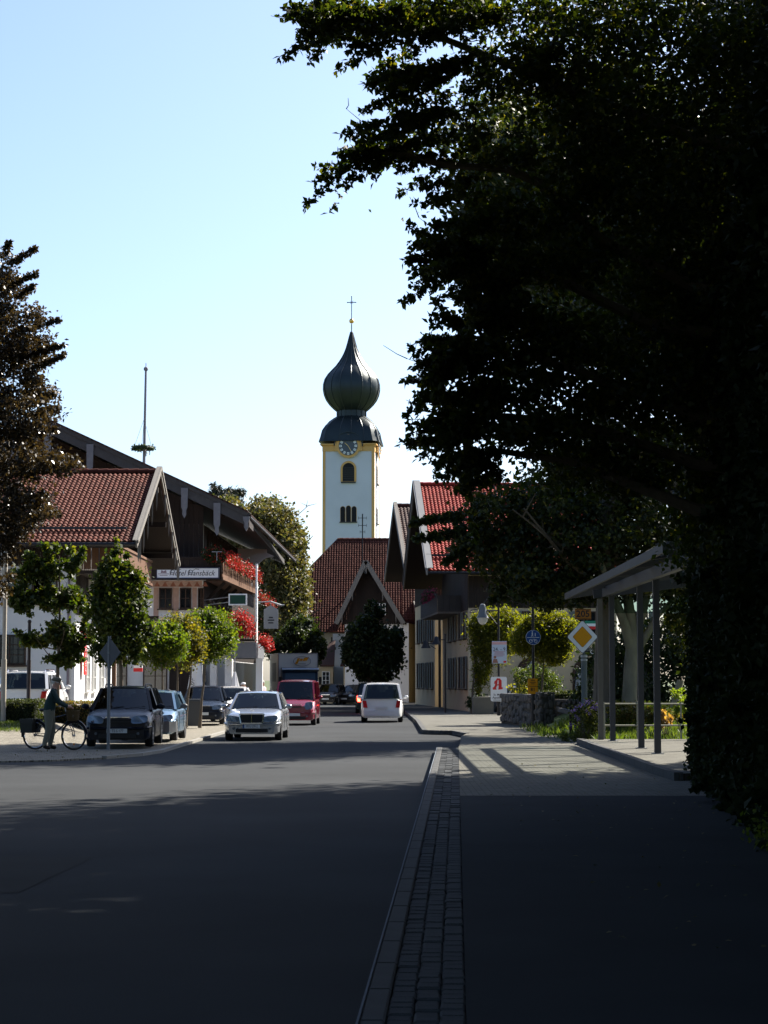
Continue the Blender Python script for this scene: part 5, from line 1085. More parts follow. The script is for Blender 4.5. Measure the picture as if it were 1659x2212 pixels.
def bicycle(x, y, rz):
    t = thing('bicycle', 'dark touring bicycle with panniers and front basket pushed by the man', 'bicycle', (x, y, .07), rz); r = .345
    FR = paint('dark bike paint', (.012, .014, .02)); rear, front = Vector((0, 0, r)), Vector((1.12, 0, r))
    for c in (rear, front):
        w = MB(); w.tube([c+Vector((math.cos(R(a))*r, 0, math.sin(R(a))*r)) for a in range(0, 361, 12)], .021, 8, False); wo = w.build('wheel', RUBBER, t, smooth=True)
        q = MB(); q.tube([c+Vector((math.cos(R(a))*(r-.03), 0, math.sin(R(a))*(r-.03))) for a in range(0, 361, 12)], .010, 6, False); q.build('rim', CHROME, wo)
        q = MB()
        for k in range(28):
            a = 2*math.pi*k/28; q.tube([c+Vector((0, .02*(-1)**k, 0)), c+Vector((math.cos(a)*(r-.03), 0, math.sin(a)*(r-.03)))], .0022, 3, False)
        q.build('spokes', STEEL, wo)['kind'] = 'stuff'
        MB().lathe([(.02, -.05), (.028, -.02), (.028, .02), (.02, .05)], 10).xf(Matrix.Translation(c) @ Matrix.Rotation(R(90), 4, 'X')).build('hub', STEEL, wo)
        f = MB(); a0, a1 = (20, 200) if c == rear else (5, 135); f.tube([c+Vector((math.cos(R(a))*(r+.04), 0, math.sin(R(a))*(r+.04))) for a in range(a0, a1, 12)], .022, 6, False); f.build('mudguard', FR, t, smooth=True)
    bb, st, hd, hd2 = Vector((.45, 0, .30)), Vector((.30, 0, .82)), Vector((.90, 0, .86)), Vector((.94, 0, .70))
    m = MB()
    for a, b, w in ((bb, st, .016), (st-Vector((-.02, 0, .08)), hd, .016), (bb, hd2, .018), (hd+Vector((-.02, 0, .08)), hd2, .018)): m.tube([a, b], w, 8)
    for s in (-1, 1): m.tube([rear+Vector((0, s*.06, 0)), bb+Vector((0, s*.03, 0))], .009, 6); m.tube([rear+Vector((0, s*.06, 0)), st+Vector((.02, s*.02, -.08))], .008, 6)
    m.build('frame', FR, t, smooth=True)
    m = MB()
    for s in (-1, 1): m.tube([hd2+Vector((0, s*.05, 0)), front+Vector((-.03, s*.05, .15)), front+Vector((0, s*.05, 0))], .011, 6)
    m.build('fork', FR, t)
    m = MB(); m.tube([hd, hd+Vector((-.05, 0, .20))], .013, 6); c = hd+Vector((-.05, 0, .20)); m.tube([c+Vector((-.16, -.28, .0)), c+Vector((-.02, -.24, .02)), c+Vector((.03, 0, 0)), c+Vector((-.02, .24, .02)), c+Vector((-.16, .28, .0))], .011, 8); m.build('handlebar', STEEL, t, smooth=True)
    for s in (-1, 1): MB().tube([c+Vector((-.09, s*.262, .01)), c+Vector((-.19, s*.285, 0))], .017, 8).build('grip', BLKPL, t)
    m = MB(); m.tube([st, st+Vector((-.03, 0, .12))], .012, 6); m.build('seat_post', STEEL, t)
    m = MB(); m.ball(st+Vector((-.06, 0, .16)), .1, 12, 6, (1.45, .85, .4)); m.ball(st+Vector((.07, 0, .165)), .05, 8, 5, (1.7, .6, .5)); m.build('saddle', BLKPL, t, smooth=True)
    m = MB()
    for s in (-1, 1): m.tube([rear+Vector((-.22, s*.07, .40)), st+Vector((-.06, s*.05, -.08))], .006, 5); m.tube([rear+Vector((-.1, s*.07, .40)), rear+Vector((0, s*.07, 0))], .006, 5)
    for q in range(4): m.bar(rear+Vector((-.2+q*.09, -.07, .40)), rear+Vector((-.2+q*.09, .07, .40)), .01)
    m.build('luggage_rack', IRON, t)
    for s in (-1, 1):
        m = MB(); m.prism([rear+Vector((-.32, s*.085, .40)), rear+Vector((.06, s*.085, .40)), rear+Vector((.02, s*.085, .06)), rear+Vector((-.30, s*.085, .06))], (0, s*.13, 0)); p = m.build('pannier', mat('olive black canvas', (.022, .024, .018), .8, .2, 20), t)
        m = MB(); m.prism([rear+Vector((-.33, s*.083, .41)), rear+Vector((.07, s*.083, .41)), rear+Vector((.06, s*.083, .30)), rear+Vector((-.32, s*.083, .30))], (0, s*.145, 0)); m.build('flap', mat('dark canvas flap', (.03, .03, .025), .8), p)
    m = MB()
    for i in range(9):
        z = .72+i*.03; h_ = .13+.03*i/9; m.tube([(1.09+h_*math.cos(a)*1.05, h_*math.sin(a)*1.15, z) for a in [2*math.pi*k/16 for k in range(17)]], .012, 4, False)
    for k in range(16): a = 2*math.pi*k/16; m.tube([(1.09+.13*math.cos(a), .15*math.sin(a), .72), (1.09+.165*math.cos(a), .185*math.sin(a), .98)], .008, 4)
    m.box(1.0, -.1, .71, 1.18, .1, .73); m.build('basket', mat('brown wicker', (.10, .065, .025), .8, .3, 30), t)
    m = MB(); m.tube([bb+Vector((.10*math.cos(a), -.05, .10*math.sin(a))) for a in [2*math.pi*k/16 for k in range(17)]], .008, 4, False); m.bar(bb+Vector((0, -.07, 0)), bb+Vector((.12, -.07, -.12)), .02); m.bar(bb+Vector((0, .07, 0)), bb+Vector((-.12, .07, .12)), .02); m.bar(bb+Vector((.08, -.13, -.12)), bb+Vector((.16, -.07, -.12)), .03); m.build('crankset', CHROME, t)
    MB().tube([rear+Vector((0, -.05, .03)), bb+Vector((0, -.05, .09))], .008, 4).build('chain_guard', FR, t)
    m = MB(); m.ball(front+Vector((-.03, 0, .47)), .04, 8, 6); m.build('front_lamp', LAMP, t)
    m = MB(); m.box(front.x-.01, -.012, r-.24, front.x+.02, .012, r-.19); m.build('reflector', ORL, t)
bicycle(X(77, 50.7), 50.75, R(-22))
# driver of the red van and two people further down
seat = dict(pel=(0, .1, .35), wst=(0, .12, .5), chs=(0, .12, .78), nk=(0, .08, .93), hd0=(0, .05, 1.0), hd1=(0, .05, 1.13), sl=(.18, .1, .82), el=(.22, -.12, .62), wl=(.14, -.34, .72), hl=(.12, -.42, .75), sr=(-.18, .1, .82), er=(-.22, -.12, .62), wr=(-.14, -.34, .72), hr=(-.12, -.42, .75),
    hpl=(.1, .05, .3), kl=(.12, -.35, .35), al=(.12, -.45, .0), tl=(.12, -.58, -.03), hpr=(-.1, .05, .3), kr=(-.12, -.35, .35), ar=(-.12, -.45, .0), tr=(-.12, -.58, -.03), face=(0, -1, 0))
person('driver in dark clothes at the wheel of the red van', (rv[0]+.40, rv[1]+1.75, .42), R(-1.5), seat, mat('dark jacket', (.05, .05, .055), .9), mat('dark jeans', (.03, .035, .05), .9), None, (.05, .035, .025))
st = dict(pel=(0, 0, .95), wst=(0, 0, 1.1), chs=(0, 0, 1.36), nk=(0, -.01, 1.52), hd0=(0, -.02, 1.59), hd1=(0, -.02, 1.72), sl=(.19, 0, 1.4), el=(.25, 0, 1.12), wl=(.22, -.08, .9), hl=(.21, -.11, .82), sr=(-.19, 0, 1.4), er=(-.25, 0, 1.12), wr=(-.22, -.12, .92), hr=(-.2, -.18, .86),
    hpl=(.1, 0, .9), kl=(.11, -.02, .5), al=(.11, .03, .085), tl=(.12, -.12, .04), hpr=(-.1, 0, .9), kr=(-.12, -.1, .5), ar=(-.12, .0, .085), tr=(-.12, -.15, .04), face=(-.3, -1, 0))
person('pedestrian in a pale pink top standing beyond the red van', (X(567, 99), 99, 0), R(60), st, mat('pale pink shirt', (.55, .42, .42), .9), mat('dark jeans', ()), None, (.5, .3, .2), 1.0)
rid = dict(seat); rid = {k: ((v[0], v[1], v[2]+.62) if k != 'face' else v) for k, v in seat.items()}; rid.update(chs=(0, -.05, 1.32), nk=(0, -.16, 1.44), hd0=(0, -.22, 1.49), hd1=(0, -.24, 1.62), sl=(.18, -.08, 1.34), sr=(-.18, -.08, 1.34), el=(.24, -.3, 1.15), er=(-.24, -.3, 1.15), wl=(.22, -.5, 1.08), wr=(-.22, -.5, 1.08), hl=(.2, -.58, 1.06), hr=(-.2, -.58, 1.06), kl=(.12, -.32, .75), al=(.12, -.18, .35), tl=(.12, -.32, .3), ar=(-.12, -.1, .22), tr=(-.12, -.25, .16), kr=(-.12, -.25, .62))
person('cyclist with white helmet and pale shirt on the far left of the road', (X(534, 96), 96, 0), R(-50), rid, mat('pale shirt', (.6, .62, .65), .9), mat('dark shorts', (.02, .025, .04), .9), mat('white helmet', (.75, .75, .75), .4), None)
b0 = bpy.data.objects['bicycle']; b2 = copy_tree(b0); b2.location = (X(534, 96)-.30, 96.3, 0); b2.rotation_euler = (0, 0, R(-50-90)); b2['label'] = 'bicycle ridden by the cyclist in the white helmet'
# ------------------------------------------------------------------ street furniture
def pole(mb, x, y, z0, z1, r, n=10): return mb.tube([(x, y, z0), (x, y, z1)], r, n)
# wheelie bin
def bin_():
    x = X(418, 74); y = 74; t = thing('wheelie_bin', 'grey wheelie bin standing on the setts beside the dark blue hatchback', 'bin', (x, y, .07)); G = mat('bin grey', (.07, .075, .08), .6, .1)
    m = MB(); m.add([(x-.22, y-.25, .14), (x+.22, y-.25, .14), (x+.22, y+.25, .14), (x-.22, y+.25, .14), (x-.29, y-.32, 1.0), (x+.29, y-.32, 1.0), (x+.29, y+.32, 1.0), (x-.29, y+.32, 1.0)], [(0, 3, 2, 1), (0, 1, 5, 4), (1, 2, 6, 5), (2, 3, 7, 6), (3, 0, 4, 7)]); m.build('body', G, t)
    m = MB(); m.box(x-.31, y-.36, 1.0, x+.31, y+.34, 1.05); m.prism([(x-.29, y-.34, 1.05), (x+.29, y-.34, 1.05), (x+.27, y+.3, 1.05), (x-.27, y+.3, 1.05)], (0, .02, .05)); m.build('lid', G, t)
    for s in (-1, 1): MB().lathe([(.1, -.03), (.1, .03)], 14).xf(Matrix.Translation((x+s*.24, y+.27, .17)) @ Matrix.Rotation(R(90), 4, 'Y')).build('wheel', RUBBER, t)
    MB().tube([(x-.25, y+.4, .98), (x+.25, y+.4, .98)], .018, 6).build('handle', G, t)
bin_()
def small_signs():
    Y = 103.6; xa, xb, z0, z1 = X(1262, Y), X(1332, Y), Z(1417, Y), Z(1400, Y); s = thing('inn_name_board', 'black name board with pale letters on the wall behind the priority sign', 'sign', ((xa+xb)/2, Y, z0))
    MB().box(xa, Y, z0, xb, Y+.06, z1).build('board', INK, s); text('Gasthof', .33, WPAINT, s, ((xa+xb)/2, Y-.004, (z0+z1)/2), (1, 0, 0), (0, -1, 0), 'lettering', .002)
    s = thing('tricolour_sign', 'small green, white and red striped sign behind the orange number sign', 'sign', (X(1280, Y), Y, Z(1356, Y)))
    for k, m_ in enumerate((mat('sign green', (.02, .20, .12), .5, 0), WPAINT, REDP)): MB().box(X(1264, Y), Y-.01*k, Z(1341+6*k, Y)-.15, X(1296, Y), Y+.05, Z(1341+6*k, Y)).build('stripe', m_, s)
    Y = 79; s = thing('light_box_sign', 'small red and white light box hanging under the eaves of the left house', 'sign', (X(298, Y), Y, Z(1452, Y)))
    MB().box(X(288, Y), Y, Z(1451, Y), X(307, Y), Y+.12, Z(1443, Y)).build('red_panel', REDP, s); MB().box(X(288, Y), Y, Z(1443, Y)+.002, X(307, Y), Y+.12, Z(1437, Y)).build('white_panel', WPAINT, s); MB().tube([(X(297, Y), Y+.06, Z(1437, Y)), (X(297, Y), Y+.06, 4.4)], .015, 5).build('hanger', IRON, s)
small_signs()
# poles at the left edge
def flagpole(dx, Y, r, label, zt, m, col2=None):
    x = X(dx, Y); z0 = gz(x, Y)+.07; t = thing('tall_pole', label, 'pole', (x, Y, z0)); pole(MB(), x, Y, z0, zt, r).build('shaft', m, t, smooth=True)
    pole(MB(), x, Y, z0, z0+1.9, r*1.25).build('sleeve', m, t, smooth=True); MB().ball((x, Y, zt+.03), r*1.3, 8, 6).build('cap', m, t)
flagpole(8, 60.0, .065, 'thick pale metal pole at the left edge before the hedge', 9.5, mat('beige pole paint', (.42, .38, .32), .5, .1))
flagpole(62, 63.0, .05, 'thin dark pole rising behind the clipped hedge', 3.6, mat('brown pole paint', (.06, .045, .045), .5))
# rear of a square sign on a post
def back_sign():
    Y = 50.3; x = X(235.5, Y); t = thing('traffic_sign', 'grey diamond shaped traffic sign seen from behind on a plain post', 'traffic sign', (x, Y, .07))
    pole(MB(), x, Y, .07, 2.9, .042).build('post', mat('dull post', (.16, .17, .18), .6, .1), t, smooth=True)
    c = Vector((x+.02, Y-.045, Z(1410, Y))); r = Vector((.80, -.6, 0)); h = .37
    MB().prism([c+Vector((0, 0, h)), c+r*h, c-Vector((0, 0, h)), c-r*h], (.6*.006, .8*.006, 0)).build('plate', mat('sign back aluminium', (.05, .055, .065), .5, .1, metal=.4), t)
    MB().obox(c+Vector((0, .035, 0)), ((1, 0, 0), (0, 1, 0), (0, 0, 1)), (.06, .03, .03)).build('clamp', STEEL, t)
back_sign()
def maypole():
    Y = 165.; x = X(304.5, Y); t = thing('maypole', 'tall maypole with a hanging wreath rising behind the hotel roof', 'maypole', (x, Y, 0)); zt = Z(797, Y); m = mat('pale maypole wood', (.22, .2, .22), .8, .2)
    MB().tube([(X(301, Y), Y, 0), (X(308.5, Y), Y, zt)], [.22, .09], 10).build('mast', m, t, smooth=True)
    zc = Z(968, Y); cx = X(303.5, Y); w = MB(); w.tube([(cx+.75*math.cos(R(a)), Y+.75*math.sin(R(a)), zc) for a in range(0, 361, 20)], .17, 8, False); w.build('wreath', L_DARK, t)
    P = np.array([(cx+.75*math.cos(a)+random.gauss(0, .09), Y+.75*math.sin(a)+random.gauss(0, .09), zc+random.gauss(0, .09)) for a in np.linspace(0, 2*math.pi*6, 700)]); leaves('wreath_greenery', P, .2, L_DARK, t)
    q = MB()
    for a in (0, 90, 180, 270): q.tube([(cx+.75*math.cos(R(a)), Y+.75*math.sin(R(a)), zc), (cx+.08, Y, Z(905, Y))], .012, 4)
    q.build('rope', IRON, t); q = MB(); q.ball((X(308.5, Y), Y, zt), .2, 8, 6); q.bar((X(308.5, Y), Y, zt), (X(308.5, Y), Y, zt+.5), .06); q.build('finial', m, t)
    q = MB(); q.bar((cx+.3, Y-.2, zc-.7), (cx+.3, Y-.2, zc-.1), .06); q.bar((cx+.6, Y-.2, zc-.6), (cx+.6, Y-.2, zc-.1), .06); q.build('ribbon', m, t)
maypole()
# clipped hedge pieces at left
def hedge(label, x0, x1, y0, y1, z0, z1, n, m, size=.045, core=True, name='clipped_hedge', group=None):
    t = thing(name, label, 'hedge', ((x0+x1)/2, (y0+y1)/2, z0), group=group)
    if core: MB().box(x0+.12, y0+.12, z0, x1-.12, y1-.12, z1-.12).build('inner_branches', mat('hedge inner wood', (.012, .016, .008), .95, .3), t)  # solid dark box: shade inside the hedge as colour, stops light leaks
    A = [((x1-x0)*(z1-z0), 'f'), ((x1-x0)*(y1-y0), 't'), ((y1-y0)*(z1-z0), 'l'), ((y1-y0)*(z1-z0), 'r')]; tot = sum(a for a, _ in A); Ps = []
    for a, k in A:
        c = int(n*a/tot); U, W = rng.random(c), rng.random(c); dd = np.abs(rng.normal(size=c))*.07
        if k == 'f': Ps.append(np.column_stack([x0+U*(x1-x0), y0+dd, z0+W*(z1-z0)]))
        if k == 't': Ps.append(np.column_stack([x0+U*(x1-x0), y0+W*(y1-y0), z1-dd]))
        if k == 'l': Ps.append(np.column_stack([x0+dd, y0+U*(y1-y0), z0+W*(z1-z0)]))
        if k == 'r': Ps.append(np.column_stack([x1-dd, y0+U*(y1-y0), z0+W*(z1-z0)]))
    leaves('foliage', np.concatenate(Ps), size, m, t, .0, .8); return t
Lh = leafmat('privet leaf', (.02, .035, .01), (.05, .06, .015), .25); Lh2 = leafmat('autumn hedge leaf', (.05, .07, .015), (.20, .11, .03), .35)
hedge('dark box hedge block below the white estate car', X(-60, 60), X(83, 60), 60.0, 61.4, .3, Z(1511, 60), 9000, Lh)
hedge('lower sunlit hedge continuing behind the man to the parked people carrier', X(83, 61), X(212, 61), 61.4, 62.3, .1, Z(1515, 61), 7000, Lh2)
# right hand signs ------------------------------------------------
def lamp_post():
    Y = 95.; x = X(1077.5, Y); t = thing('street_lamp', 'street lamp with bell shaped shade carrying an event poster and pharmacy sign', 'street lamp', (x, Y, KH)); zt = Z(1312, Y)
    m = MB(); m.tube([(x, Y, KH), (x, Y, 1.3), (x, Y, 1.32), (x, Y, zt)], [.10, .10, .06, .05], 10); za = Z(1319, Y); xa = X(1043, Y); m.tube([(x, Y, za), (xa, Y, za)], .035, 6); m.tube([(x, Y, za-.75), (x-.35, Y, za-.3), (x-.6, Y, za)], .02, 5); m.build('post', IRON, t, smooth=True)
    s = MB(); s.lathe([(.05, .25), (.12, .2), (.17, 0), (.2, -.25), (.30, -.42), (.28, -.42), (.15, -.2), (.05, 0)], 16, (xa, Y, za+.08)); s.build('shade', mat('grey lamp enamel', (.10, .11, .12), .35, .05), t, smooth=True)
    s = MB(); s.lathe([(.26, -.42), (.22, -.6), (.12, -.72), (.02, -.76)], 14, (xa, Y, za+.08)); s.build('glass', mat('opal glass', (.4, .4, .38), .2, 0), t, smooth=True)
    s = MB(); s.tube([(xa-.1, Y, za+.1), (xa-.55, Y, za+.02), (xa-.62, Y, za-.1), (xa-.4, Y, za-.08)], .025, 6); s.tube([(xa, Y, za+.25), (xa+.3, Y, za+.65)], .02, 5); s.tube([(xa, Y, za+.1), (xa+.35, Y, za+.3), (xa+.6, Y, za+.15), (xa+.3, Y, za+.15)], .025, 6); s.build('scroll', IRON, t)
    # poster
    y = Y-.16; p = thing('poster_board', 'pale poster board printed with dates fixed to the street lamp', 'poster', (x, y, Z(1433, Y))); xa, xb, z0, z1 = X(1063, y), X(1095, y), Z(1433, y), Z(1385, y)
    MB().box(xa, y, z0, xb, y+.05, z1).build('board', mat('poster blue white', (.42, .50, .60), .5, .08, 3), p); w = xb-xa; h = z1-z0; cx = (xa+xb)/2
    MB().box(xa, y-.006, z1-.16, xb, y-.001, z1-.03).build('pink_band', mat('poster pink', (.55, .33, .33), .6), p)
    text('24. - 9.', .23, INK, p, (cx+.02, y-.004, z0+h*.63), (1, 0, 0), (0, -1, 0), 'lettering', .002)
    q = MB()
    for i, (zz, ww) in enumerate(((.52, .8), (.47, .6), (.42, .7), (.37, .75), (.32, .5))): q.box(cx-w*ww/2, y-.005, z0+h*zz, cx+w*ww/2, y-.001, z0+h*zz+.018)
    q.build('printed_lines', mat('poster red print', (.35, .12, .16), .6), p)
    q = MB(); q.ball((xa+w*.2, y-.003, z0+h*.28), .07, 10, 5, (1, .05, 1)); q.prism([(xa+w*.02, y-.004, z0+.02), (xa+w*.42, y-.004, z0+.02), (xa+w*.34, y-.004, z0+h*.2), (xa+w*.1, y-.004, z0+h*.2)], (0, .003, 0)); q.build('figure_print', mat('poster brown', (.25, .13, .1), .7), p)
    MB().box(xb-.16, y-.005, z0+.03, xb-.03, y-.001, z0+.12).build('red_mark', REDP, p)
    # pharmacy sign
    y = Y-.14; a = thing('pharmacy_sign', 'white pharmacy sign with large red letter A low on the lamp post', 'sign', (x, y, Z(1515, Y))); xa, xb, z0, z1 = X(1060, y), X(1095, y), Z(1515, y), Z(1462, y); cx = (xa+xb)/2; w = xb-xa; h = z1-z0
    b = MB(); rr = .08; pts = []
    for (ccx, ccz, s0) in ((xb-rr, z1-rr, 0), (xa+rr, z1-rr, 90), (xa+rr, z0+rr, 180), (xb-rr, z0+rr, 270)): pts += [(ccx+rr*math.cos(R(s0+q)), y, ccz+rr*math.sin(R(s0+q))) for q in (0, 30, 60, 90)]
    b.prism(pts, (0, .06, 0)); b.build('panel', WPAINT, a)
    q = MB(); sc = w*.5; o = (cx-.04, z0+h*.68)
    for poly_ in ([(-.62, -.62), (-.15, -.62), (-.22, -.42), (-.12, -.1), (-.02, .62), (-.42, .45), (-.5, .1), (-.38, .12), (-.36, -.02), (-.5, -.3), (-.66, -.38)], [(.02, -.62), (.55, -.55), (.62, -.38), (.45, -.3), (.45, .5), (.25, .75), (-.05, .72), (.08, .5), (.08, -.3)], [(-.12, -.12), (.12, -.08), (.12, .06), (-.1, .02)], [(-.3, .5), (.2, .55), (.25, .75), (-.1, .8)]):
        q.prism([(o[0]+u_*sc, y-.004-.002*len(q.v)/20, o[1]+v_*sc) for u_, v_ in poly_], (0, .003, 0))
    q.build('red_letter_a', REDP, a)
    text('St. Martin', .13, INK, a, (cx, y-.004, z0+h*.27), (1, 0, 0), (0, -1, 0), 'lettering', .002, bold=.002); text('Apotheke', .15, INK, a, (cx, y-.004, z0+h*.15), (1, 0, 0), (0, -1, 0), 'lettering', .002, bold=.002)
    MB().box(xa+.1, y-.005, z0+h*.04, xb-.1, y-.001, z0+h*.06).build('printed_lines', INK, a)
lamp_post()
def blue_sign():
    Y = 71.; x = X(1152, Y); t = thing('traffic_sign', 'round blue pedestrian and cycle sign on a dark post', 'traffic sign', (x, Y, KH))
    m = MB(); m.tube([(x, Y, KH), (x, Y, 1.4), (x, Y, 1.42), (x, Y, 6.2)], [.09, .09, .05, .045], 10); m.tube([(x, Y, 6.1), (x-.6, Y, 6.1)], .03, 6); m.build('post', IRON, t, smooth=True)
    c = Vector((x, Y-.07, Z(1377, Y))); d = MB(); d.lathe([(.262, 0), (.262, .02)], 28).xf(Matrix.Translation(c) @ Matrix.Rotation(R(90), 4, 'X')); d.build('rim', WPAINT, t); d = MB(); d.lathe([(.25, 0), (.25, .026)], 28).xf(Matrix.Translation(c+Vector((0, 0, 0))) @ Matrix.Rotation(R(90), 4, 'X')); f = d.build('disc', BLUEP, t)
    q = MB(); y = c.y-.03; A = ((1, 0, 0), (0, 1, 0), (0, 0, 1))
    q.box(c.x-.22, y-.004, c.z-.012, c.x+.22, y, c.z+.004); q.ball((c.x-.03, y, c.z+.2), .022, 8, 5, (1, .1, 1)); q.bar((c.x-.03, y-.001, c.z+.17), (c.x-.03, y-.001, c.z+.09), .045, .004, (0, 1, 0)); q.bar((c.x-.03, y-.001, c.z+.09), (c.x-.07, y-.001, c.z+.03), .02, .004, (0, 1, 0)); q.bar((c.x-.03, y-.002, c.z+.09), (c.x+.0, y-.002, c.z+.03), .02, .004, (0, 1, 0))
    q.ball((c.x+.07, y, c.z+.14), .016, 8, 5, (1, .1, 1)); q.bar((c.x+.07, y-.001, c.z+.12), (c.x+.07, y-.001, c.z+.04), .03, .004, (0, 1, 0))
    for s in (-1, 1): q.tube([(c.x+s*.085+.055*math.cos(R(a)), y-.002, c.z-.13+.055*math.sin(R(a))) for a in range(0, 361, 30)], .008, 4, False)
    q.bar((c.x-.085, y-.003, c.z-.13), (c.x+.02, y-.003, c.z-.06), .014, .004, (0, 1, 0)); q.bar((c.x+.085, y-.003, c.z-.13), (c.x+.04, y-.003, c.z-.05), .014, .004, (0, 1, 0)); q.build('pictogram', WPAINT, f)
    y = Y-.12; s = thing('yellow_notice', 'small yellow notice box on the post under the blue sign', 'notice', (x-.05, y, Z(1499, Y))); xa, xb, z0, z1 = X(1140.5, y), X(1161.5, y), Z(1499, y), Z(1466, y)
    MB().box(xa, y, z0, xb, y+.06, z1).build('plate', YELP, s); q = MB()
    for zz, ww in ((.86, .5), (.74, .7), (.64, .4)): q.box((xa+xb)/2-.15*ww, y-.004, z0+(z1-z0)*zz, (xa+xb)/2+.15*ww, y-.001, z0+(z1-z0)*zz+.02)
    q.box(xa, y-.004, z0+(z1-z0)*.48, xb, y-.001, z0+(z1-z0)*.51); q.build('printed_lines', INK, s)
    text('81', .17, INK, s, ((xa+xb)/2, y-.003, z0+.15), (1, 0, 0), (0, -1, 0), 'lettering', .001, bold=.004)
blue_sign()
def priority():
    Y = 57.; x = X(1262, Y); t = thing('traffic_sign', 'diamond priority road sign, yellow on white, on a thick pole', 'traffic sign', (x, Y, 0))
    m = MB(); m.tube([(x, Y, 0), (x, Y, Z(1413, Y))], .085, 12); m.tube([(x, Y, Z(1413, Y)), (x, Y, Z(1330, Y))], .03, 8); m.build('pole', mat('concrete grey pole', (.12, .135, .13), .8, .15), t, smooth=True)
    for yy in (1420, 1428): MB().tube([(x, Y, Z(yy, Y)), (x, Y, Z(yy, Y)+.06)], .098, 12).build('clamp', STEEL, t)
    c = Vector((X(1258, Y), Y-.13, Z(1376, Y))); 
    def dia(h, y, d, nm, mm, par):
        p = []
        for k in range(4):
            for e in (-.06, .06):
                a = math.pi/2*k+e; rr = h*(.965); p.append((c.x+rr*math.cos(a)*.93, y, c.z+rr*math.sin(a)))
        return MB().prism(p, (0, d, 0)).build(nm, mm, par)
    f = dia(.475, c.y, .02, 'plate', INK, t); dia(.458, c.y-.004, .003, 'white_field', WPAINT, f); dia(.30, c.y-.008, .003, 'yellow_edge', INK, f); dia(.290, c.y-.012, .003, 'yellow_field', YELP, f)
    y = Y-.12; s = thing('number_sign', 'small orange sign with number 205 above the diamond sign', 'sign', (x, y, Z(1338, Y))); xa, xb, z0, z1 = X(1243, y), X(1278, y), Z(1338, y), Z(1315, y)
    MB().box(xa, y, z0, xb, y+.03, z1).build('plate', mat('dull orange paint', (.32, .12, .012), .6, .1), s); q = MB()
    for z in (z0+.02, z1-.02): q.box(xa+.01, y-.004, z-.01, xb-.01, y-.001, z+.01)
    q.build('border', mat('brown border', (.12, .05, .01), .6), s); text('205', .26, INK, s, ((xa+xb)/2, y-.003, (z0+z1)/2), (1, 0, 0), (0, -1, 0), 'lettering', .001, bold=.005)
priority()
# wall lamps and small blue sign on the far cream house
def far_bits():
    Y = 103.; t = thing('street_lamp', 'twin bell shaped lamps on a curved arm in front of the cream house', 'street lamp', (X(946, Y), Y, KH))
    m = MB(); xp = X(956, Y); za = Z(1455, Y)+.0
    z1 = Z(1448, Y); z2 = Z(1466, Y)
    m.tube([(X(916, Y), Y, z2+.0+.25), (X(940, Y), Y, Z(1461, Y)+.15), (xp, Y, Z(1449, Y))], .03, 6); m.tube([(X(930, Y), Y, Z(1458, Y)), (X(942, Y), Y, Z(1475, Y))], .02, 5)
    for i in (0, 1): pass
    t2 = []
    zA, zB = Z(1390, Y), Z(1382, Y)
    m = MB(); m.tube([(X(920, Y), Y, zA), (X(942, Y), Y, zA), (X(942, Y), Y, zA-.1)], .03, 6); m.tube([(X(943, Y), Y, zB), (X(962, Y), Y, zB)], .03, 6); m.tube([(X(930, Y), Y, zA-.1), (X(942, Y), Y, Z(1402, Y))], .02, 5); m.tube([(X(962, Y), Y, KH), (X(962, Y), Y, zB+.3)], .05, 8); m.build('post', IRON, t)
    for dx, z in ((920, zA), (943, zB)): MB().lathe([(.04, .2), (.1, .15), (.14, 0), (.26, -.22), (.22, -.22), (.1, 0)], 12, (X(dx, Y), Y, z-.02)).build('shade', IRON, t, smooth=True)
    Y = 148.5; x = X(903, Y); s = thing('traffic_sign', 'small blue sign on the yellow wall at the street end', 'traffic sign', (x, Y, Z(1438, Y)))
    MB().box(X(897, Y), Y, Z(1436, Y), X(912, Y), Y+.05, Z(1420, Y)).build('plate', BLUEP, s); MB().ball((x+.05, Y-.01, Z(1428, Y)), .1, 8, 6, (1, .2, 1)).build('pictogram', WPAINT, s); MB().box(X(897, Y), Y, Z(1442, Y), X(911, Y), Y+.05, Z(1438, Y)).build('lower_plate', WPAINT, s); MB().tube([(X(909, Y), Y+.07, 0), (X(909, Y), Y+.07, Z(1412, Y)), (X(903, Y), Y+.07, Z(1408, Y))], .03, 6).build('post', STEEL, s)
    Y = 142; x = X(914, Y); p = thing('planter', 'dark barrel planter at the foot of the yellow wall', 'planter', (x, Y, KH)); MB().lathe([(.3, 0), (.42, .3), (.45, .6), (.4, .8)], 14, (x, Y, KH)).build('pot', BLKPL, p, smooth=True); leaves('plant', cloud([(x, Y, 1.15, .45, .45, .45)], 500), .12, L_DARK, p)
far_bits()

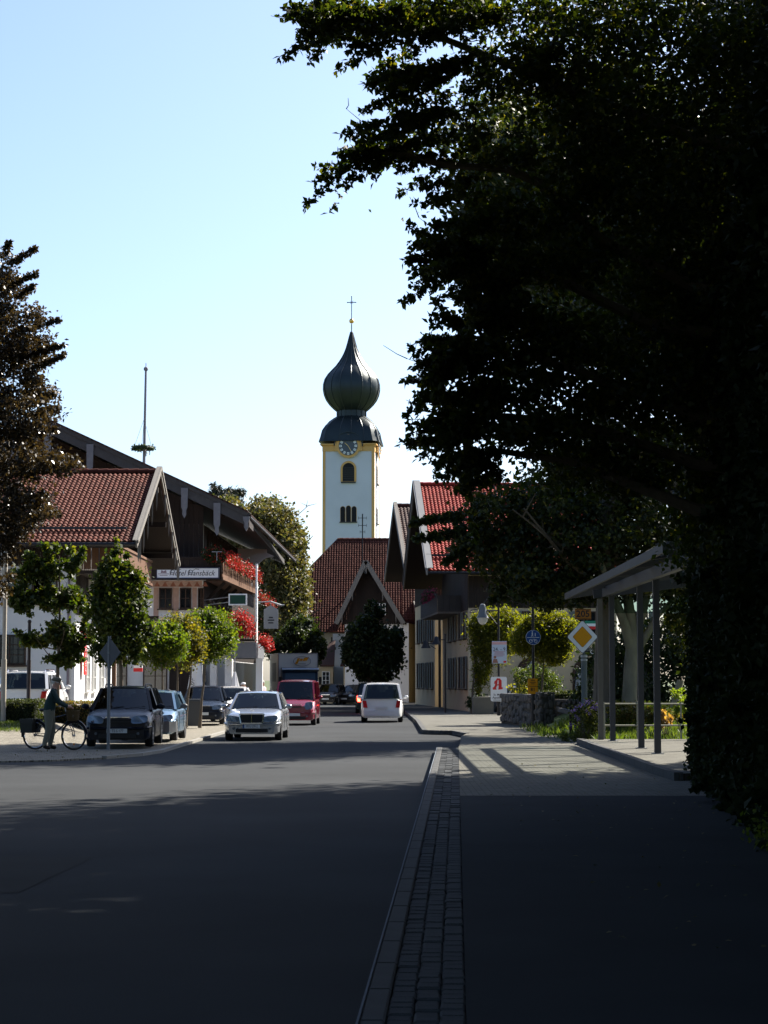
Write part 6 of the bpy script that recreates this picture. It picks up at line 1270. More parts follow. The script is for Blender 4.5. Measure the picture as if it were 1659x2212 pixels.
# ------------------------------------------------------------------ bus shelter
def shelter():
    A = at(1222, 1289, 54.5); t = thing('bus_shelter', 'open bus shelter with square grey posts and a flat sheet roof at right', 'bus shelter', (6.5, 48, KH)); PST = SHSTEEL
    posts = [(at(1297, 1469, 52.5).x, 52.5, 3.93), (at(1322.5, 1469, 51.2).x, 51.2, 0), (at(1384, 1469, 45.8).x, 45.8, 0), (at(1419, 1469, 42.4).x, 42.4, 0), (at(1500, 1469, 36.6).x, 36.6, 0)]
    posts += [(8.2, 52.4, 0), (8.2, 45.5, 0), (8.2, 37.2, 0)]
    for i, (x, y, z) in enumerate(posts):
        zt = 3.93 if i == 0 else 3.98; z0 = KH if i == 0 else KH+.12; m = MB().box(x-.066, y-.066, z0, x+.066, y+.066, zt); m.build('post', PST if i else mat('pale post', (.095, .09, .078), .6, .1), t)
        MB().box(x-.12, y-.12, z0, x+.12, y+.12, z0+.02).build('base_plate', STEEL, t)
    b = MB(); b.bar((posts[0][0]+.1, 52.2, 4.08), (5.6, 36, 4.0), .14, .24); b.bar((5.5, 52.6, 4.06), (8.3, 52.6, 4.4), .14, .24); b.bar((8.2, 52.6, 4.4), (8.2, 36, 4.4), .14, .24); b.build('roof_beam', PST, t)
    A = at(1222, 1291, 54.5); B = Vector((5.0, 35.6, 4.12)); C = Vector((8.6, 35.6, 4.62)); D_ = Vector((8.5, 54.6, 4.6)); FC = mat('fascia grey', (.06, .057, .052), .6, .15)
    RG = glassmat('roof glass', (.93, .95, .94))
    for i in range(6):
        p0, p1, q1, q0 = A.lerp(B, i/6), A.lerp(B, (i+.97)/6), D_.lerp(C, (i+.97)/6), D_.lerp(C, i/6); up = Vector((0, 0, .13)); MB().prism([p0+up, p1+up, q1+up, q0+up], (0, 0, .012)).build('roof_pane', RG, t)
        MB().bar(A.lerp(B, i/6)+Vector((0, 0, .06)), D_.lerp(C, i/6)+Vector((0, 0, .06)), .09, .13).build('roof_bar', FC, t)
    f = MB(); f.bar(A+Vector((0, 0, .03)), B+Vector((0, 0, .03)), .06, .17); f.bar(A+Vector((0, -.02, .03)), D_+Vector((0, -.02, .03)), .06, .16); f.bar(D_+Vector((0, 0, .03)), C+Vector((0, 0, .03)), .06, .16); f.build('fascia', FC, t)
    for i in range(4):
        y = 38+i*3.7; pass
    g = MB(); g.box(5.9, 52.58, 3.55, 8.8, 52.60, 4.0); g.build('glass_panel', glassmat('shelter glass', (.6, .7, .68)), t)
    p = MB(); p.prism([(5.15, 53.0, KH-.1), (9.6, 53.0, KH-.1), (9.6, 36, KH-.1), (4.9, 33.5, KH-.1), (4.88, 36, KH-.1)], (0, 0, .22)); o = p.build('shelter_floor', PAVER, None); o['kind'] = 'structure'
    k = MB(); pts = [(5.15, 53.0), (4.88, 36), (4.9, 33.5)]
    for a, b_ in zip(pts[:-1], pts[1:]):
        n = int(math.dist(a, b_)); 
        for i in range(n): p = Vector((*a, KH+.06)).lerp(Vector((*b_, KH+.06)), (i+.01)/n); q = Vector((*a, KH+.06)).lerp(Vector((*b_, KH+.06)), (i+.985)/n); k.bar(p, q, .15, .16)
    k.build('kerb', KERBM, None)['kind'] = 'structure'
    # rail fence behind
    f = thing('railing', 'low metal rail fence along the flower bed behind the shelter', 'fence', (8, 53.4, KH)); y = 53.4
    for dx in (1305, 1376, 1470, 1560): MB().box(X(dx, y)-.02, y-.02, KH, X(dx, y)+.02, y+.02, 1.22).build('post', mat('pale railing paint', (.22, .22, .17), .6, .1), f)
    for z in (1.17, .60): MB().tube([(X(1304, y), y-.03, z), (X(1580, y), y-.03, z)], .022, 6).build('rail', mat('pale railing paint', ()), f)
    f = thing('wooden_rail', 'short grey timber rail beside the purple asters', 'fence', (5, 56, KH)); MB().bar(at(1208, 1533, 60), at(1288, 1552, 56), .1, .12).build('rail', DGWOOD, f)
    for dx, Y in ((1287, 56.1), (1266, 57.2), (1232, 58.8)): MB().box(X(dx, Y)-.04, Y-.04, .0, X(dx, Y)+.04, Y+.04, .78 if Y < 58 else .85).build('post', DKWOOD, f)
shelter()
# ------------------------------------------------------------------ stone walls at the right
def stone_wall(label, p, q, h, th, n_c, n_r, seed=3, mm=None):
    t = thing('stone_wall', label, 'wall', ((p[0]+q[0])/2, (p[1]+q[1])/2, KH)); rr = random.Random(seed)
    p, q = Vector((*p, 0)), Vector((*q, 0)); d = (q-p); L = d.length; d.normalize(); nrm = Vector((d.y, -d.x, 0))
    if nrm.y > 0: nrm = -nrm
    c = (p+q)/2; MB().obox((c.x, c.y, KH+h/2-.03), (d, nrm, (0, 0, 1)), (L/2-.04, th/2-.05, h/2-.03)).build('mortar_core', mat('lime mortar', (.06, .058, .05), .95, .2), t)
    M = mm or mat('field stone', (.085, .082, .076), .85, .35, 5, .6, 30, isl=.35)
    def stone(cc, a, b, w, hh):
        jz = rr.uniform(-.32, .32)*hh; w *= rr.uniform(.8, 1.12); hh *= rr.uniform(.75, 1.2); m = MB(); k = 9; vs = []; off = [rr.uniform(.80, 1.0) for _ in range(k)]
        for lay, sc in ((0, 1.0), (.045, .97), (.075, .72)):
            for i in range(k):
                an = 2*math.pi*i/k+.3; ca, sa = math.cos(an), math.sin(an); e = .6
                vs.append(cc + Vector((0, 0, jz)) + a*(w/2*sc*off[i]*math.copysign(abs(ca)**e, ca)) + Vector((0, 0, 1))*(hh/2*sc*off[i]*math.copysign(abs(sa)**e, sa)) + b*lay)
        m.add(vs, [(l*k+i, l*k+(i+1) % k, (l+1)*k+(i+1) % k, (l+1)*k+i) for l in range(2) for i in range(k)] + [tuple(range(2*k, 3*k))]); m.build('stone', M, t, smooth=True)
    hr = h/n_r
    def face(o, dd, nn, LL, cols):
        for j in range(n_r):
            x = -rr.uniform(0, .1)
            while x < LL-.08:
                w = LL/cols*rr.uniform(.6, 1.45); w = min(w, LL-x); hh = hr*rr.uniform(.86, 1.1)
                if x+w > .05: stone(o + dd*(x+w/2) + Vector((0, 0, KH+hr*(j+.5))), dd, nn, w*.98, hh); 
                x += w
    face(p + nrm*(th/2-.055), d, nrm, L, n_c)
    e = p if p.y < q.y else q; od = -d if e is p else d
    face(e - nrm*(th/2) + od*.0 - od*.055, nrm, od, th, max(1, round(n_c*th/L)))
    left = -nrm; 
    cp = MB(); cp.obox((c.x, c.y, KH+h-.005), (d, nrm, (0, 0, 1)), (L/2-.02, th/2-.02, .04)); cp.build('coping', M, t)
    return t
stone_wall('rough field stone wall end beside the blue sign post', (X(1158, 70), 69.2), (X(1192, 69.5), 69.4), 1.22, .5, 4, 5, 3)
stone_wall('field stone wall running back to the pharmacy sign', (X(1150, 72)+.1, 71.5), (X(1092, 78), 78.0), 1.12, .45, 13, 4, 5)
stone_wall('low dark stone wall under the hedge right of the blue sign', (X(1196, 72), 72.0), (X(1262, 71), 71.2), .95, .4, 6, 4, 9)
bx = thing('planter_wall', 'low grey concrete planter box left of the lamp post', 'planter', (X(1042, 98), 98, KH)); b = MB(); b.box(X(1022, 98), 98, KH, X(1066, 98), 99.5, Z(1511, 98)+.12); b.build('trough', mat('mossy concrete', (.12, .115, .095), .9, .25, 2, dirt=.4), bx)
# sloping grass bank behind the shelter
mb = MB(); vs = []; gx = [5.5+.8*i for i in range(22)]; gy = [53.6+1.4*i for i in range(16)]
def bank(x, y): return KH-.01 + .75*min(1, max(0, (y-54)/9))*min(1, max(0, (x-5.2)/2.0)) + .06*math.sin(x*1.7+y)
vs = [(x, y, bank(x, y)) for y in gy for x in gx]; n = len(gx); mb.add(vs, [(j*n+i, j*n+i+1, (j+1)*n+i+1, (j+1)*n+i) for j in range(len(gy)-1) for i in range(n-1)])
mb.build('grass_bank', GRASSG, None, smooth=True)['kind'] = 'structure'
N = 26000; P = np.column_stack([rng.uniform(5.6, 14, N), rng.uniform(53.6, 66, N)**1, np.zeros(N)]); P[:, 2] = [bank(a, b)-.01 for a, b in P[:, :2]]
tag(grass('grass', P, .22), 'long unmown grass on the bank behind the shelter rails', 'grass')
# ------------------------------------------------------------------ trees and shrubs
A_ = lambda dx, dy, Y, rx, ry, d, w=1: (*at(dx, dy, Y), rx*Y/FOC, d, ry*Y/FOC, w)     # clump seen at dx,dy with radii rx,ry
# copper beech at left
cl = [A_(-60, 760, 56, 95, 130, 1.6), A_(-20, 640, 56, 70, 90, 1.3), A_(40, 720, 56, 70, 60, 1.2), A_(60, 760, 57, 75, 38, 1.1), A_(40, 850, 56, 80, 60, 1.3), A_(50, 900, 55, 80, 45, 1.2), A_(20, 970, 56, 100, 60, 1.5), A_(90, 1010, 55, 75, 28, 1.1), A_(10, 1080, 56, 110, 70, 1.6), A_(60, 1100, 55, 60, 40, 1.0), A_(0, 1150, 56, 70, 50, 1.2), A_(-40, 1200, 55, 60, 50, 1), A_(-120, 900, 57, 120, 260, 2.5, 1.6), A_(-30, 560, 57, 40, 30, .8), A_(-10, 1260, 55, 30, 60, .8, .6)]
segs = [(at(a, b, 56), at(c, d, 55.6), w) for a, b, c, d, w in ((20, 570, 78, 535, .10), (10, 620, 80, 590, .12), (30, 720, 130, 690, .12), (40, 770, 138, 745, .14), (60, 800, 140, 765, .12), (50, 860, 118, 850, .14), (60, 900, 125, 880, .12), (60, 940, 122, 925, .12), (60, 1000, 170, 990, .16), (60, 1020, 150, 1005, .14), (40, 640, 75, 615, .12), (60, 1090, 130, 1110, .14), (10, 560, 20, 520, .12))]
tree('copper_beech', 'large copper beech with purplish brown leaves cut off by the left edge', 'tree', (at(-190, 1469, 57).x, 57, .4), (at(-130, 700, 57).x, 57, at(-130, 600, 57).z), .38, cl, 58000, .12, L_BEECH, None, 16, 3.0, .3, .3, extra=sprays(segs, 6000), seed=3)
# young maple, loose and forked
cl = [A_(165, 1205, 63, 24, 26, .35), A_(100, 1230, 63, 50, 30, .5), A_(70, 1225, 63, 40, 34, .5), A_(60, 1290, 63, 38, 26, .5), A_(110, 1300, 63, 42, 30, .6), A_(160, 1290, 63, 30, 40, .5), A_(120, 1370, 63, 60, 30, .6), A_(75, 1385, 63, 36, 16, .4), A_(165, 1390, 63, 40, 34, .5), A_(150, 1420, 63, 46, 22, .5), A_(110, 1180, 63, 20, 14, .3, .6), A_(190, 1340, 63, 20, 40, .4, .7)]
segs = [(at(a, b, 63), at(c, d, 62.7), w) for a, b, c, d, w in ((80, 1385, 30, 1362, .10), (60, 1300, 8, 1270, .12), (70, 1330, 20, 1300, .10), (120, 1240, 95, 1175, .10), (150, 1250, 180, 1180, .10), (130, 1300, 60, 1190, .12), (60, 1260, 15, 1280, .1))]
tree('maple_tree', 'young loose maple with spreading branches in front of the white house', 'tree', (X(125, 63), 63, gz(X(125, 63), 63)), (X(126, 63), 63, Z(1200, 63)), .075, cl, 9500, .14, L_MAPLE, None, 12, 1.0, .2, .3, extra=sprays(segs, 1300), hl=(.35, .95), seed=4, asp=.8)
cl = [A_(258, 1330, 61, 62, 84, .85, 1.3), A_(245, 1250, 61, 40, 60, .6), A_(262, 1205, 61, 22, 34, .35), A_(285, 1270, 61, 34, 50, .5), A_(230, 1390, 61, 44, 44, .6), A_(295, 1360, 61, 38, 52, .5), A_(270, 1410, 61, 46, 34, .5), A_(252, 1172, 61, 6, 14, .12, .3), A_(222, 1300, 61, 30, 60, .5)]
tree('maple_tree', 'dense egg shaped maple left of the hotel entrance', 'tree', (X(262, 61), 61, .07), (X(258, 61), 61, Z(1190, 61)), .08, cl, 13000, .125, L_MAPLE, None, 9, .7, .45, .3, hl=(.4, .95), seed=5, asp=.8)
def ball_tree(label, dx, Y, cdx, cdy, rx, ry, n, seed, m=L_BRIGHT, cl=None, lean=0, size=.10, r0=.06):
    rx *= 1.28; ry *= 1.08
    c = cl or [A_(cdx, cdy, Y, rx, ry, rx*Y/FOC), A_(cdx-rx*.45, cdy+ry*.2, Y, rx*.6, ry*.6, .5), A_(cdx+rx*.4, cdy+ry*.1, Y-.3, rx*.6, ry*.6, .5), A_(cdx+rx*.1, cdy-ry*.5, Y, rx*.6, ry*.5, .5)]
    return tree('ball_tree', label, 'tree', (X(dx, Y), Y, .07), (X(cdx, Y), Y, Z(cdy, Y)), r0, c, int(n*1.7), size, m, None, 8, .7, .6, .3, group='round clipped trees in front of the hotel', hl=(.72, .98), seed=seed)
ball_tree('leftmost round clipped tree before the hotel, its stem wrapped pale', 352, 68, 350, 1392, 40, 44, 5200, 6)
ball_tree('small round clipped tree with the browner crown between its two neighbours', 381, 70, 388, 1385, 42, 50, 5600, 7, leafmat('robinia leaf b', (.045, .062, .010), (.14, .115, .02), .42))
ball_tree('round clipped tree with dark forked stem nearest the wheelie bin', 401, 73, 418, 1378, 34, 42, 4200, 8)
ball_tree('rightmost yellow green round tree, stem leaning right, before the red flowers', 432, 73, 448, 1372, 48, 50, 7000, 9)
# trees behind the hotel and down the street
cl = [A_(575, 1120, 150, 62, 40, 4), A_(540, 1160, 150, 50, 50, 4), A_(620, 1170, 150, 40, 50, 3.5), A_(600, 1230, 150, 60, 60, 4), A_(630, 1290, 150, 40, 60, 4), A_(590, 1340, 150, 60, 60, 4), A_(480, 1110, 152, 40, 40, 4), A_(500, 1150, 152, 60, 40, 4), A_(648, 1260, 150, 20, 60, 2)]
tree('lime_tree', 'big autumn tinted tree rising behind the hotel roof', 'tree', (X(600, 150), 150, 0), (X(590, 150), 150, Z(1110, 150)), .45, cl, 48000, .25, L_AUT, None, 14, 4, .45, .3, seed=10, asp=.8)
cl = [A_(480, 1075, 175, 26, 22, 2), A_(515, 1075, 175, 14, 20, 1.5), A_(465, 1058, 175, 10, 12, 1)]
tree('pine_tree', 'dark conifer crown peeping over the autumn tree', 'tree', (X(490, 175), 175, 0), (X(485, 175), 175, Z(1060, 175)), .3, cl, 4500, .36, leafmat('conifer needle', (.02, .03, .025), (.04, .045, .04), .05), None, 6, 1.5, .3, .1, seed=11, asp=.25)
cl = [A_(648, 1372, 134, 42, 34, 1.6), A_(620, 1400, 134, 40, 34, 1.6), A_(680, 1395, 134, 24, 34, 1.1), A_(655, 1345, 134, 20, 16, 1), A_(690, 1410, 134, 12, 22, .8)]
tree('chestnut_tree', 'dark green round tree behind the lorry roof', 'tree', (X(650, 134), 134, 0), (X(650, 134), 134, Z(1370, 134)), .16, cl, 8000, .22, L_DARK, None, 8, 1.3, .5, .3, seed=12, asp=.8)
cl = [A_(806, 1405, 116, 62, 52, 1.7, 1.4), A_(806, 1340, 116, 28, 30, .9), A_(800, 1315, 116, 16, 18, .6), A_(770, 1400, 116, 28, 40, 1.1), A_(845, 1395, 116, 27, 38, 1.1), A_(815, 1445, 116, 44, 30, 1.3), A_(790, 1365, 116, 34, 30, 1.1), A_(824, 1318, 116, 8, 12, .3, .4)]
tree('chestnut_tree', 'dense dark pear shaped tree standing before the steep gabled house', 'tree', (X(795, 116), 116, 0), (X(805, 116), 116, Z(1340, 116)), .17, cl, 15000, .20, L_DARK, None, 8, 1.2, .55, .3, seed=13, asp=.8)
# sunlit shrubs on stems at right
L1 = leafmat('sunlit shrub leaf', (.035, .048, .008), (.105, .11, .012), .5, (4.6, 4.2, .6))
cl = [A_(1065, 1375, 101, 50, 56, 1.1, 1.3), A_(1050, 1350, 101, 36, 30, .8), A_(1090, 1345, 101, 34, 30, .8), A_(1040, 1420, 101, 22, 60, .6), A_(1030, 1480, 101, 10, 40, .3, .5)]
tree('shrub', 'tall yellow green shrub with trailing stems behind the lamp post', 'shrub', (X(1045, 88), 101, KH), (X(1060, 88), 101, Z(1360, 88)), .07, cl, 26000, .14, L1, None, 8, .8, .5, .3, hl=(.3, .95), seed=14, asp=.4)
cl = [A_(1180, 1375, 76, 58, 50, 1.0, 1.3), A_(1140, 1380, 76, 36, 40, .8), A_(1215, 1365, 76, 34, 36, .8), A_(1170, 1345, 76, 40, 26, .8), A_(1200, 1410, 76, 34, 26, .7)]
tree('ball_tree', 'broad yellow green tree on a slim forked stem behind the blue round sign', 'tree', (X(1164, 76), 76, KH), (X(1178, 76), 76, Z(1370, 76)), .06, cl, 24000, .12, L1, None, 9, .9, .55, .3, hl=(.55, .95), seed=15, asp=.4)
def bush(label, cl, n, size, m, base, name='bush', up=.3):
    t = thing(name, label, 'bush', base); 
    st = MB(); b = Vector(base)
    for k in range(5): st.tube([b, b+Vector((random.uniform(-.3, .3), random.uniform(-.2, .2), .6))], [.02, .006], 4)
    st.build('stems', BARK, t); leaves('foliage', cloud(cl, n, .6), size, m, t, up); return t
bush('clipped round green bush behind the stone wall', [A_(1160, 1470, 79, 44, 34, .7), A_(1180, 1480, 79, 32, 32, .6), A_(1135, 1462, 79, 30, 22, .5)], 6500, .075, leafmat('round bush leaf', (.03, .06, .012), (.08, .10, .02), .3), (X(1160, 79), 79, KH))
bush('small bright yellow bush beside the pharmacy sign', [A_(1120, 1492, 82, 22, 24, .4), A_(1130, 1505, 82, 18, 18, .4)], 1800, .10, L_LIME, (X(1120, 82), 82, KH))
hedge('dark clipped hedge on top of the low stone wall', X(1172, 74), X(1256, 74), 73.6, 75.0, KH+.2, Z(1492, 74), 6500, Lh)
bush('low dark spreading bush left of the concrete planter', [A_(1035, 1518, 100, 30, 12, .5), A_(1050, 1512, 100, 26, 12, .4), A_(1015, 1520, 100, 14, 12, .4)], 2200, .10, L_DARK, (X(1035, 100), 100, KH))
# aster bush and wild bed
t = bush('wild purple aster clump left of the first shelter post', [A_(1262, 1575, 55, 30, 44, .5), A_(1240, 1600, 55, 30, 22, .5), A_(1285, 1560, 55, 22, 50, .5), A_(1255, 1545, 55, 28, 22, .5)], 4200, .08, leafmat('aster leaf', (.04, .055, .015), (.09, .10, .03), .35), (X(1262, 55), 55, KH), 'aster_bush')
leaves('blossom', cloud([A_(1258, 1535, 54.6, 28, 14, .4), A_(1275, 1525, 54.6, 26, 12, .4), A_(1240, 1560, 54.6, 14, 14, .3)], 420), .035, L_PURP, t, .1, .9)
bush('low flowering weeds on the bank between the shelter posts', [A_(1345, 1540, 58, 40, 22, .6), A_(1400, 1545, 58, 30, 20, .6), A_(1450, 1545, 58, 30, 22, .6)], 4200, .08, leafmat('weed leaf', (.05, .07, .015), (.14, .10, .04), .4), (X(1380, 58), 58, .6))
bush('bright green young shrub behind the rail fence at right', [A_(1475, 1535, 55, 20, 26, .4), A_(1462, 1500, 55, 12, 10, .3), A_(1488, 1520, 55, 14, 14, .3)], 700, .11, leafmat('fresh leaf', (.07, .12, .02), (.14, .18, .03), .45), (X(1475, 55), 55, KH))
bush('pale dry grass tuft beside the bright shrub', [A_(1438, 1556, 55.4, 12, 18, .25)], 500, .10, leafmat('straw leaf', (.30, .18, .09), (.45, .30, .16), .3), (X(1438, 55.4), 55.4, KH))
def verge():
    N = 1500; P = np.column_stack([rng.uniform(2.95, 6.6, N), rng.uniform(56.5, 68, N), np.full(N, KH)]); keep = P[:, 0] > 4.6 - (P[:, 1]-56.5)*.0
    tag(grass('grass', P[keep], .25), 'rough tufts along the foot of the stone wall', 'grass')
verge()
# pale barked plane tree behind the shelter
def plane():
    Y = 60.; b = at(1362, 1545, Y); t = thing('plane_tree', 'plane tree with thick pale peeling trunk behind the shelter posts', 'tree', (b.x, Y, .7)); m = MB()
    p = lambda dx, dy, yy=Y: at(dx, dy, yy)
    m.tube([p(1359, 1560), p(1360, 1500), p(1362, 1440), p(1366, 1390), p(1362, 1340), p(1356, 1290), p(1350, 1240)], [.27, .22, .20, .19, .17, .15, .12], 12)
    m.tube([p(1364, 1400), p(1350, 1350, 59.8), p(1335, 1310, 59.6), p(1310, 1250, 59.5), p(1290, 1190, 59)], [.18, .15, .13, .10, .07], 10)
    m.tube([p(1364, 1390), p(1385, 1330, 60.2), p(1400, 1270, 60.3), p(1405, 1200, 60.5), p(1390, 1100, 60.5), p(1400, 1000, 60)], [.18, .15, .14, .12, .10, .06], 10)
    m.tube([p(1376, 1405), p(1395, 1375, 60), p(1420, 1330, 60), p(1460, 1290, 60)], [.14, .11, .09, .06], 8)
    m.tube([p(1356, 1290), p(1330, 1200), p(1300, 1120), p(1290, 1050)], [.12, .09, .07, .04], 8)
    m.build('trunk', PBARK, t, smooth=True, recalc=False)
    m = MB(); m.tube([p(1455, 1530, 56.5), p(1470, 1470, 56.5)], [.11, .10], 8); m.build('stump', PBARK, t)
    c = [A_(1290, 1180, 60, 130, 60, 2.6), A_(1180, 1230, 60, 100, 50, 2.4), A_(1110, 1200, 61, 90, 60, 2.2), A_(1040, 1180, 61, 70, 46, 1.8, .7), A_(1000, 1150, 61, 60, 40, 1.4, .5), A_(1090, 1110, 61, 90, 70, 2), A_(1200, 1100, 61, 120, 80, 2.5), A_(1380, 1120, 61, 130, 110, 3), A_(1500, 1200, 61, 120, 120, 3), A_(1330, 1260, 60, 110, 40, 2), A_(1210, 1285, 60, 70, 34, 1.6), A_(1130, 1270, 60, 60, 34, 1.5), A_(1500, 1330, 62, 90, 90, 2.5), A_(1450, 1000, 62, 150, 120, 3.5), A_(1290, 1010, 62, 130, 100, 3)]
    segs = [(at(a, b, 60), at(c_, d, 59.6), w) for a, b, c_, d, w in ((1000, 1110, 890, 1130, .16), (1000, 1150, 895, 1165, .16), (1010, 1180, 960, 1215, .16), (1100, 1270, 1060, 1300, .16), (1010, 1210, 985, 1225, .14))]
    leaves('crown', np.concatenate([cloud(c, 60000, .25), sprays(segs, 2200)]), .15, L_BACK, t, .3, .7)
plane()
# shade trees behind the shelter and hedge
def shade_tree(label, x, Y, h, r, n, size, seed, m=L_BACK, name='tree', z0=3.2, tx=None):
    rr = random.Random(seed); cl = [(x, Y, (h+z0)/2, r*.85, r*.85, (h-z0)/2*.9, 1.5)]
    for k in range(9): a = k*2.4; cl.append((x+math.cos(a)*r*.5, Y+math.sin(a)*r*.5, z0+(h-z0)*(.15+.75*rr.random()), r*.55, r*.55, (h-z0)*.22))
    t = tree(name, label, 'tree', (x if tx is None else tx, Y, 0), (x+.2, Y, h*.85), .3, cl, n, size, m, None, 14, r*.6, .3, .3, seed=seed, hl=(.25, .95))
    leaves('inner_foliage', cloud([(x, Y, (h+z0)/2+.3, r*.78, r*.78, (h-z0)/2*.88)], int(r*r*270), .0), .41, m, t, .3, .8); return t  # outsize inner leaves added so less light leaks through the crown
for lab, x_, y_, h_, r_, n_, s_, z_ in (
    ('tall broadleaf tree right behind the bus shelter roof', 12.6, 41.6, 21, 5.0, 20000, .19, 5),
    ('tall dark broadleaf tree above the far end of the ivy hedge', 11.0, 36, 19.5, 5.4, 24000, .17, 3.4),
    ('tall dark broadleaf tree above the middle of the ivy hedge', 10.5, 27, 22.5, 5.4, 24000, .15, 3.4),
    ('tall dark broadleaf tree above the near end of the ivy hedge', 10.5, 17.5, 22, 5.6, 16000, .22, 3),
    ('broadleaf tree shading the footway, almost wholly outside the frame', 10.5, 8, 20, 5.4, 12000, .26, 3),
    ('unseen wide spreading tree added over the viewpoint to block the sky overhead', 5.5, 4, 21, 9.5, 20000, .34, 7.6),  # tree added overhead to cut sky light from the zenith
    ('broadleaf tree beyond the plane tree, its crown over the rail fence', 6.6, 60.0, 20, 5.5, 28000, .19, 11.0),
    ('tall broadleaf tree just beyond the plane tree, above its crown', 7.0, 64.4, 22, 4.4, 20000, .2, 12),
    ('broadleaf tree standing right of and behind the tall one beyond the plane tree', 11.0, 67.0, 20, 4.4, 18000, .22, 12),
    ('broadleaf tree standing behind the hedge and the stone wall', 16.5, 75, 13, 4.6, 14000, .26, 4.0),
    ('distant dark broadleaf tree closing the view behind the plane tree', 22, 84, 13, 7.0, 16000, .3, .8),
    ('second distant broadleaf tree filling the gap under the canopy', 25, 57, 14, 5.5, 12000, .3, .5)):
    shade_tree(lab, x_, y_, h_, r_, n_, s_, int(x_*7+y_), name='broadleaf_tree', z0=z_)
for i_, (x_, y_) in enumerate(((-14.8, 38), (-14.0, 25), (-11, 12), (-10, 1), (-8, -11), (3, -13))):  # out-of-frame trees added to keep sky light off the foreground
    o_ = shade_tree(('unseen tree added left of the frame to block sky light opposite the bus shelter', 'unseen tree added left of the frame to block sky light opposite the ivy hedge', 'unseen tree added close on the left to darken the near road', 'unseen tree added level with the viewpoint on the left to block sky light', 'unseen tree added behind the viewpoint at the left kerb to block sky light', 'unseen tree added behind the viewpoint on the footway to block sky light')[i_], x_, y_, 23, (5.6, 7.2, 8.4, 9, 7, 7)[i_], 11000, .42, 60+i_, name='avenue_tree', z0=(3, 5, 8.2, 6, 3, 3)[i_]); o_['group'] = 'unseen trees added around the viewpoint to darken the foreground'
for la_, x_, y_, r_, z_, n_ in (('dark backdrop shrub added directly behind the plane tree trunk', 9.2, 68, 1.9, 3.2, 8000), ('dark backdrop shrub added right of the plane tree trunk behind the last post', 12.2, 69, 2.2, 4.2, 8000), ('dark backdrop shrub added behind the ivy hedge end, furthest right', 15.5, 68, 2.2, 3.8, 5000), ('small dark backdrop shrub added left of the plane tree, behind the first post', 7.7, 71, 1.1, 2.1, 3000)):  # shrubs added to stand for the shaded background
    bush(la_, [(x_, y_, .5+z_/2, r_, 1.2, z_/2+.2)], n_, .17, L_DARK, (x_, y_, .6), 'dark_shrub')['group'] = 'dark shrubs added as a shaded backdrop behind the plane tree'
shade_tree('unseen tree added to darken the near road, leaning over it from the left verge', -.5, 15, 22, 7.5, 12000, .42, 77, name='avenue_tree', z0=12.2, tx=-9.5)['group'] = 'unseen trees added around the viewpoint to darken the foreground'  # crown added above the frame to cut sky light on the road
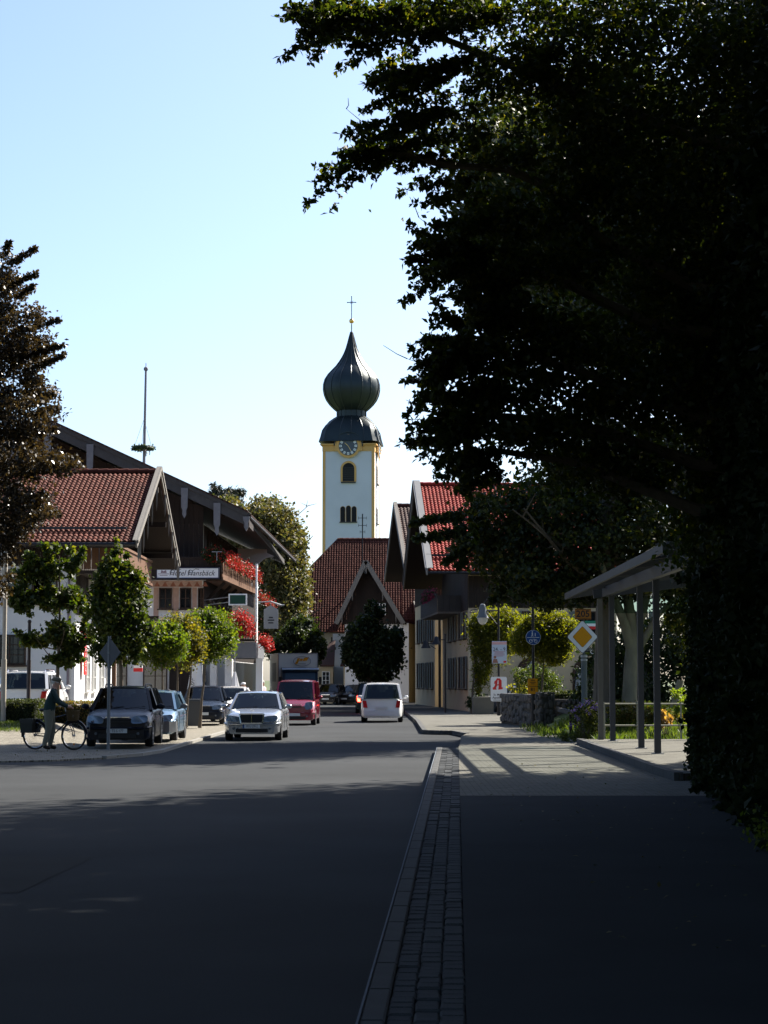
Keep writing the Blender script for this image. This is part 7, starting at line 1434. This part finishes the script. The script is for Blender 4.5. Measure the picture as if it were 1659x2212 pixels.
# near hornbeam whose boughs hang into the picture
def hornbeam():
    Y = 26.; t = thing('hornbeam', 'big dark hornbeam whose drooping leafy boughs fill the upper right', 'tree', (7.6, 27, 0)); m = MB(); p = lambda dx, dy, yy=Y: at(dx, dy, yy)
    m.tube([(7.6, 27, 0), (7.5, 27, 3), (7.3, 27, 6), (7.0, 27, 10), (6.8, 27, 14)], [.34, .28, .24, .18, .08], 10)
    for bp in ([(1500, 620), (1300, 520), (1165, 395), (1095, 365), (950, 355), (880, 335), (800, 330), (760, 300)], [(1500, 300), (1250, 200), (1050, 120), (900, 60), (760, 30)], [(1500, 900), (1300, 820), (1150, 770), (1020, 765)], [(1500, 1000), (1300, 930), (1100, 900), (980, 895)], [(1500, 1100), (1250, 1000), (1050, 970)], [(1400, 700), (1200, 600), (1050, 570)]):
        k = len(bp); m.tube([Vector((7.4, 27, at(800, bp[0][1]+60, 26).z))] + [p(a, b, 26-.8*i/k) for i, (a, b) in enumerate(bp)], [.11] + [.075*(1-i/k)+.008 for i in range(k)], 6)
    tw = [((925, 350), (870, 320)), ((800, 275), (748, 235)), ((748, 235), (752, 212)), ((960, 510), (905, 470)), ((905, 470), (885, 425)), ((940, 790), (880, 775)), ((880, 775), (828, 746)), ((885, 776), (900, 740)), ((650, 42), (585, 34)), ((1000, 560), (870, 560)), ((960, 900), (872, 905))]
    for a, b in tw: m.tube([p(*a, 25.2), p((a[0]+b[0])/2+3, (a[1]+b[1])/2+4, 25.2), p(*b, 25.2)], [.007, .005, .003], 4)
    m.build('trunk', BARK, t, smooth=True, recalc=False)
    # bulk
    bulk = [A_(1560, 100, 27, 260, 220, 2.2), A_(1250, 60, 26, 220, 120, 1.5), A_(1020, 20, 25, 150, 60, .9), A_(1130, 130, 25.5, 110, 60, .9), A_(1300, 250, 26, 200, 120, 1.4), A_(1560, 400, 27, 260, 200, 2.2), A_(1300, 430, 26, 180, 120, 1.3), A_(1200, 570, 26, 140, 100, 1.1), A_(1420, 650, 27, 200, 160, 1.8), A_(1180, 740, 26, 170, 90, 1.2), A_(1100, 830, 25.5, 120, 70, .9), A_(1330, 850, 26.5, 200, 110, 1.6), A_(1140, 930, 25.5, 150, 56, 1.0), A_(1300, 1010, 26.5, 190, 60, 1.4), A_(1560, 850, 27, 200, 220, 2.2), A_(1560, 1120, 27, 130, 130, 2.0), A_(1040, 1010, 25.5, 70, 36, .6, .6), A_(1600, 620, 27, 160, 200, 2)]
    bulk += [A_(1010, 190, 25.5, 90, 60, .7, .5), A_(1075, 330, 25.5, 110, 60, .8, .7), A_(1055, 470, 25.5, 105, 60, .8), A_(1060, 580, 25.5, 110, 50, .8), A_(1085, 660, 25.5, 95, 50, .8), A_(1020, 765, 25.5, 110, 52, .8), A_(1010, 850, 25.5, 95, 46, .8), A_(995, 930, 25.5, 95, 50, .7), A_(1020, 1005, 25.5, 80, 38, .6, .7)]
    P1 = cloud(bulk, 112000, .1)
    S_ = [((1100, 40), (600, 38), .20, 2.2), ((900, 10), (640, 75), .13, 1.2), ((1000, 60), (745, 108), .14, 1.4), ((860, 30), (625, 12), .12, 1), ((1050, 120), (790, 185), .20, .8), ((960, 160), (800, 160), .16, .5), ((1000, 240), (770, 275), .20, .8), ((1000, 290), (730, 330), .18, 1), ((900, 300), (675, 395), .13, .8), ((820, 345), (712, 418), .05, .25), ((1020, 330), (800, 350), .14, .7), ((1050, 380), (905, 400), .12, .6), ((1060, 430), (890, 440), .12, .5), ((1080, 500), (930, 480), .18, .8), ((1080, 540), (885, 525), .15, 1), ((1060, 560), (880, 560), .15, 1), ((1050, 590), (890, 595), .12, .7), ((1090, 600), (945, 650), .12, .7), ((1080, 640), (985, 640), .10, .5), ((1130, 700), (960, 690), .16, 1), ((1100, 740), (905, 735), .16, 1.1), ((1060, 760), (895, 790), .16, 1.2), ((1040, 800), (868, 825), .14, 1.2), ((1080, 850), (960, 870), .14, .8), ((1060, 900), (880, 918), .15, 1.2), ((1040, 940), (880, 960), .13, 1.1), ((1060, 980), (945, 1010), .13, .9), ((1080, 1030), (970, 1060), .12, .7), ((1090, 690), (1010, 665), .1, .5)]
    rr = random.Random(5); segs = []
    for a, b, w, k in S_:
        A0, B0 = at(*a, 25.6+rr.uniform(-.5, .5)), at(*b, 24.9+rr.uniform(-.6, .6))
        for j in range(max(2, int(7*k))):
            q = rr.random()*.75; s = A0.lerp(B0, q); e = B0.lerp(A0, rr.random()*.5*(1-q)) + Vector((rr.gauss(.05, .16), rr.gauss(0, .3), rr.gauss(-.10, .24))); segs.append((s, e, w*.55))
        segs.append((A0, B0, w*.6))
    P2 = sprays(segs, 26000)
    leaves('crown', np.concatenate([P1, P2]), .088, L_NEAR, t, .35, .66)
hornbeam()
# ivy covered wall / tall hedge at the right edge
def ivy():
    t = thing('ivy_hedge', 'tall dark ivy hedge running along the footway at the right edge', 'hedge', (7, 24, KH)); f = lambda Y: 1.75+.1036*Y
    def h(Y): return 3.7 + (34.6-Y)*.32
    core = MB(); y0, y1 = 8, 34.3
    core.add([(f(y0)+.35, y0, 0), (f(y1)+.35, y1, 0), (f(y1)+3, y1, 0), (f(y0)+3, y0, 0), (f(y0)+.45, y0, h(y0)-.4), (f(y1)+.45, y1, h(y1)-.4), (f(y1)+3, y1, h(y1)-.4), (f(y0)+3, y0, h(y0)-.4)], [(0, 1, 2, 3), (4, 7, 6, 5), (0, 4, 5, 1), (1, 5, 6, 2), (2, 6, 7, 3), (3, 7, 4, 0)]); core.build('inner_branches', mat('hedge inner wood', ()), t)  # solid dark core stands for the ivy's inner shade and blocks light
    N = 90000; Y = 8+26.6*rng.random(N)**.8; W = rng.random(N); Hh = 3.7+(34.6-Y)*.32
    P = np.column_stack([f(Y)+np.abs(rng.normal(size=N))*.16+.10*np.sin(Y*2.1+W*7)+.08*np.sin(Y*5+W*23), Y, KH+W*(Hh-KH)])
    M = 9000; e = np.column_stack([f(34.5)+.1+2.8*rng.random(M), 34.5-np.abs(rng.normal(size=M))*.15, KH+rng.random(M)*3.6])
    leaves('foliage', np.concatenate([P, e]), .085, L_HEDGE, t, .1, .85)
    sh = []
    for k in range(120):
        Yk = random.uniform(13, 34.3); zk = KH+random.random()**.7*7; b_ = Vector((f(Yk)+.1, Yk, zk)); sh.append((b_, b_+Vector((-random.uniform(.12, .5), random.uniform(-.3, .3), random.uniform(-.5, .25))), random.uniform(.06, .14)))
    leaves('shoots', sprays(sh, 9000), .12, L_HEDGE, t, .2, .8)
    Pb = np.column_stack([f(19)+rng.normal(size=900)*.12+.05, 18.6+rng.normal(size=900)*.8, KH+.1+np.abs(rng.normal(size=900))*.22]); leaves('low_shoots', Pb, .06, leafmat('young ivy leaf', (.05, .08, .015), (.10, .13, .02), .4), t)
ivy()
